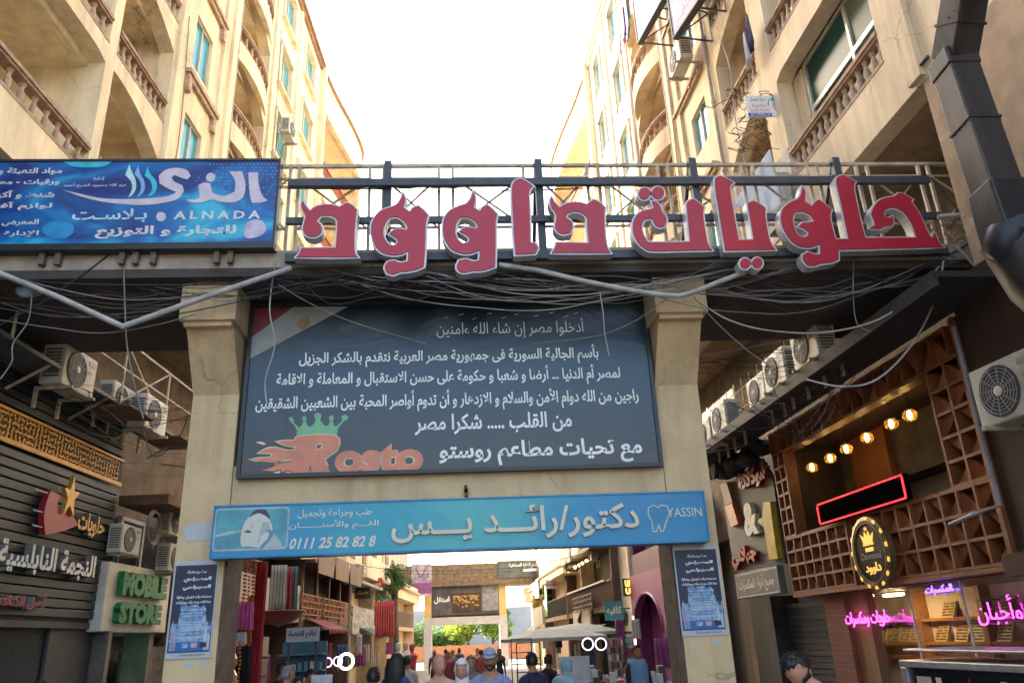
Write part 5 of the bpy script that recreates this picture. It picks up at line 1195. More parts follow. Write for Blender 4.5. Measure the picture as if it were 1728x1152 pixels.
oc = FR_.w(pa, .2, 0); P = Fr((0, oc.y - .05, 0), (1, 0, 0), (0, -1, 0)); q = P.rect(1051, 975, 1079, 1005)
T = thing('orange_letter_sign', 'dark projecting sign with glowing orange letters on the cream pier', 'sign', P.w(q[0], 0, q[1]))
mb = MB(); mb.box(P, q[0], q[2], -.1, .0, q[1], q[3]); mb.box(P, q[2], q[2] + .3, -.08, -.02, q[1] + .1, q[1] + .16); mb.build('panel', M('sign_teal_dark', (.03, .05, .06), .5), T)
ORL = M('orange_glow', (1, .5, .1), .4, var=0, emit=(1, .50, .08), estr=.5); w, h = q[2] - q[0], q[3] - q[1]
mb = MB(); text(mb, P, (q[0] + w * .15, q[1] + h * .52, q[0] + w * .62, q[1] + h * .9), 'UPL', .002, .05, 0, .02, False); text(mb, P, (q[0] + w * .15, q[1] + h * .1, q[0] + w * .88, q[1] + h * .44), 'URL', .002, .05, 0, .02, False); mb.build('glow_lettering', ORL, T)
T = unit(FR_, 'brown_cafe', 'dark brown two storey cafe with balcony rail on the right of the alley', ua(FR_, 1042, .5), ua(FR_, 962, .5), 5.0, M('cafe_brown', (.10, .05, .03), .6, var=.25), .5, 2.7, WOODD, 'bars'); ca, cb_ = ua(FR_, 1042, .5), ua(FR_, 962, .5); CU = lambda t: ca + (cb_ - ca) * t
mb = MB(); mb.box(FR_, CU(.1), CU(.95), .53, .6, 3.68, 3.75); mb.build('hand_rail', WHITEP, T)
mb = MB(); mb.box(FR_, CU(.4), CU(.8), .53, .62, 1.95, 2.85); mb.build('beige_board', M('beige_board', (.50, .42, .30), .6), T)
mb = MB(); mb.tube([FR_.w(CU(.58), .64, 2.75), FR_.w(CU(.62), .64, 2.4), FR_.w(CU(.6), .64, 2.05)], [.02, .12, .03], 8); mb.build('board_motif', BLACK, T)
BULBW = M('string_bulb', (1, .8, .5), .4, var=0, emit=(1, .62, .22), estr=4)
mb = MB()
for i in range(6): mb.ball(FR_.w(CU(.35 + i * .09), .7, 4.7), .06, 8)
mb.build('string_bulb', BULBW, T)
mb = MB(); mb.box(FR_, CU(.55), CU(.8), .96, 1.05, 4.9, 5.7); mb.build('white_sign', M('small_sign_white', (.46, .44, .38), .6, col2=(.1, .08, .06), scale=7), T)
T = unit(FR_, 'green_curtain_cafe', 'tan cafe with green curtain and black balcony rail further down the right', ua(FR_, 960, .5), ua(FR_, 922, .5), 5.0, M('tan_cafe', (.30, .19, .11), .75, var=.2), .5, 2.7, BLACK, 'bars'); g0, g1 = ua(FR_, 929, .5), ua(FR_, 922, .5)
mb = MB(); mb.box(FR_, g0, g1, .5, .56, 2.9, 4.7); mb.build('green_curtain', M('green_cloth', (.06, .16, .04), .8, var=.2), T)
T = unit(FR_, 'pale_shop', 'last pale shop on the right before the second gateway', ua(FR_, 920, .5), 47, 4.6, CREAM, .5, 2.6, WHITEP, 'board')
# accessories rack by the cream pier
ra = atY(1041, 1090, 24); X = Fr((0, 24, 0), (1, 0, 0), (0, -1, 0)); q = X.rect(1026, 1075, 1053, 1140)
T = thing('accessory_rack', 'rack of phone cases standing against the cream pier', 'rack', (ra.x, 24, 0))
mb = MB(); mb.box(X, q[0], q[2], -.06, 0, 0, q[3]); mb.build('back_board', M('rack_board', (.22, .22, .22), .6), T)
rr = random.Random(6); cs = [M('case_%s' % n, c, .4) for n, c in (('red', (.4, .05, .05)), ('white', (.6, .6, .6)), ('black', (.02, .02, .02)), ('tan', (.4, .28, .16)))]
for j in range(6):
    for i in range(6):
        mb = MB(); a = q[0] + .02 + i * (q[2] - q[0]) / 6; z = q[3] - .22 - j * .2; mb.box(X, a, a + (q[2] - q[0]) / 9, .001, .03, z, z + .16); mb.build('phone_case', rr.choice(cs), T)
# ring lights
RL = None
for p, r, lb, e in (((553, 1117), .10, 'smaller violet ring light at the left of the three by the tea house', .9), ((570, 1115), .10, 'middle ring light half hidden by the bright one on the left', .9), ((584, 1115), .165, 'bright white ring light on a stand on the left of the alley', 7), ((992, 1086), .14, 'violet ring light, left of the pair under the parasol', 1.6), ((1014, 1086), .14, 'violet ring light, right of the pair under the parasol', 1.6)):
    Y = 20 if p[0] < 800 else 21; c = atY(*p, Y)
    T = thing('ring_light', lb, 'ring light', (c.x, c.y, 0))
    mb = MB(); mb.tube([c + V((r * cos(t * pi / 14), 0, r * sin(t * pi / 14))) for t in range(29)], .028 if e > 3 else .014, 8); mb.build('ring', M('ring_glow_%d' % int(e * 10), (1, .95, 1), .4, var=0, emit=(1, .93, .95) if e > 3 else (.86, .74, 1), estr=e * .3), T, smooth=60)
    mb = MB(); mb.tube([c - V((0, 0, r + .02)), (c.x, c.y, .5)], .018, 6)
    for q in range(3): mb.tube([(c.x, c.y, .5), (c.x + .4 * cos(q * 2.1), c.y + .4 * sin(q * 2.1), .01)], .014, 5)
    mb.build('stand', BLACK, T)
# blue and white silver shop sign with goods stand
T = thing('kiosk_sign', 'pale blue sign with dark Arabic lettering over the jewellery stand on the left', 'sign', atY(510, 1085, 15))
X = Fr((0, 15, 0), (1, 0, .0), (0, -1, 0)); q = X.rect(483, 1058, 538, 1082)
mb = MB(); mb.box(X, q[0], q[2], -.05, 0, q[1], q[3]); mb.build('panel', M('kiosk_blue', (.40, .46, .64), .5, var=.1), T)
mb = MB(); text(mb, X, (q[0] + .04, q[1] + .05, q[2] - .04, q[3] - .05), 'عالم الفضة', .002, .03); mb.build('lettering', M('ink_navy', (.01, .01, .05), .5), T)
mb = MB()
for x in (q[0] + .05, q[2] - .05): mb.wbox(x - .02, x + .02, 15.06, 15.1, 0, q[1])
mb.build('post', STEEL, T)
T = thing('jewellery_stand', 'blue shelved stand of boxes and trinkets below the pale blue sign', 'stand', (-3.1, 15.4, 0))
mb = MB(); mb.wbox(-3.4, -2.6, 15.5, 15.6, 0, 1.85)
for z in (.35, .75, 1.05, 1.35, 1.62): mb.wbox(-3.4, -2.6, 15.1, 15.5, z, z + .025)
mb.build('shelf', M('kiosk_shelf_blue', (.05, .16, .24), .5, var=.2), T)
rr = random.Random(8); cb = [M('trinket_%d' % i, c, .4) for i, c in enumerate(((.55, .58, .6), (.04, .22, .34), (.02, .02, .03), (.45, .34, .2)))]
for z in (.775, 1.075, 1.375):
    for i in range(7):
        mb = MB(); x = -3.36 + i * .108; mb.wbox(x, x + .075, 15.12, 15.3, z, z + rr.uniform(.05, .2)); mb.build('trinket_box', rr.choice(cb), T)
T = thing('shelf_stand', 'pale shelves of goods behind the bead curtain on the left', 'shelf', (-3.9, 14.6, 0))
mb = MB()
for z in (.3, .7, 1.0, 1.3, 1.6): mb.wbox(-4.3, -3.5, 14.4, 14.8, z, z + .03)
for x in (-4.3, -3.53): mb.wbox(x, x + .03, 14.4, 14.8, 0, 1.95)
mb.wbox(-4.3, -3.5, 14.8, 14.84, 0, 1.95); mb.build('frame', M('shelf_cream', (.42, .37, .28), .6, var=.15), T)
for z in (.73, 1.03, 1.33):
    for i in range(6):
        mb = MB(); x = -4.24 + i * .12; mb.lathe((x + .04, 14.55, z), [(.035, 0), (.04, .1), (.02, .14), (.02, rr.uniform(.16, .22))], 8); mb.build('bottle', rr.choice(cb), T)
for nm, px, Y, mat_, lb in (('shawl', (470, 990), 17.5, M('shawl_white', (.50, .48, .42), .8, var=.15), 'white cloth hanging high behind the red bead strings'), ('shawl', (480, 995), 17.6, M('shawl_red', (.40, .06, .07), .8), 'dark red cloth hanging next to the white one'), ('shawl', (489, 992), 17.7, M('shawl_teal', (.10, .20, .22), .8), 'blue grey cloth hanging high beside the tea house')):
    c = atY(*px, Y); hang(nm, c.x, c.y, .34, c.z - .45, c.z + .45, mat_, lb, 'shawl')
c = atY(650, 1040, 33); hang('shawl', c.x, c.y, .75, c.z - .75, c.z + .6, M('shawl_coral', (.56, .10, .10), .8, var=.2), 'coral red cloths hanging out over the alley far down on the left', 'shawl', folds=8)
c = atY(470, 1042, 16.5); mb = MB(); mb.lathe(c, [(.02, -.16), (.35, -.05), (.52, .12), (.50, .13), (.3, 0), (.0, -.1)], 18, cap=False)
single(mb, 'awning_bowl', M('dark_red_awning', (.20, .02, .02), .6, var=.2), 'dark red rounded awning over the shelves on the left', 'awning', smooth=60)
# parasols
for px, Y, r, lb in (((935, 1072), 27, 1.75, 'wide off white parasol over the tables on the right of the alley'), ((975, 1064), 31, 1.7, 'second off white parasol behind the first, against the brown cafe')):
    c = atY(*px, Y); T = thing('parasol', lb, 'parasol', (c.x, c.y, 0), group='off white parasols')
    mb = MB(); n = 8; top = c + V((0, 0, .28)); vs = [top]
    for k, (rr_, dz) in enumerate(((.5, -.10), (1.0, -.33), (1.0, -.43))): vs += [c + V((r * rr_ * cos(2 * pi * i / n), r * rr_ * sin(2 * pi * i / n), .28 + dz)) for i in range(n)]
    mb.add(vs, [(0, 1 + i, 1 + (i + 1) % n) for i in range(n)] + [(1 + k * n + i, 1 + (k + 1) * n + i, 1 + (k + 1) * n + (i + 1) % n, 1 + k * n + (i + 1) % n) for k in range(2) for i in range(n)])
    mb.build('canopy', M('parasol_cloth', (.34, .35, .32), .85, var=.08), T)
    mb = MB(); mb.tube([(c.x, c.y, 0), top], .03, 8); 
    for i in range(n): mb.tube([c + V((0, 0, -.1)), c + V((r * .97 * cos(2 * pi * i / n), r * .97 * sin(2 * pi * i / n), -.06))], .012, 4)
    mb.build('pole', WHITEP, T)
# tables with goods, mid alley
for px, Y, w, m_, lb in (((985, 1150), 13.2, 1.3, M('cloth_teal', (.05, .16, .17), .8), 'teal clothed goods table on the right past the gateway'), ((1035, 1148), 15.5, 1.2, M('cloth_wine', (.24, .02, .05), .8), 'wine red clothed table below the phone rack'), ((1100, 1150), 14.0, .9, M('crate_blue', (.10, .14, .30), .6), 'low blue crate table by the magenta arch')):
    c = atY(*px, Y); T = thing('goods_table', lb, 'table', (c.x, c.y, 0)); zt = .95
    mb = MB(); mb.wbox(c.x - w / 2, c.x + w / 2, Y, Y + .8, .05, zt); mb.build('table_cloth', m_, T, bevel=.02)
    for i in range(14):
        mb = MB(); x, y = c.x + random.uniform(-.45, .45) * w, Y + random.uniform(.1, .7); mb.wbox(x - .05, x + .05, y - .05, y + .05, zt + .001, zt + random.uniform(.06, .28)); mb.build('packet', random.choice(cb + cs), T)
mb = MB(); c = atY(970, 1130, 13.0); mb.wbox(c.x - .24, c.x + .24, 13.0, 13.04, c.z - .18, c.z + .20); mb.wbox(c.x - .02, c.x + .02, 13.041, 13.08, .95, c.z); single(mb, 'blank_board', M('pale_board', (.52, .55, .60), .6), 'blank pale board standing on the teal table', 'board')
mb = MB(); c = atY(543, 1146, 11.5); mb.wbox(c.x - .14, c.x + .14, 11.5, 11.52, c.z - .1, c.z + .06); mb.wbox(c.x - .02, c.x + .02, 11.52, 11.55, 0, c.z); T = single(mb, 'price_board', M('price_white', (.55, .56, .60), .6), 'small white handwritten board on a stick at the lower left of the alley', 'board')
# wire-frame display racks
for px, Y, lb in (((880, 1100), 23, 'black wire display frame left of the parasol, taller'), ((892, 1110), 20, 'black wire display frame left of the parasol, lower')):
    c = atY(*px, Y); mb = MB(); w = .28
    for x in (-w, w): mb.tube([(c.x + x, Y, 0), (c.x + x, Y, c.z + .35)], .016, 5)
    for z in (c.z + .35, c.z, c.z - .3): mb.tube([(c.x - w, Y, z), (c.x + w, Y, z)], .014, 5)
    single(mb, 'wire_rack', BLACK, lb, 'rack')
# white shirts on mannequins down the left
for i, (px, sc) in enumerate((((672, 1110), 1), ((684, 1108), 1), ((695, 1110), 1))):
    c = atY(px[0], px[1], 24 + i); mb = MB(); mb.lathe((c.x, c.y, c.z - .35), [(.13, 0), (.15, .3), (.19, .42), (.10, .50), (.05, .53), (.05, .56), (.08, .62), (.07, .74), (.0, .78)], 12); mb.lathe((c.x, c.y, 0), [(.12, 0), (.02, .03), (.02, c.z - .34)], 8)
    o = single(mb, 'mannequin', M('shirt_white_%d' % i, ((.55, .55, .55), (.5, .42, .42), (.42, .06, .08))[i], .8), ('shirt mannequin in white', 'shirt mannequin in cream pink', 'shirt mannequin in red')[i] + ' far down the left of the alley', 'mannequin', group='shirt mannequins far left', smooth=50)

# ------------------------------------------------------------------ second gateway at the far end
F2 = Fr((0, 58, 0), (1, 0, 0), (0, -1, 0))
G2 = thing('far_gateway', 'distant second gateway with brown carved beam and grey lower posts', 'gateway', (0, 58, 0))
xs = F2.px(716, 1040)[0], F2.px(728, 1040)[0], F2.px(843, 1040)[0], F2.px(855, 1040)[0]
zb, zt = F2.px(785, 988)[1], F2.px(785, 952)[1]; zl = F2.px(785, 1040)[1]; zlb = F2.px(785, 1053)[1]
mb = MB(); mb.box(F2, xs[0], xs[1], -.7, 0, zl, zb); mb.box(F2, xs[2], xs[3], -.7, 0, zl, zb); mb.build('upper_post', OCHRE, G2)
mb = MB(); mb.box(F2, xs[0] - .03, xs[1] + .02, -.72, .02, 0, zl); mb.box(F2, xs[2] - .02, xs[3] + .03, -.72, .02, 0, zl); mb.box(F2, xs[1] + .02, xs[2] - .02, -.6, 0, zlb, zl); mb.build('grey_post', M('pale_grey_paint', (.50, .50, .54), .7, var=.1), G2)
mb = MB(); mb.box(F2, -7.5, 7.0, -2.6, .5, zb, zt); mb.build('carved_beam', M('carved_brown', (.19, .14, .09), .8, var=.35, scale=4, bump=.5, bscale=6), G2)
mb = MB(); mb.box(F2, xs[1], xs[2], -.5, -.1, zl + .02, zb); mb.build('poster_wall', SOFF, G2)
def fbox(px): return F2.rect(*px)
def fposter(px, b, mat_, label, inner=None):
    q = fbox(px); T = thing('far_poster', label, 'poster', F2.w(q[0], b, q[1])); mb = MB(); mb.box(F2, q[0], q[2], b, b + .05, q[1], q[3]); mb.build('print', mat_, T); return T, q
T, q = fposter((729, 985, 842, 1036), -.05, M('far_print_grey', (.10, .10, .12), .6, col2=(.03, .03, .04), scale=1.2), 'dark printed banner with a golden picture on the second gateway')
mb = MB(); w = q[2] - q[0]; h = q[3] - q[1]; mb.box(F2, q[0] + w * .29, q[0] + w * .73, .0, .03, q[1] + h * .06, q[1] + h * .70); mb.build('picture_dark', M('pic_brown', (.06, .035, .02), .6, var=.3), T)
mb = MB(); rr = random.Random(2)
for i in range(60):
    x = q[0] + w * rr.uniform(.32, .70); z = q[1] + h * (.62 - .3 * abs(rr.gauss(0, .5))); mb.lathe(F2.w(x, .03, max(z, q[1] + h * .25)), [(.09 * rr.uniform(.5, 1), 0), (0, .015)], 6, 0, F2.n)
mb.build('picture_gold', M('pic_gold', (.45, .28, .08), .6, var=.2), T)
mb = MB(); mb.box(F2, q[0] + w * .75, q[2] - .05, .0, .03, q[1] + h * .1, q[1] + h * .95); mb.build('picture_pale', M('pic_pale', (.24, .26, .32), .6, var=.3), T)
mb = MB(); text(mb, F2, (q[0] + .15, q[1] + h * .38, q[0] + w * .26, q[1] + h * .62), 'استقل', .001, .03); mb.build('lettering', INKW, T)
T, q = fposter((695, 952, 729, 1006), .52, M('far_print_white', (.42, .42, .45), .6, col2=(.20, .17, .24), scale=1.6), 'white and violet poster at the left of the far carved beam')
mb = MB(); mb.box(F2, q[0], q[2], .571, .58, q[1] + .15, q[1] + .9); mb.build('violet_band', M('violet_band', (.24, .07, .24), .6), T)
mb = MB(); text(mb, F2, (q[0] + .25, q[1] + 1.1, q[2] - .2, q[1] + 1.6), 'الريحان', .572, .03); mb.tube([F2.w(q[0] + .3 + .7 * t, .58, q[3] - .25 - .6 * sin(t * 3)) for t in (0, .2, .4, .6, .8, 1)], .05, 5); mb.build('violet_script', M('violet_ink', (.20, .07, .20), .6), T)
T, q = fposter((839, 946, 917, 975), .52, M('far_sign_dark', (.10, .12, .13), .6, col2=(.03, .04, .04), scale=1.5), 'dark green direction banner with arrow at the right of the far carved beam')
mb = MB(); w = q[2] - q[0]; h = q[3] - q[1]; mb.plate(F2, [(q[0] + w * x, q[1] + h * y) for x, y in ((.55, .35), (.85, .35), (.85, .25), (.96, .43), (.85, .6), (.85, .5), (.55, .5))], (), .572, .58); text(mb, F2, (q[0] + w * .25, q[1] + h * .55, q[0] + w * .9, q[1] + h * .85), 'مطعم الحارة الدمشقية', .572, .02); mb.build('arrow_print', INKW, T)

# ------------------------------------------------------------------ beyond: fence, trees, pale blocks
mb = MB(); mb.wbox(-40, 40, 96, 96.3, 0, 5.2); single(mb, 'grey_wall', M('far_grey_wall', (.42, .42, .42), .9, var=.12, scale=.5), 'long pale grey wall behind the trees at the end of the alley', 'wall')
mb = MB(); mb.wbox(-14, 6, 80, 80.25, 0, 1.35); single(mb, 'orange_fence', M('orange_planter_wall', (.50, .20, .09), .8, var=.15), 'low orange wall in front of the far trees', 'wall')
FARW = M('far_block_paint', (.58, .54, .48), .9, var=.1, scale=.4)
for i, (x0, x1, y, h, lb) in enumerate(((-34, -13.0, 108, 10.2, 'pale block far beyond the second gateway on the left'), (9.5, 15, 100, 8.5, 'hazy pale block in the gap right of the second gateway'), (15.2, 30, 112, 12.5, 'taller hazy block behind the right end of the alley'))):
    T = thing('distant_building', lb, 'building', ((x0 + x1) / 2, y, 0)); mb = MB(); mb.wbox(x0, x1, y, y + 8, 0, h); mb.wbox(x0 - .1, x1 + .1, y - .15, y + 8, h, h + .3); mb.build('wall', FARW, T)
    for z in range(2, int(h) - 1, 3):
        for k in range(int((x1 - x0) / 2.4)):
            mb = MB(); x = x0 + .8 + k * 2.4; mb.wbox(x, x + 1.1, y - .06, y - .005, z + .5, z + 1.9); mb.build('window', M('far_window', (.25, .28, .30), .4), T)
def tree(name, label, x, y, h, r, leaf, seed, n=2600, trunk_h=None):
    rr = random.Random(seed); T = thing(name, label, 'tree', (x, y, 0)); th = trunk_h or h * .35
    mb = MB(); mb.tube([(x, y, 0), (x + .05, y, th * .5), (x - .04, y, th), (x, y, h * .75)], [.2, .16, .13, .05], 8)
    cl = []
    for k in range(16):
        t = rr.uniform(0, 2 * pi); q = rr.uniform(.2, .85) * r; z = th + (h - th) * rr.uniform(.12, .9); c = V((x + q * cos(t), y + q * sin(t), z)); cl.append((c, rr.uniform(.25, .48) * r))
        mb.tube([(x, y, th * rr.uniform(.8, 1.2)), ((x + c.x) / 2, (y + c.y) / 2, (th + z) / 2 + .1), c], [.07, .05, .02], 5)
    mb.build('trunk', M('bark', (.12, .09, .06), .9, var=.3, scale=6), T)
    mb = MB()
    for i in range(n):
        c, s = rr.choice(cl); d = V((rr.gauss(0, 1), rr.gauss(0, 1), rr.gauss(0, .8))).normalized() * s * rr.random() ** .4
        p = c + d; u = V((rr.gauss(0, 1), rr.gauss(0, 1), rr.gauss(0, .6))).normalized(); w = u.orthogonal().normalized(); L = rr.uniform(.10, .20) * (r / 2) ** .4
        mb.add([p - u * L, p + w * L * .5, p + u * L, p - w * L * .5], [(0, 1, 2, 3)], rr.choice((0, 0, 1)))
    mb.build('crown', leaf, T)
def leafm(n, c):
    m = M(n, c, .5, var=.25, scale=3); t = m.node_tree; b = t.nodes['Principled BSDF']
    tr = node(t, 'ShaderNodeBsdfTranslucent'); tr.inputs[0].default_value = tuple(c) + (1,); mx = node(t, 'ShaderNodeMixShader'); mx.inputs[0].default_value = .45
    t.links.new(b.outputs[0], mx.inputs[1]); t.links.new(tr.outputs[0], mx.inputs[2]); t.links.new(mx.outputs[0], t.nodes['Material Output'].inputs[0]); return m
L1 = [leafm('leaf_lime', (.30, .40, .04)), leafm('leaf_lime_pale', (.42, .48, .08))]; L2 = [leafm("leaf_mid", (.07, .15, .03)), leafm('leaf_mid_pale', (.14, .25, .05))]
def tpx(px, Y): c = atY(px, 1085, Y); return c.x
tree('leafy_tree', 'bright lime green tree framed by the second gateway, tallest of its row', tpx(790, 84), 84, 5.6, 3.2, L1, 1, 5200)
tree('leafy_tree', 'dark green bushy tree at the left of the row framed by the second gateway', tpx(742, 86), 86, 3.4, 2.4, L2, 2, 3000)
tree('leafy_tree', 'mid green tree at the right of the row framed by the second gateway', tpx(832, 85), 85, 4.6, 2.0, [L2[1], L1[0]], 3, 3000)
tree('leafy_tree', 'dark green tree left of the second gateway near the mannequins', tpx(690, 84), 84, 3.6, 2.6, L2, 4, 3000)
tree('hanging_plant', 'leafy green plant spilling from the upper floor far down on the left', FL.w(33, 1.4, 0).x, FL.w(33, 1.4, 0).y, 5.6, .8, L2, 5, 900, 4.2)

# ------------------------------------------------------------------ clutter down both sides of the alley
rr = random.Random(17)
words = ('مطعم', 'عصائر', 'موبايل', 'بن', 'حلويات', 'فضة', 'عطور', 'كافيه')
inks = [('cream', (.60, .56, .44)), ('red', (.42, .03, .03)), ('teal', (.03, .20, .22)), ('black', (.02, .02, .02)), ('yellow', (.60, .42, .04)), ('white', (.62, .62, .62))]
spec = [(FL, 592, 972, 'cream', 'red', 'tea house and poster shop'), (FL, 612, 1000, 'black', 'yellow', 'black white poster panel'), (FL, 634, 985, 'red', 'white', 'cream plant shop front'), (FL, 646, 1012, 'teal', 'white', 'coral red cloths'), (FR_, 905, 1010, 'yellow', 'black', 'green curtain'), (FR_, 930, 985, 'white', 'red', 'tan cafe balcony'), (FR_, 965, 955, 'black', 'cream', 'string of bulbs'), (FR_, 1036, 1030, 'teal', 'cream', 'cream pier')]
for i, (F_, px, py, c1, c2, near) in enumerate(spec):
    a, z = F_.px(px, py, .8); p = F_.w(a, .8, z); X = Fr((0, p.y, 0), (1, 0, 0), (0, -1, 0)); w, h = rr.uniform(.45, .7), rr.uniform(.4, .65)
    s_ = 1 if F_ is FL else -1
    T = thing('blade_sign', 'small %s blade sign with %s lettering jutting out by the %s' % (c1, c2, near), 'sign', p)
    mb = MB(); mb.box(X, p.x - w / 2, p.x + w / 2, -.06, 0, z - h / 2, z + h / 2); mb.box(X, p.x - s_ * w * 1.1 if s_ > 0 else p.x + w / 2, p.x - w / 2 if s_ > 0 else p.x + w * 1.1, -.045, -.015, z + .05, z + .09); mb.build('panel', M('blade_' + c1, dict(inks)[c1], .55, var=.1), T)
    mb = MB(); text(mb, X, (p.x - w * .4, z - h * .22, p.x + w * .4, z + h * .25), words[i], .003, .04); mb.build('lettering', M('blade_' + c2, dict(inks)[c2], .55, var=.1), T)
for i, (F_, px, py, near) in enumerate(((FL, 560, 950, 'tea house fascia'), (FL, 606, 962, 'poster shop roof'), (FL, 640, 968, 'plant shop balcony'), (FR_, 915, 968, 'far pale shop'), (FR_, 948, 942, 'tan cafe roof'), (FR_, 1000, 935, 'brown cafe roof'))):
    place_ac(F_, (px, py), .55, 'small distant air conditioner over the alley by the %s' % near, 'air conditioners down the alley', .9)
for i, (F_, p0, p1, y, col, near) in enumerate(((FL, 508, 545, 1062, (.20, .03, .03), 'dark red cloth awning under the tea house rail'), (FL, 600, 622, 1072, (.08, .14, .10), 'dark green cloth awning under the poster shop'), (FR_, 905, 920, 1062, (.40, .36, .28), 'beige cloth awning by the far pale shop'), (FR_, 965, 1030, 1070, (.06, .05, .05), 'black cloth awning below the brown cafe balcony'))):
    a0, a1 = F_.px(p0, y, .6)[0], F_.px(p1, y, .6)[0]; a0, a1 = min(a0, a1), max(a0, a1); z = F_.px((p0 + p1) / 2, y, .9)[1]; mb = MB(); n = 10
    for k in range(n):
        q0, q1 = a0 + (a1 - a0) * k / n, a0 + (a1 - a0) * (k + 1) / n
        mb.add([F_.w(q0, .72, z + .35), F_.w(q1, .72, z + .35), F_.w(q1, 1.5, z), F_.w(q0, 1.5, z), F_.w((q0 + q1) / 2, 1.5, z - .16)], [(0, 1, 2, 3), (3, 2, 4)])
    o = single(mb, 'cloth_awning', M('awning_%d' % i, col, .8, var=.2), near, 'awning'); so2 = o.modifiers.new('thick', 'SOLIDIFY'); so2.thickness = .015
for i, (y, z, dz) in enumerate(((14, 4.9, .3), (19, 4.4, .5), (26, 4.8, .4), (33, 5.0, .6), (41, 5.4, .5))):
    pts = [V((-5.4 + 10.6 * t / 10, y + .4 * sin(t), z - dz * 4 * (t / 10) * (1 - t / 10))) for t in range(11)]
    mb = MB(); mb.tube(pts, .012, 5); single(mb, 'cable', BLACK, 'black cable slung across the alley, %s from the gateway' % ('first', 'second', 'third', 'fourth', 'fifth')[i], 'cable', 'cables slung across the alley')
for i in range(22):
    F_, s_ = (FL, 1) if i % 2 else (FR_, -1); u = rr.uniform(10.5, 34); b = rr.uniform(1.0, 1.5); z = rr.uniform(1.2, 2.0)
    c = F_.w(u, b, z); col = rr.choice(((.42, .05, .06), (.05, .10, .24), (.55, .52, .48), (.03, .03, .035), (.34, .24, .12), (.30, .06, .20)))
    nm = {.42: 'red', .05: 'navy', .55: 'off white', .03: 'black', .34: 'tan', .30: 'plum'}[col[0]]
    hang('garment', c.x, c.y, rr.uniform(.22, .4), z - rr.uniform(.3, .55), z + .2, M('garment_' + nm.replace(' ', '_'), col, .85, var=.2), '%s garment hung out for sale along the %s row of alley shops' % (nm, 'tea house' if s_ > 0 else 'brown cafe'), 'garment', 'garments hung along the alley', folds=3, ry=rr.uniform(-.4, .4))
# lattice panels, lamps and sills that break up the tea house and cafe fronts
for F_, p0, p1, near, col in ((FL, 508, 540, 'tea house', (.30, .12, .05)), (FL, 545, 580, 'tea house', (.30, .12, .05)), (FR_, 968, 1000, 'brown cafe', (.16, .10, .07))):
    a0, a1 = sorted((F_.px(p0, 1020, .75)[0], F_.px(p1, 1020, .75)[0])); z0, z1_ = 2.75, 3.35; mb = MB(); n = 5
    for k in range(n + 1): a = a0 + (a1 - a0) * k / n; mb.box(F_, a - .02, a + .02, .74, .79, z0, z1_)
    for k in range(4): z = z0 + (z1_ - z0) * k / 3; mb.box(F_, a0, a1, .741, .785, z - .02, z + .02)
    for k in range(n): a, b_ = a0 + (a1 - a0) * k / n, a0 + (a1 - a0) * (k + 1) / n; mb.bar(F_.w(a, .765, z0), F_.w(b_, .765, z1_), .03); mb.bar(F_.w(a, .765, z1_), F_.w(b_, .765, z0), .03)
    single(mb, 'lattice_screen', M('screen_wood_%d' % int(col[0] * 100), col, .6, var=.2), 'carved wooden lattice screen hooked on the %s front, %s' % (near, 'nearer half' if p0 == 508 else ('farther half' if p0 == 545 else 'above the beige board')), 'screen')
# ================================================================== people
def skinmat(n, c): return M('skin_' + n, c, .55, var=.06, scale=6)
SK = {'a': skinmat('olive', (.34, .16, .09)), 'b': skinmat('fair', (.47, .23, .145)), 'c': skinmat('deep', (.28, .14, .08))}
HAIRB = M('hair_black', (.012, .01, .009), .5, var=.3, scale=30); HAIRG = M('hair_grey', (.22, .21, .20), .6, var=.3, scale=30)
EYEW = M('eye_white', (.62, .60, .56), .3, var=0); EYED = M('eye_dark', (.015, .01, .008), .2, var=0); LIP = M('lip', (.30, .11, .09), .5, var=.05)
def cloth(n, c, **k): return M('cloth_' + n, c, .85, var=k.pop('var', .12), scale=k.pop('scale', 5), bump=.55, bscale=13, **k)
def head_geo(n=28, h=20):
    """unit head facing -Y: brow, nose, chin and jaw pulled out of one shell; z from -.125 (chin) to .125"""
    vs = []; fs = []
    for i in range(h + 1):
        t = pi * i / h; z = -cos(t)
        for j in range(n):
            a = 2 * pi * j / n; x, y = sin(a), -cos(a); r = sin(t)
            wx, wy = .076, .098
            jaw = max(0, -z - .05); wx *= 1 - .30 * jaw ** 1.3; back = 1 if y > 0 else 0
            wy *= 1 - (.34 * jaw if back else .10 * jaw)
            p = V((x * r * wx, y * r * wy, z * .122))
            f = max(0, -y) ** 3
            if f > 0:
                p.y -= f * .010 * math.exp(-((z + .93) / .22) ** 2)                      # chin
                p.y -= .006 * f * math.exp(-((z - .22) / .10) ** 2)                      # brow
                p.y += .011 * f * math.exp(-((z - .05) / .09) ** 2) * min(1, abs(x) * 3)  # sockets
                nw = math.exp(-(x / .17) ** 2)
                if -.33 < z < .12: p.y -= nw * .026 * ((.12 - z) / .45) ** 1.1
                p.y -= .006 * math.exp(-(x / .3) ** 2) * math.exp(-((z + .52) / .10) ** 2) # mouth
            vs.append(p)
    for i in range(h):
        for j in range(n): fs.append((i * n + j, i * n + (j + 1) % n, (i + 1) * n + (j + 1) % n, (i + 1) * n + j))
    return vs, fs
HV, HF = head_geo()
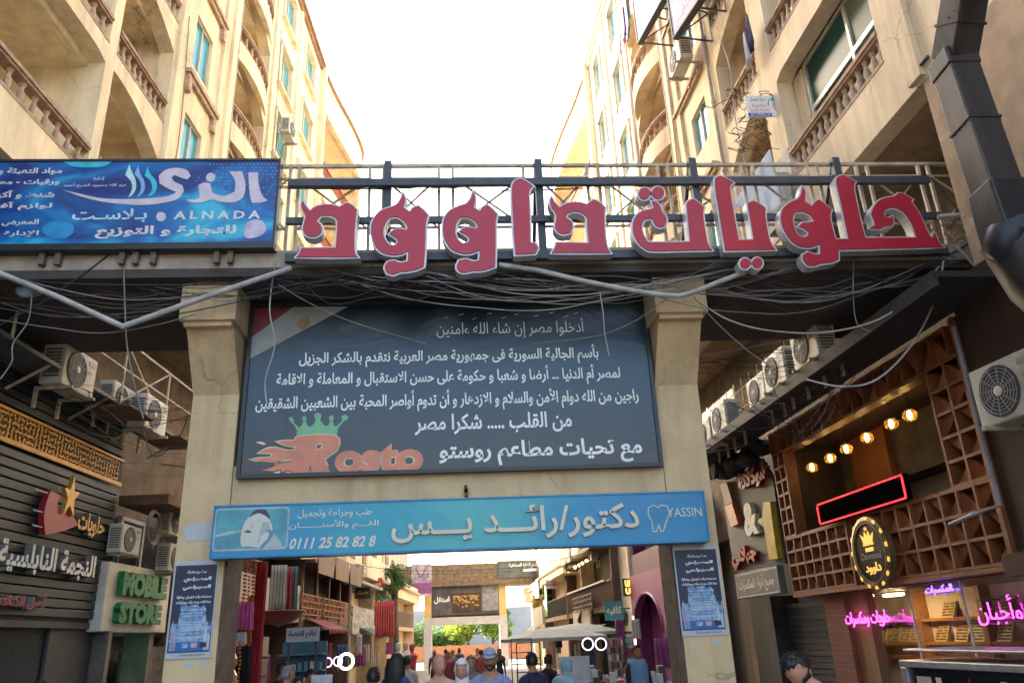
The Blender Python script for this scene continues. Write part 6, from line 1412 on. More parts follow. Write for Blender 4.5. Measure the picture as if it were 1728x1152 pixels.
def person(label, x, y, rz=0, h=1.72, top='w', bottom='d', skin='a', hair='short', hairm=None, lean=0, pitch=0, yaw=0, arms=((.10, .05), (.10, .05)), sleeve='long', fingers=True, beard=False, hood=None, cap=None, group=None, extra=None, female=False, roll=0, z0=0):
    px0 = x; k = h / 1.75; T = thing('person', label, 'person', (x, y, z0), 0, group)
    Rz = Matrix.Rotation(rz, 4, 'Z'); P0 = V((0, 0, .95)); Rl = Matrix.Rotation(lean, 4, 'X')      # +lean bends towards -Y
    def up(p): return P0 + Rl @ (V(p) - P0)
    sw = .165 if female else .19
    J = {'pel': V(P0), 'belly': up((0, -.01, 1.1)), 'chest': up((0, 0, 1.30)), 'col': up((0, .005, 1.45)), 'neck': up((0, -.005, 1.54)), 'skull': up((0, -.02, 1.62))}
    R = {'pel': .155, 'belly': .145 if not female else .125, 'chest': .165 if not female else .14, 'col': .085, 'neck': .056, 'skull': .062}
    cuts = []; E = [('pel', 'belly', 1), ('belly', 'chest', 1), ('chest', 'col', 1), ('col', 'neck', 0), ('neck', 'skull', 0)]
    for s, sd in ((-1, 0), (1, 1)):
        n = 'LR'[sd]; fw, bend = arms[sd]
        J['sh' + n] = up((s * sw, .0, 1.42)); R['sh' + n] = .072
        d1 = V((s * .16, -sin(fw), -cos(fw))).normalized(); d2 = V((s * .04, -sin(fw + bend), -cos(fw + bend))).normalized()
        J['el' + n] = J['sh' + n] + d1 * .29; R['el' + n] = .047; J['wr' + n] = J['el' + n] + d2 * .25; R['wr' + n] = .03
        J['pm' + n] = J['wr' + n] + d2 * .085; R['pm' + n] = .036
        E += [('col', 'sh' + n, 7), ('sh' + n, 'el' + n, 8), ('el' + n, 'wr' + n, 8 if sleeve == 'long' else 9), ('wr' + n, 'pm' + n, 9)]; cuts.append((J['el' + n], d1) if sleeve != 'long' else (J['wr' + n] - d2 * .02, d2))
        if fingers:
            side = d2.cross(V((s, 0, 0))); side = V((0, -1, 0)) - d2 * V((0, -1, 0)).dot(d2); side = side.normalized() if side.length > .1 else V((1, 0, 0)); cur = V((-s, 0, 0))
            for q in range(4):
                o = side * (.026 - .0175 * q); L = (.066, .078, .072, .056)[q]
                a, b, c = 'f%s%d0' % (n, q), 'f%s%d1' % (n, q), 'f%s%d2' % (n, q)
                J[a] = J['pm' + n] + o + d2 * .02; J[b] = J[a] + (d2 + cur * .25).normalized() * L * .55; J[c] = J[b] + (d2 + cur * .8).normalized() * L * .5
                R[a], R[b], R[c] = .0095, .0085, .007; E += [('pm' + n, a, 9), (a, b, 9), (b, c, 9)]
            a, b = 't%s0' % n, 't%s1' % n; J[a] = J['wr' + n] + d2 * .035 + side * .04; J[b] = J[a] + (d2 + side * .4).normalized() * .045; R[a], R[b] = .0105, .0085
            E += [('wr' + n, a, 9), (a, b, 9)]
        st = .10 * s if fingers else .06 * s
        J['hp' + n] = V((s * .085, 0, .90)); R['hp' + n] = .105; J['kn' + n] = V((s * .095, -.02 - st * .6, .50)); R['kn' + n] = .068
        J['an' + n] = V((s * .10, .02 - st, .09)); R['an' + n] = .046; J['to' + n] = V((s * .115, -.15 - st, .035)); R['to' + n] = .036
        E += [('pel', 'hp' + n, 2), ('hp' + n, 'kn' + n, 2), ('kn' + n, 'an' + n, 2), ('an' + n, 'to' + n, 3)]
    names = list(J); me = bpy.data.meshes.new('person_rig'); me.from_pydata([Rz @ (J[q] * k) for q in names], [(names.index(a), names.index(b)) for a, b, _ in E], [])
    o = link(bpy.data.objects.new('person_rig', me)); sk = o.modifiers.new('skin', 'SKIN')
    for i, q in enumerate(names):
        sv = me.skin_vertices[0].data[i]; r = R[q] * k; sv.radius = (r, r); sv.use_root = (q == 'pel')
    sb = o.modifiers.new('sub', 'SUBSURF'); sb.levels = sb.render_levels = 2 if fingers else 1
    bpy.context.view_layer.update(); ev = o.evaluated_get(bpy.context.evaluated_depsgraph_get()); bm = bpy.data.meshes.new_from_object(ev)
    wz = (V((0, 0, .93)), V((0, 0, 1))); nk = (up((0, -.03, 1.472)), Rl @ V((0, -.42, 1)).normalized())
    tb = bmesh.new(); tb.from_mesh(bm)
    for q, nn in [wz, nk, (V((.078, 0, 0)), V((1, 0, 0))), (V((-.078, 0, 0)), V((1, 0, 0)))] + cuts:
        q = Rz @ (V(q) * k); nn = (Rz @ V(nn)).normalized()
        bmesh.ops.bisect_plane(tb, geom=tb.verts[:] + tb.edges[:] + tb.faces[:], plane_co=q, plane_no=nn, dist=1e-5)
    tb.to_mesh(bm); tb.free(); nkq, nkn = Rz @ (nk[0] * k), Rz @ nk[1]
    mb = MB(); vv = [p.co.copy() for p in bm.vertices]; segs = [(Rz @ (J[a] * k), Rz @ (J[b] * k), m) for a, b, m in E]
    def which(p):
        best = 9; bm_ = 1
        for a, b, m in segs:
            ab = b - a; t = max(0, min(1, (p - a).dot(ab) / max(1e-9, ab.length_squared))); d = (p - a - ab * t).length
            if d < best: best = d; bm_ = m
        return bm_
    base = V((x, y, z0)); keys = {}
    for f in bm.polygons:
        c = sum((vv[i] for i in f.vertices), V((0, 0, 0))) / len(f.vertices); m = which(c)
        if m in (0, 1, 2, 7): m = 0 if (c - nkq).dot(nkn) > 0 and abs((Rz.inverted() @ c).x) < .078 * k else (1 if c.z > .93 * k or m == 7 else 2)
        elif m == 8: m = 1
        elif m == 9: m = 0
        keys.setdefault(m, []).append(tuple(f.vertices))
    off0 = len(mb.v); mb.v += [p + base for p in vv]
    for m, fl in keys.items():
        mb.f += [list(q) for q in fl]; mb.m += [m] * len(fl)
    bpy.data.objects.remove(o); bpy.data.meshes.remove(me)
    # head
    hc = Rz @ (up((0, -.03, 1.655)) * k); HR = Rz @ Rl @ Matrix.Rotation(yaw, 4, 'Z') @ Matrix.Rotation(pitch, 4, 'X') @ Matrix.Rotation(roll, 4, 'Y')
    H = lambda p, s=1.0: base + hc + HR @ (V(p) * (k * s))
    mb.add([H(p) for p in HV], HF, 0)
    for s in (-1, 1):
        mb.add([H(V((s * .030, -.083, .006)) + V(q)) for q in [(-.013, 0, 0), (-.005, -.005, .004), (.006, -.005, .004), (.013, 0, 0), (.005, -.004, -.0035), (-.006, -.004, -.0035)]], [(0, 1, 2, 3, 4, 5)], 4)
        mb.add([H(V((s * .030 + .0042 * cos(t * pi / 4), -.0895, .006 + .0040 * sin(t * pi / 4)))) for t in range(8)], [range(8)], 5)
        mb.add([H((s * (.014 + .012 * t), -.0985 + .006 * t, .028 + .004 * sin(t * 1.6) + q)) for q in (0, .0042) for t in (0, 1, 2, 2.6)], [(i, i + 1, i + 5, i + 4) for i in range(3)], 5)
        el = []
        for t in range(9):
            a = t * 2 * pi / 8; el.append(H((s * (.076 + .012 * (cos(a) > 0)), .012 + .016 * cos(a), .0 + .030 * sin(a))))
        mb.add(el[:8] + [H((s * .072, .005, 0))], [(i, (i + 1) % 8, 8) for i in range(8)], 0)
    mb.add([H((xx, yy, zz)) for xx, yy, zz in ((-.024, -.0925, -.062), (-.010, -.102, -.057), (0, -.103, -.059), (.010, -.102, -.057), (.024, -.0925, -.062), (.012, -.101, -.069), (0, -.103, -.071), (-.012, -.101, -.069))], [range(8)], 6)
    mats = [SK[skin], top, bottom, BLACK, EYEW, EYED, LIP]
    mb.build('body', mats, T, smooth=80)
    hm = hairm or HAIRB
    def shell(name, keep, s, mat_, extra_=None):
        q = MB(); idx = {}; ff = []
        for f in HF:
            if all(keep(HV[i]) for i in f): ff.append(f)
        used = sorted(set(i for f in ff for i in f)); mp = {v: i for i, v in enumerate(used)}
        def grow(p): 
            n = V((p.x / .076, p.y / .098, p.z / .122)); n = n.normalized() if n.length > 0 else n
            return p + n * s
        q.add([H(grow(HV[i])) for i in used], [[mp[i] for i in f] for f in ff])
        if extra_: extra_(q)
        oo = q.build(name, mat_, T, smooth=80); so2 = oo.modifiers.new('thick', 'SOLIDIFY'); so2.thickness = .006; so2.offset = -1; return oo
    if hood is None and hair != 'bald' and cap is None:
        if hair == 'long':
            def ex(q):
                for i in range(14):
                    a = pi * (i / 13) ; px_, py_ = cos(a) * .088, .02 + sin(a) * .088
                    q.tube([H((px_, py_, .05)), H((px_ * 1.15, py_ * 1.1 + .01, -.08)), H((px_ * 1.25, py_ * 1.05 + .02, -.22)), H((px_ * 1.05, py_ + .02, -.36))], [.03, .034, .036, .02], 6)
            shell('hair', lambda p: p.z > .045 or (p.y > -.01 and p.z > -.06), .016, hm, ex)
        else:
            hr = random.Random(len(label) * 7 + int(px0 * 100))
            def ex(q):
                for i in range(420 if fingers else 0):
                    th, ph = hr.uniform(0, 2 * pi), hr.uniform(.0, 1.75); n_ = V((sin(ph) * sin(th), -sin(ph) * cos(th), cos(ph)))
                    if n_.y < -.25 and n_.z < .62: continue
                    if n_.z < -.3 or (n_.y < .05 and n_.z < .35): continue
                    p = V((n_.x * .089, n_.y * .111, n_.z * .134)); d = (V((hr.gauss(0, .5), hr.gauss(.25, .5), -.5)) - n_ * V((0, .25, -.5)).dot(n_)); d = d.normalized() * hr.uniform(.012, .030) + n_ * hr.uniform(.0, .008); w_ = d.cross(n_).normalized() * .0022
                    q.add([H(p - w_), H(p + w_), H(p + d)], [(0, 1, 2)])
            shell('hair', lambda p: p.z > .070 + .007 * sin(p.x * 260) + (.0 if p.y < -.04 else -.022) or (p.y > .008 and p.z > -.040), .011, hm, ex)
    if hair == 'bald': shell('hair_fringe', lambda p: p.y > .02 and -.045 < p.z < .03, .004, HAIRG)
    if beard: shell('beard', lambda p: p.z < -.030 and p.y < .02 and not (abs(p.x) < .020 and -.074 < p.z < -.057) and not (abs(p.x) < .048 and p.z > -.052 and not (abs(p.x) < .036 and p.z < -.036)), .006, HAIRB)
    if cap is not None:
        def ex(q): 
            v = [H((.078 * sin(a) * (1 - .12 * r), -.078 * cos(a) - .018 - r * .075 * cos(a), .052 - .020 * r)) for r in (0, 1) for a in [(-1.1 + 2.2 * i / 8) for i in range(9)]]
            q.add(v, [(i, i + 1, i + 10, i + 9) for i in range(8)])
        shell('cap', lambda p: p.z > .050 or (p.z > .03 and p.y > 0), .012, cap, ex); shell('hair', lambda p: p.y > .02 and -.05 < p.z < .045, .008, hm)
    if hood is not None:
        def ex(q):
            n = 22; rows = [(.076, -.06, .004), (.074, -.10, .006), (.098, -.135, .010), (.165, -.165, .015), (.215, -.21, .02), (.225, -.32, .02)]
            vs = [H(((r + (.006 * sin(i * 2.1) if z < -.12 else 0)) * cos(2 * pi * i / n) * (1.0 if r < .12 else 1.08), dy + (r + (.006 * sin(i * 2.1) if z < -.12 else 0)) * .86 * sin(2 * pi * i / n), z - .01 + (.012 * sin(i * 1.3) if z < -.25 else 0))) for r, z, dy in rows for i in range(n)]
            q.add(vs, [(a * n + i, a * n + (i + 1) % n, (a + 1) * n + (i + 1) % n, (a + 1) * n + i) for a in range(5) for i in range(n)])
        shell('headscarf', lambda p: not (p.y < -.045 and -.105 < p.z < .068 and abs(p.x) < .056), .015, hood, ex)
    if hood is None and fingers:
        q = MB(); pts = []
        for i in range(25):
            a = 2 * pi * i / 24; p = Rz @ (up((.092 * sin(a), -.004 - .080 * cos(a), 1.478 - .030 * cos(a))) * k); pts.append(base + p)
        q.tube(pts, .019 * k, 8); q.build('collar', top, T, smooth=80)
    if extra: extra(T, H, k)
    return T
JEANS = cloth('jeans', (.06, .09, .16)); DARKT = cloth('dark_trouser', (.03, .03, .035)); BEIGET = cloth('beige_trouser', (.30, .25, .18))
def at_head(px, py, Y): return atY(px, py, Y)
def walker(label, px, ytop, Y, **k):
    """stands so that the crown of the head meets the measured height; heights stay human"""
    c = atY(px, ytop, Y); h = max(1.45, min(1.86, (c.z) * 1.0 / 1.012)); return person(label, c.x, Y, h=h, **k)
def striped(n, c1, c2, sc):
    m = cloth(n, c1); t = m.node_tree; b = t.nodes['Principled BSDF']; tc = node(t, 'ShaderNodeTexCoord'); wv = node(t, 'ShaderNodeTexWave', bands_direction='X'); wv.inputs['Scale'].default_value = sc; wv.inputs['Distortion'].default_value = .6; wv.inputs['Detail'].default_value = 1
    t.links.new(tc.outputs['Object'], wv.inputs['Vector']); rp = node(t, 'ShaderNodeValToRGB'); rp.color_ramp.elements[0].position = .35; rp.color_ramp.elements[0].color = tuple(c1) + (1,); rp.color_ramp.elements[1].position = .7; rp.color_ramp.elements[1].color = tuple(c2) + (1,)
    t.links.new(wv.outputs[0], rp.inputs[0]); t.links.new(rp.outputs[0], b.inputs['Base Color']); return m
STRIPE = striped('pink_shirt', (.46, .25, .22), (.52, .36, .34), 14); BLUES = striped('blue_shirt', (.11, .15, .33), (.26, .30, .42), 12)
def collar(T, H, k, m_, under):
    o = loc_of(T)
    mb = MB()
    for i in range(4): mb.ball(o + V((.0, -.150 * k - .006 * (i > 0), (1.36 - .1 * i) * k)), .007, 6)
    mb.build('shirt_button', EYEW, T)
    if under is not None:
        mb = MB(); mb.add([o + V((x * k, y * k, z * k)) for x, y, z in ((-.045, -.095, 1.46), (.045, -.095, 1.46), (.012, -.166, 1.30), (-.012, -.166, 1.30))], [(0, 1, 2, 3)]); u_ = mb.build('undershirt', under, T); s_ = u_.modifiers.new('thick', 'SOLIDIFY'); s_.thickness = .012
walker('bald man in an open pink shirt walking in the middle of the alley, glancing aside', 741, 1103, 8.9, top=STRIPE, bottom=BEIGET, skin='b', hair='bald', yaw=.45, extra=lambda T, H, k: collar(T, H, k, STRIPE, cloth('undershirt', (.62, .60, .56))))
walker('woman in a white headscarf and pink top between the bald man and the capped man', 779, 1112, 8.9, top=cloth('pink_top', (.60, .22, .22)), bottom=JEANS, skin='b', hood=cloth('white_scarf', (.62, .60, .66), var=.06), female=True, yaw=-.1, pitch=.18)
walker('bearded man in a grey baseball cap and blue striped shirt walking towards the viewer', 826, 1093, 8.8, top=BLUES, bottom=JEANS, skin='a', beard=True, extra=lambda T, H, k: collar(T, H, k, BLUES, None), cap=cloth('grey_cap', (.28, .33, .42), var=.08), yaw=-.12, pitch=.12)
walker('woman in a dark patterned scarf just behind the white headscarf', 794, 1106, 12.0, top=cloth('black_coat', (.02, .02, .025)), bottom=DARKT, skin='b', hood=cloth('brown_scarf', (.20, .17, .14)), female=True)
walker('woman with long black hair and a royal blue top seen from behind', 668, 1102, 10.6, rz=pi - .5, top=cloth('royal_blue', (.03, .06, .22)), bottom=JEANS, skin='b', hair='long', female=True)
walker('man in a navy shirt seen from behind, right of the capped man', 898, 1102, 10.8, rz=pi + .5, top=cloth('navy', (.018, .022, .06)), bottom=DARKT, skin='a')
walker('person in black standing behind the man in navy', 924, 1106, 14.0, rz=2.4, top=cloth('black_coat', ()) , bottom=DARKT, skin='c')
walker('person in a pale aqua shawl and red scarf at the table on the right', 944, 1116, 11.5, rz=2.0, top=cloth('aqua_shawl', (.28, .40, .46)), bottom=DARKT, skin='b', hood=cloth('aqua_scarf', (.24, .40, .48)), female=True, lean=.15)
walker('man in a light blue vest over a black shirt standing by the magenta arch', 1072, 1089, 13.6, rz=.35, top=cloth('black_shirt', (.02, .02, .025)), bottom=DARKT, skin='a', arms=((.12, .35), (.1, .25)),
       extra=lambda T, H, k: [MB().lathe(loc_of(T) + V((0, 0, .98 * k)), [(.165, 0), (.172, .2), (.178, .36), (.15, .47), (.12, .50)], 18, cap=False).build('vest', cloth('vest_blue', (.16, .30, .52)), T, smooth=60)])
walker('man in a white shirt with short grey hair on the left beside the price board', 484, 1124, 10.6, rz=2.3, top=cloth('white_shirt', (.50, .46, .48)), bottom=DARKT, skin='a', hairm=HAIRG)
walker('dark clad person half hidden behind the grey haired man on the left', 476, 1116, 11.6, rz=2.0, top=cloth('black_coat', ()), bottom=DARKT, skin='c')
walker('dark haired person low at the left of the alley, seen from behind', 630, 1128, 9.6, rz=pi, top=cloth('black_coat', ()), bottom=DARKT, skin='a')
walker('boy in a pale shirt behind the woman in royal blue', 686, 1108, 16.0, rz=pi, top=cloth('pale_shirt', (.46, .48, .52)), bottom=JEANS, skin='a')
walker('person in dark clothes stooping at the left below the white board', 506, 1126, 12.5, rz=1.2, top=cloth('dark_teal', (.03, .07, .09)), bottom=DARKT, skin='c', lean=.3)
# big figure, lower right: bends over the counter, profile to the left
c = atY(1335, 1100, 5.6)
person('dark haired bearded man in a navy shirt bending his head at the lower right corner', c.x + .36, 5.75, rz=-pi / 2 + .15, h=1.63, top=cloth('navy_tee', (.012, .016, .04)), bottom=JEANS, skin='b', lean=.42, pitch=.45, beard=True, arms=((.55, .55), (.5, .6)), sleeve='short')
c = atY(62, 1131, 7.6)
person('dark haired man with his head bowed at the lower left corner by the dark shop', c.x, 7.6, rz=.6, h=1.60, top=cloth('grey_shirt', (.10, .10, .12)), bottom=DARKT, skin='b', lean=.35, pitch=.35)
# distant walkers under the second gateway
tops = [('charcoal', (.04, .04, .05)), ('maroon', (.20, .03, .04)), ('slate', (.10, .12, .16)), ('black_coat', ()), ('sand', (.40, .33, .24)), ('dusty_red', (.36, .06, .06))]
spots = [(733, 1100, 30, 'person in charcoal walking at the left edge of the distant crowd'), (752, 1101, 33, 'person in maroon in the distant crowd left of the white headscarf'), (764, 1100, 29, 'person in slate grey in the distant crowd above the white headscarf'), (775, 1102, 35, 'person in black in the distant crowd under the lime green tree'), (806, 1101, 31, 'person in sand brown in the distant crowd beside the grey cap'), (812, 1104, 26, 'person in dusty red in the distant crowd close behind the capped man'), (842, 1099, 27, 'person in charcoal striding at the right edge of the distant crowd'), (757, 1106, 24, 'person in slate grey just behind the bald man')]
for i, (px, yt, Y, lb) in enumerate(spots):
    n, cc = tops[i % 6]; walker(lb, px, yt, Y, rz=(0, pi, .3, pi, 0, 2.9, .4, .1)[i], top=cloth(n, cc), bottom=DARKT, skin='ac'[i % 2], fingers=False, hood=None if i % 3 else cloth('crowd_scarf', (.08, .07, .09)), female=i % 3 == 0, group='distant walkers')
# ================================================================== pipes and cables in front of the deck
YC = 1.0
def gp(px, b=YC): a, z = FG.px(*px, b); return FG.w(a, b, z)
HOSE = M('grey_conduit', (.42, .41, .40), .6, var=.2, scale=5, grime=.5)
def curve(pts, n=8):
    k = len(pts); o = []
    for i in range(k - 1):
        p0, p1, p2, p3 = V(pts[max(0, i - 1)]), V(pts[i]), V(pts[i + 1]), V(pts[min(k - 1, i + 2)])
        for j in range(n):
            t = j / n; o.append(.5 * ((2 * p1) + (p2 - p0) * t + (2 * p0 - 5 * p1 + 4 * p2 - p3) * t * t + (3 * p1 - p0 - 3 * p2 + p3) * t ** 3))
    return o + [V(pts[-1])]
def cable(pts, r, mat_, label, b=YC, name='cable', n=6, **k):
    mb = MB(); mb.tube(curve([gp(p, b + (.0 if len(p) < 3 else p[2])) if not isinstance(p, V) else p for p in [(q[0], q[1]) if not isinstance(q, V) else q for q in pts]], n), r, 6)
    return single(mb, name, mat_, label, name, 'cables strung along the deck' if name == 'cable' else None, smooth=60)
mb = MB(); mb.tube([gp((-40, 445)), gp((100, 502)), gp((207, 551))], .036, 10); mb.tube([gp((207, 551)), gp((350, 500)), gp((492, 452))], .036, 10); mb.ball(gp((207, 551)), .037, 10)
single(mb, 'conduit_pipe', HOSE, 'grey pipe hanging in a V below the royal blue panel on the left', 'pipe', smooth=60)
mb = MB(); mb.tube(curve([gp(p) for p in ((842, 447), (905, 456), (980, 473), (1060, 489), (1125, 498), (1160, 496), (1210, 477), (1268, 455))]), .034, 10)
single(mb, 'conduit_pipe', HOSE, 'long grey hose sagging from the middle of the red letters past the right pillar head', 'pipe', smooth=60)
mb = MB(); mb.tube(curve([gp(p) for p in ((1583, 366), (1630, 362), (1665, 358))]), .034, 8); single(mb, 'conduit_pipe', WHITEP, 'short white pipe stub running right from the last red letter to the duct', 'pipe', smooth=60)
mb = MB(); mb.tube([gp((1612, 414)), gp((1664, 468))], .022, 8); single(mb, 'conduit_pipe', HOSE, 'thin white stick slanting down beside the last red letter', 'pipe', smooth=60)
mb = MB(); mb.tube([dp((1592, 140), .35), dp((1660, 300), .35), dp((1728, 420), .35)], .03, 8); mb.tube([dp((1604, 140), .3), dp((1690, 330), .3), dp((1745, 400), .3)], .018, 8); single(mb, 'conduit_pipe', PIPE, 'pair of pale pipes running down the wall behind the exhaust duct', 'pipe', smooth=60)
CB1 = M('cable_black', (.03, .03, .03), .6, var=.2); CB2 = M('cable_grey', (.20, .19, .18), .6, var=.2); CB3 = M('cable_pale', (.38, .36, .33), .6, var=.2)
CAB = [
 ([(0, 468), (110, 478), (240, 481), (400, 478), (500, 466)], .012, CB1, 'black cable running nearly level under the left panel from edge to edge'),
 ([(30, 470), (110, 490), (210, 506), (330, 498), (420, 480)], .009, CB2, 'grey cable sagging gently across the left pillar head'),
 ([(60, 478), (150, 520), (230, 538), (330, 524), (450, 498), (560, 470)], .008, CB1, 'black cable sagging below the V pipe on the left'),
 ([(0, 540), (80, 552), (170, 562), (260, 549), (330, 530)], .008, CB2, 'grey cable hanging lowest under the left deck'),
 ([(0, 548), (70, 510), (130, 470), (190, 425)], .010, CB1, 'black cable rising steeply to the royal blue panel'),
 ([(54, 490), (48, 540), (22, 580), (20, 610), (0, 640)], .009, CB2, 'grey cable dangling down at the far left edge'),
 ([(208, 424), (211, 520), (214, 580), (225, 640), (242, 706)], .010, CB2, 'thin pale cable hanging straight down through the V pipe'),
 ([(465, 440), (455, 520), (464, 580), (448, 640), (450, 680)], .010, CB3, 'pale cable dangling over the flag corner of the billboard'),
 ([(470, 480), (520, 510), (600, 545), (720, 580)], .006, CB2, 'thin grey wire drooping across the top left of the billboard'),
 ([(720, 465), (800, 498), (880, 509), (960, 506), (1060, 490), (1180, 470)], .008, CB3, 'pale cable in the deepest loop under the red letters'),
 ([(740, 462), (820, 486), (900, 498), (1000, 496), (1100, 480), (1200, 462)], .008, CB3, 'pale cable just above the deepest loop under the red letters'),
 ([(700, 455), (800, 478), (900, 488), (1000, 488), (1080, 482), (1180, 458)], .007, CB2, 'grey cable third from the bottom of the loops under the red letters'),
 ([(770, 460), (850, 474), (950, 480), (1050, 478), (1160, 462), (1260, 440)], .009, CB1, 'black cable ending by the two red dots'),
 ([(560, 455), (620, 470), (660, 474), (720, 462)], .006, CB2, 'short slack wire below the first red letter'),
 ([(480, 470), (600, 462), (760, 456), (900, 460)], .007, CB1, 'black wire running level along the concrete edge'),
 ([(1012, 492), (1018, 530), (1020, 560), (1028, 600)], .008, CB3, 'pale wire hanging over the upper right of the billboard'),
 ([(1040, 480), (1120, 470), (1200, 455), (1300, 442)], .010, CB1, 'black cable rising past the right pillar head to the dots'),
 ([(1060, 500), (1130, 480), (1200, 460), (1280, 452)], .008, CB2, 'grey cable crossing in front of the right pillar head'),
 ([(1130, 500), (1090, 530), (1050, 552), (1000, 568), (900, 580)], .007, CB2, 'grey wire drooping from the right pillar head across the billboard'),
 ([(1180, 510), (1230, 540), (1300, 558), (1400, 560), (1500, 530), (1585, 450)], .013, CB3, 'pale cable in a wide arc from the right pillar head to the last red letter'),
 ([(1180, 496), (1240, 500), (1330, 510), (1400, 506), (1480, 480), (1560, 445)], .008, CB2, 'grey cable in a shallow arc below the right deck'),
 ([(1592, 440), (1580, 500), (1540, 580), (1480, 640), (1420, 652), (1360, 640)], .014, CB3, 'pale cable in the lowest wide loop in front of the wooden cafe'),
 ([(1440, 440), (1440, 500), (1446, 545), (1470, 560)], .008, CB2, 'short grey cable dangling under the right end of the letters'),
 ([(1170, 500), (1210, 545), (1260, 590), (1300, 618)], .008, CB2, 'straight grey wire slanting down from the right pillar to the air conditioners'),
 ([(1190, 600), (1270, 585), (1350, 570), (1420, 560)], .007, CB2, 'grey wire stretched above the row of air conditioners'),
 ([(1600, 430), (1650, 400), (1700, 350), (1740, 330)], .010, CB1, 'black cable rising from the last letter to the duct'),
 ([(1570, 300), (1620, 360), (1680, 440), (1728, 500)], .010, CB1, 'black cable crossing in front of the wrapped duct'),
 ([(1400, 440), (1480, 470), (1540, 462), (1600, 425)], .007, CB1, 'black wire tangled under the last red letter'),
 ([(1390, 620), (1400, 690), (1360, 740), (1330, 690)], .007, CB1, 'black wire looping under the nearest air conditioner of the right row'),
 ([(1300, 640), (1320, 690), (1350, 740), (1340, 700)], .007, CB1, 'black wire looping under the middle of the right air conditioner row'),
 ([(150, 660), (160, 720), (190, 700), (205, 660)], .008, CB1, 'black wire looping between the two left air conditioners'),
 ([(240, 720), (260, 770), (300, 740), (318, 700)], .008, CB1, 'black wire looping below the far air conditioner of the left ledge'),
]
for pts, r, m_, lb in CAB:
    b = YC - .04 - random.random() * .12
    if min(p[1] for p in pts) > 555: b = -2.2
    cable(pts, r, m_, lb, b)
rr = random.Random(77)
def bundle(p0, p1, sag, n, label, m_, r=.0042, b=YC - .1, spread=.85):
    mb = MB(); A, B = gp(p0, b), gp(p1, b)
    for i in range(n):
        s = sag * rr.uniform(1 - spread, 1 + spread); o = V((rr.uniform(-.9, .5), rr.uniform(-.1, .1), rr.uniform(-.06, .08))); o2 = V((rr.uniform(-.5, .9), rr.uniform(-.06, .06), rr.uniform(-.06, .06)))
        pts = []
        for t in range(9):
            t /= 8; p = A.lerp(B, t) + o * (1 - t) + o2 * t; p.z -= s * 4 * t * (1 - t) * (1 + .25 * sin(t * 5 + i * 1.7)) + .03 * sin(t * 13 + i); pts.append(p)
        mb.tube(curve(pts, 4), r * rr.uniform(.7, 1.5), 5)
    return single(mb, 'cable_bundle', m_, label, 'cables', smooth=60)
bundle((470, 462), (760, 468), .20, 7, 'bundle of thin dark wires drooping under the first red letters', CB1)
bundle((640, 462), (1130, 486), .22, 8, 'bundle of pale wires looping under the middle red letters', CB3)
bundle((900, 470), (1260, 450), .18, 9, 'bundle of grey wires gathered along the long sagging hose', CB2)
bundle((1180, 486), (1480, 470), .26, 7, 'bundle of thin wires sagging under the soffit right of the right pillar head', CB2)
bundle((1300, 470), (1600, 425), .34, 5, 'bundle of slack black wires below the largest right red letter', CB1)
bundle((0, 480), (330, 500), .20, 8, 'bundle of thin wires sagging under the soffit behind the V pipe', CB2, b=.5)
bundle((300, 490), (520, 458), .10, 7, 'bundle of wires crossing the left pillar head', CB1)
bundle((1190, 610), (1420, 575), .25, 9, 'bundle of dark wires strewn over the right row of air conditioners', CB1, b=-2.0)
bundle((1280, 680), (1440, 610), .45, 7, 'bundle of wires looping below the near air conditioners of the right row', CB1, b=-1.2)
bundle((60, 640), (320, 690), .30, 9, 'bundle of dark wires strewn over the left ledge air conditioners', CB1, b=-2.0)
bundle((480, 318), (1600, 300), .05, 6, 'bundle of thin wires tied along the top rail of the letter frame', CB1, b=YC - .2)
bundle((130, 690), (330, 770), .35, 6, 'bundle of loose wires hanging under the far left air conditioner', CB2, b=-2.4)
mb = MB()
rr = random.Random(21)
for i in range(26):
    p = V(gp((1590 + rr.uniform(-40, 50), 400 + rr.uniform(-40, 40)), .7)); q = [p]
    for k in range(5): q.append(q[-1] + V((rr.uniform(-.25, .25), rr.uniform(-.1, .1), rr.uniform(-.2, .12))))
    mb.tube(curve(q, 5), .008, 5)
single(mb, 'cable_tangle', CB2, 'tangled nest of loose wires behind the end of the last red letter', 'cables', smooth=60)
c = gp((50, 490), .5); mb = MB(); mb.ball(c, .17, 12, 0, (1.1, .6, .55)); mb.lathe(c + V((0, -.08, -.02)), [(.12, 0), (.10, .04), (0, .05)], 16, 1, V((0, -1, 0)))
single(mb, 'flood_lamp', [GREYP, M('lamp_face', (.30, .48, .56), .3)], 'round grey lamp with pale blue face fixed under the left deck', 'lamp', smooth=50)

# ------------------------------------------------------------------ things on the upper fronts
place_ac(FL, (487, 222), .35, 'small air conditioner high on the far left front beside a window', 'air conditioners on the upper fronts', 1.0)
place_ac(FR_, (1148, 100), .40, 'air conditioner high on the right front under the violet sign', 'air conditioners on the upper fronts', 1.15)
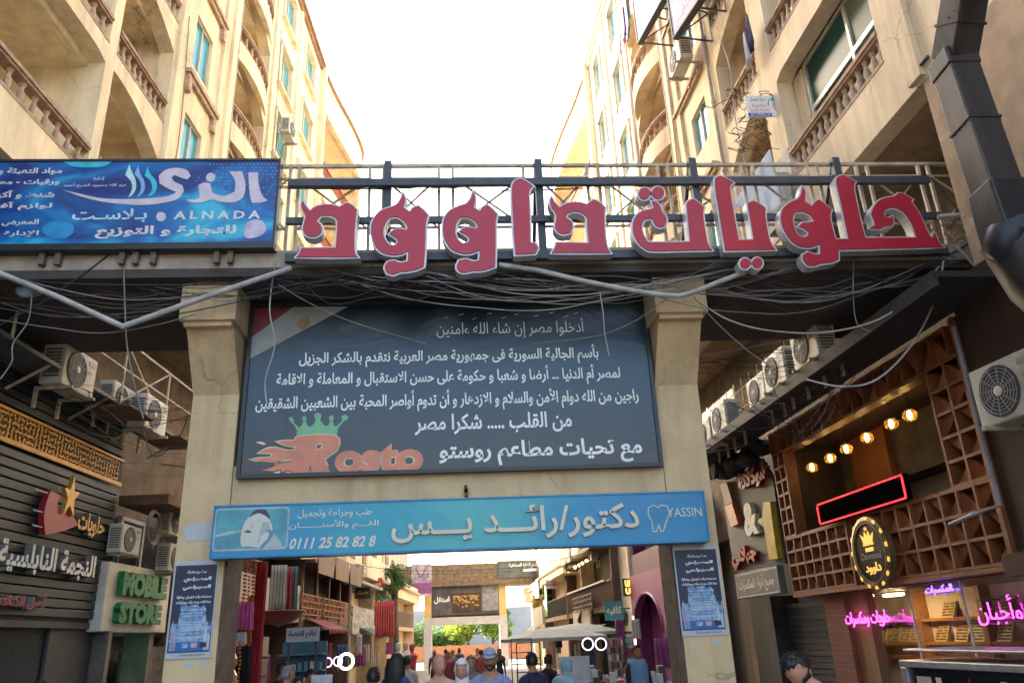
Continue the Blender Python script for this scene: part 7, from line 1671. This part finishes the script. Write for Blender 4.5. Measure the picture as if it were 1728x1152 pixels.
# projecting signs up on the right
def hung_sign(pA, pB, b, ht, mat_, label, words, hgt):
    a, z = FR_.px(*pA, b); A = FR_.w(a, b, z); r = ray(*pB); B = V((0, 0, HC)) + r * ((A.z - HC) / r.z)
    d = (B - A); d.z = 0; L = d.length; d.normalize(); n = V((d.y, -d.x, 0))
    if n.y > 0: n = -n
    Q = Fr((A.x, A.y, 0), d, n); T = thing('projecting_sign', label, 'sign', A)
    L2 = L * 1.5; mb = MB(); mb.box(Q, 0, L2, -.14, 0, A.z, A.z + ht); mb.build('panel', mat_, T)
    mb = MB()
    for i, wd in enumerate(words): text(mb, Q, (.2, A.z + .25 + i * hgt, L2 - .2, A.z + .25 + (i + .62) * hgt), wd, .005, .02)
    mb.build('lettering', INKW, T)
    mb = MB(); frame_bars(mb, Q, 0, A.z, L2, A.z + ht, .05, -.16, .02)
    for t in (0, .55):
        p = Q.w(L2 * t, -.07, A.z); w_ = FR_.w((p - FR_.o).dot(FR_.ux), 0, A.z - .1); mb.bar(p, w_, .035); mb.bar(p, w_ + V((0, 0, .9)), .03); mb.bar(w_, w_ + V((0, 0, .9)), .03); mb.bar(p + V((0, 0, 1.2)), w_ + V((0, 0, .9)), .03)
    mb.build('sign_bracket', STEEL, T); return T
VIO = M('violet_sign_print', (.24, .24, .40), .45, var=.15, scale=2)
PALE = M('pale_sign_print', (.46, .52, .56), .45, col2=(.30, .36, .40), scale=2)
hung_sign((1137, 62), (1178, 0), 1.0, 3.0, VIO, 'violet blue sign jutting out above the high air conditioner', ('أسنان', 'دكتور', 'عيادة'), .8)
hung_sign((1077, 71), (1116, 0), 1.1, 3.6, PALE, 'pale grey sign jutting out beside the violet blue one', ('الطبيعي', 'العلاج', 'مركز'), .9)
# advertisement board on the balcony corner
T = thing('advert_board', 'white and pink beauty advert board wired to the right balcony corner', 'sign', FR_.w(2.9, .35, 10.8))
q = FR_.px(1261, 180, .4); X = Fr(FR_.w(2.85, .45, 0), (1, 0, 0), (0, -1, 0))
p0 = X.rect(1259, 162, 1327, 197)
mb = MB(); mb.box(X, p0[0], p0[2], -.03, 0, p0[1], p0[3]); mb.build('panel', M('advert_white', (.78, .78, .80), .5, var=.06), T)
w, h = p0[2] - p0[0], p0[3] - p0[1]; U = lambda x, y: (p0[0] + w * x, p0[1] + h * y)
mb = MB(); text(mb, X, (*U(.12, .72), *U(.5, .92)), 'مركز تجميل', .003, .02, 0); text(mb, X, (*U(.15, .44), *U(.5, .60)), 'دكتورة', .003, .02, 1); text(mb, X, (*U(.08, .22), *U(.58, .38)), 'جلدية وليزر', .003, .02, 1)
mb.plate(X, [U(.02, .02), U(.6, .02), U(.6, .17), U(.02, .17)], (), 0, .004, 2, back=False); text(mb, X, (*U(.08, .05), *U(.56, .14)), '01150216', .006, .02, 5, ar=False)
mb.plate(X, smooth([U(.66, .62), U(.70, .30), U(.82, .16), U(.92, .30), U(.93, .62), U(.84, .82), U(.72, .82)], 3), (), 0, .004, 3, back=False); mb.plate(X, smooth([U(.78, .70), U(.98, .55), U(.99, .98), U(.70, .98), U(.62, .80)], 3), (), 0, .006, 4, back=False)
mb.build('print', [M('ad_blue', (.05, .14, .40), .5), M('ad_pink', (.70, .22, .26), .5), M('ad_royal', (.02, .10, .50), .5), M('ad_face', (.40, .42, .44), .5), M('ad_teal', (.02, .34, .30), .5), INKW], T)
mb = MB(); rr = random.Random(31); c = X.w(*[(p0[0] + p0[2]) / 2, -.12, p0[1]])
for i in range(34):
    p = c + V((rr.uniform(-.7, .6), rr.uniform(-.1, .2), rr.uniform(-.9, .75))); q = [p]
    for k in range(4): q.append(q[-1] + V((rr.uniform(-.3, .3), rr.uniform(-.1, .1), rr.uniform(-.2, .2))))
    mb.tube(curve(q, 4), .008, 4)
single(mb, 'dry_vine', M('dry_stem', (.06, .045, .035), .9), 'dry tangled stems hanging around the white advert board', 'plant', smooth=60)
mb = MB(); mb.box(FR_, 2.75, 3.3, .05, .42, 8.95, 10.1); mb.box(FR_, 2.65, 3.9, .0, .02, 9.1, 10.6); single(mb, 'concrete_patch', M('raw_grey_concrete', (.46, .45, .43), .9, var=.2, scale=4, bump=.4, bscale=18, grime=.5), 'bare grey concrete corner below the white advert board', 'wall corner')
SX = Fr(FR_.w(2.7, .75, 0), (1, 0, 0), (0, -1, 0)); out = smooth(SX.pts([(1297, 254), (1306, 275), (1314, 300), (1321, 330), (1316, 350), (1300, 362), (1280, 352), (1258, 356), (1238, 348), (1252, 322), (1268, 300), (1282, 276)]), 3)
mb = MB(); n = len(out); cx_ = sum(p[0] for p in out) / n; cz_ = sum(p[1] for p in out) / n; rings = []
for k in range(7):
    t = k / 6; rings.append([SX.w(cx_ + (p[0] - cx_) * t, .06 * sin((cx_ + (p[0] - cx_) * t) * 24 + .6 * cz_) * t, cz_ + (p[1] - cz_) * t) for p in out])
mb.add([q for r_ in rings for q in r_], [(k * n + i, k * n + (i + 1) % n, (k + 1) * n + (i + 1) % n, (k + 1) * n + i) for k in range(6) for i in range(n)])
o = single(mb, 'laundry_sheet', M('sheet_white', (.66, .70, .78), .8, var=.08), 'white sheet pinned at one corner behind the steel letter frame', 'laundry', smooth=70); so2 = o.modifiers.new('cloth', 'SOLIDIFY'); so2.thickness = .01
for dx, dz, m_, lb in ((0, 0, cloth('navy_laundry', (.05, .06, .12)), 'dark blue clothes bundle on the upper right balcony rail'), (-.25, -.25, cloth('white_laundry', (.46, .46, .52)), 'pale clothes hanging under the dark blue bundle on the upper right balcony')):
    a, z = FR_.px(1263, 52, .25); c = FR_.w(a - dx, .25, z + dz); hang('laundry', c.x, c.y, .38, c.z - .45, c.z + .3, m_, lb, 'laundry', folds=3, ry=1.2)
for i, (px, col_, lb) in enumerate((((1050, 30), (.30, .10, .16), 'wine red laundry'), ((1043, 48), (.46, .30, .32), 'pink laundry'), ((1056, 22), (.10, .16, .30), 'blue laundry'))):
    a, z = FR_.px(*px, .4); c = FR_.w(a, .4, z); hang('laundry', c.x, c.y, .7, c.z - .9, c.z + .5, cloth('line_%d' % i, col_), lb + ' hanging on the sunlit far right front', 'laundry', folds=3, ry=1.4)
# wall pipe, chair, satellite arm
mb = MB(); mb.tube([FR_.w(*(lambda q: (q[0], .04, q[1]))(FR_.px(*p, .04))) for p in ((1508, 0), (1524, 40), (1548, 118), (1566, 96))], .03, 6); single(mb, 'drain_pipe', STEEL, 'thin dark drain pipe bending on the wall left of the exhaust duct', 'pipe')
a, z = FL.px(190, 195, -.8); c = FL.w(a, -.6, z); mb = MB()
for p, q in (((0, 0, .35), (0, 0, -.1)), ((0, 0, 0), (.1, .25, -.2)), ((0, 0, 0), (-.05, -.25, -.2)), ((-.05, -.25, -.2), (.1, .25, -.2)), ((0, .0, .1), (.15, .1, .25))): mb.tube([c + V(p), c + V(q)], .016, 5)
single(mb, 'metal_bracket', STEEL, 'bent grey metal bracket sticking out of the lower left loggia', 'bracket')
# rusty fascia bits, bolts and clips on the lintel
mb = MB()
for px in ((786, 826), (787, 832)): a, z = FG.px(*px, -.01); mb.box(FG, a - .02, a + .02, -.02, .05, z - .04, z + .05)
single(mb, 'rusty_hook', M('rust', (.16, .09, .03), .9, var=.3), 'small rusty hook on the cream lintel above the blue dentist sign', 'hook')

for F_, u, lb in ((FL, 8.47, 'grey drain pipe running up beside the arched loggias of the cream block'), (FR_, 8.88, 'grey drain pipe running up beside the arched loggias of the tan block'), (FR_, 5.62, 'thin drain pipe between the window and the middle loggia of the tan block')):
    mb = MB(); mb.tube([F_.w(u, .06, 9.0), F_.w(u, .06, 25)], .045, 8)
    for z in range(10, 25, 2): mb.tube([F_.w(u, .06, z), F_.w(u, .06, z + .08)], .058, 8)
    single(mb, 'drain_pipe', M('drain_pipe_paint', (.42, .37, .29), .6, var=.2, grime=.6), lb, 'pipe', smooth=50)
for F_, pts, lb in ((FL, ((5.2, 16.2), (5.5, 13.0), (5.3, 10.5), (5.6, 9.0)), 'loose wire hanging down the pilaster of the cream block'), (FL, ((11.9, 22), (12.0, 18), (11.85, 14), (12.0, 10)), 'wire hanging beside the far windows of the cream block'), (FR_, ((4.6, 15.2), (4.3, 14), (4.45, 12.5), (4.2, 10)), 'pale wire dangling inside the middle loggia of the tan block'), (FR_, ((8.7, 21), (8.3, 17.5), (8.5, 14), (8.2, 10)), 'loose wire hanging below the high air conditioner on the tan block')):
    mb = MB(); mb.tube(curve([F_.w(u, .12, z) for u, z in pts], 8), .014, 5); single(mb, 'hanging_wire', CB3 if 'pale' in lb else CB2, lb, 'cable', smooth=60)
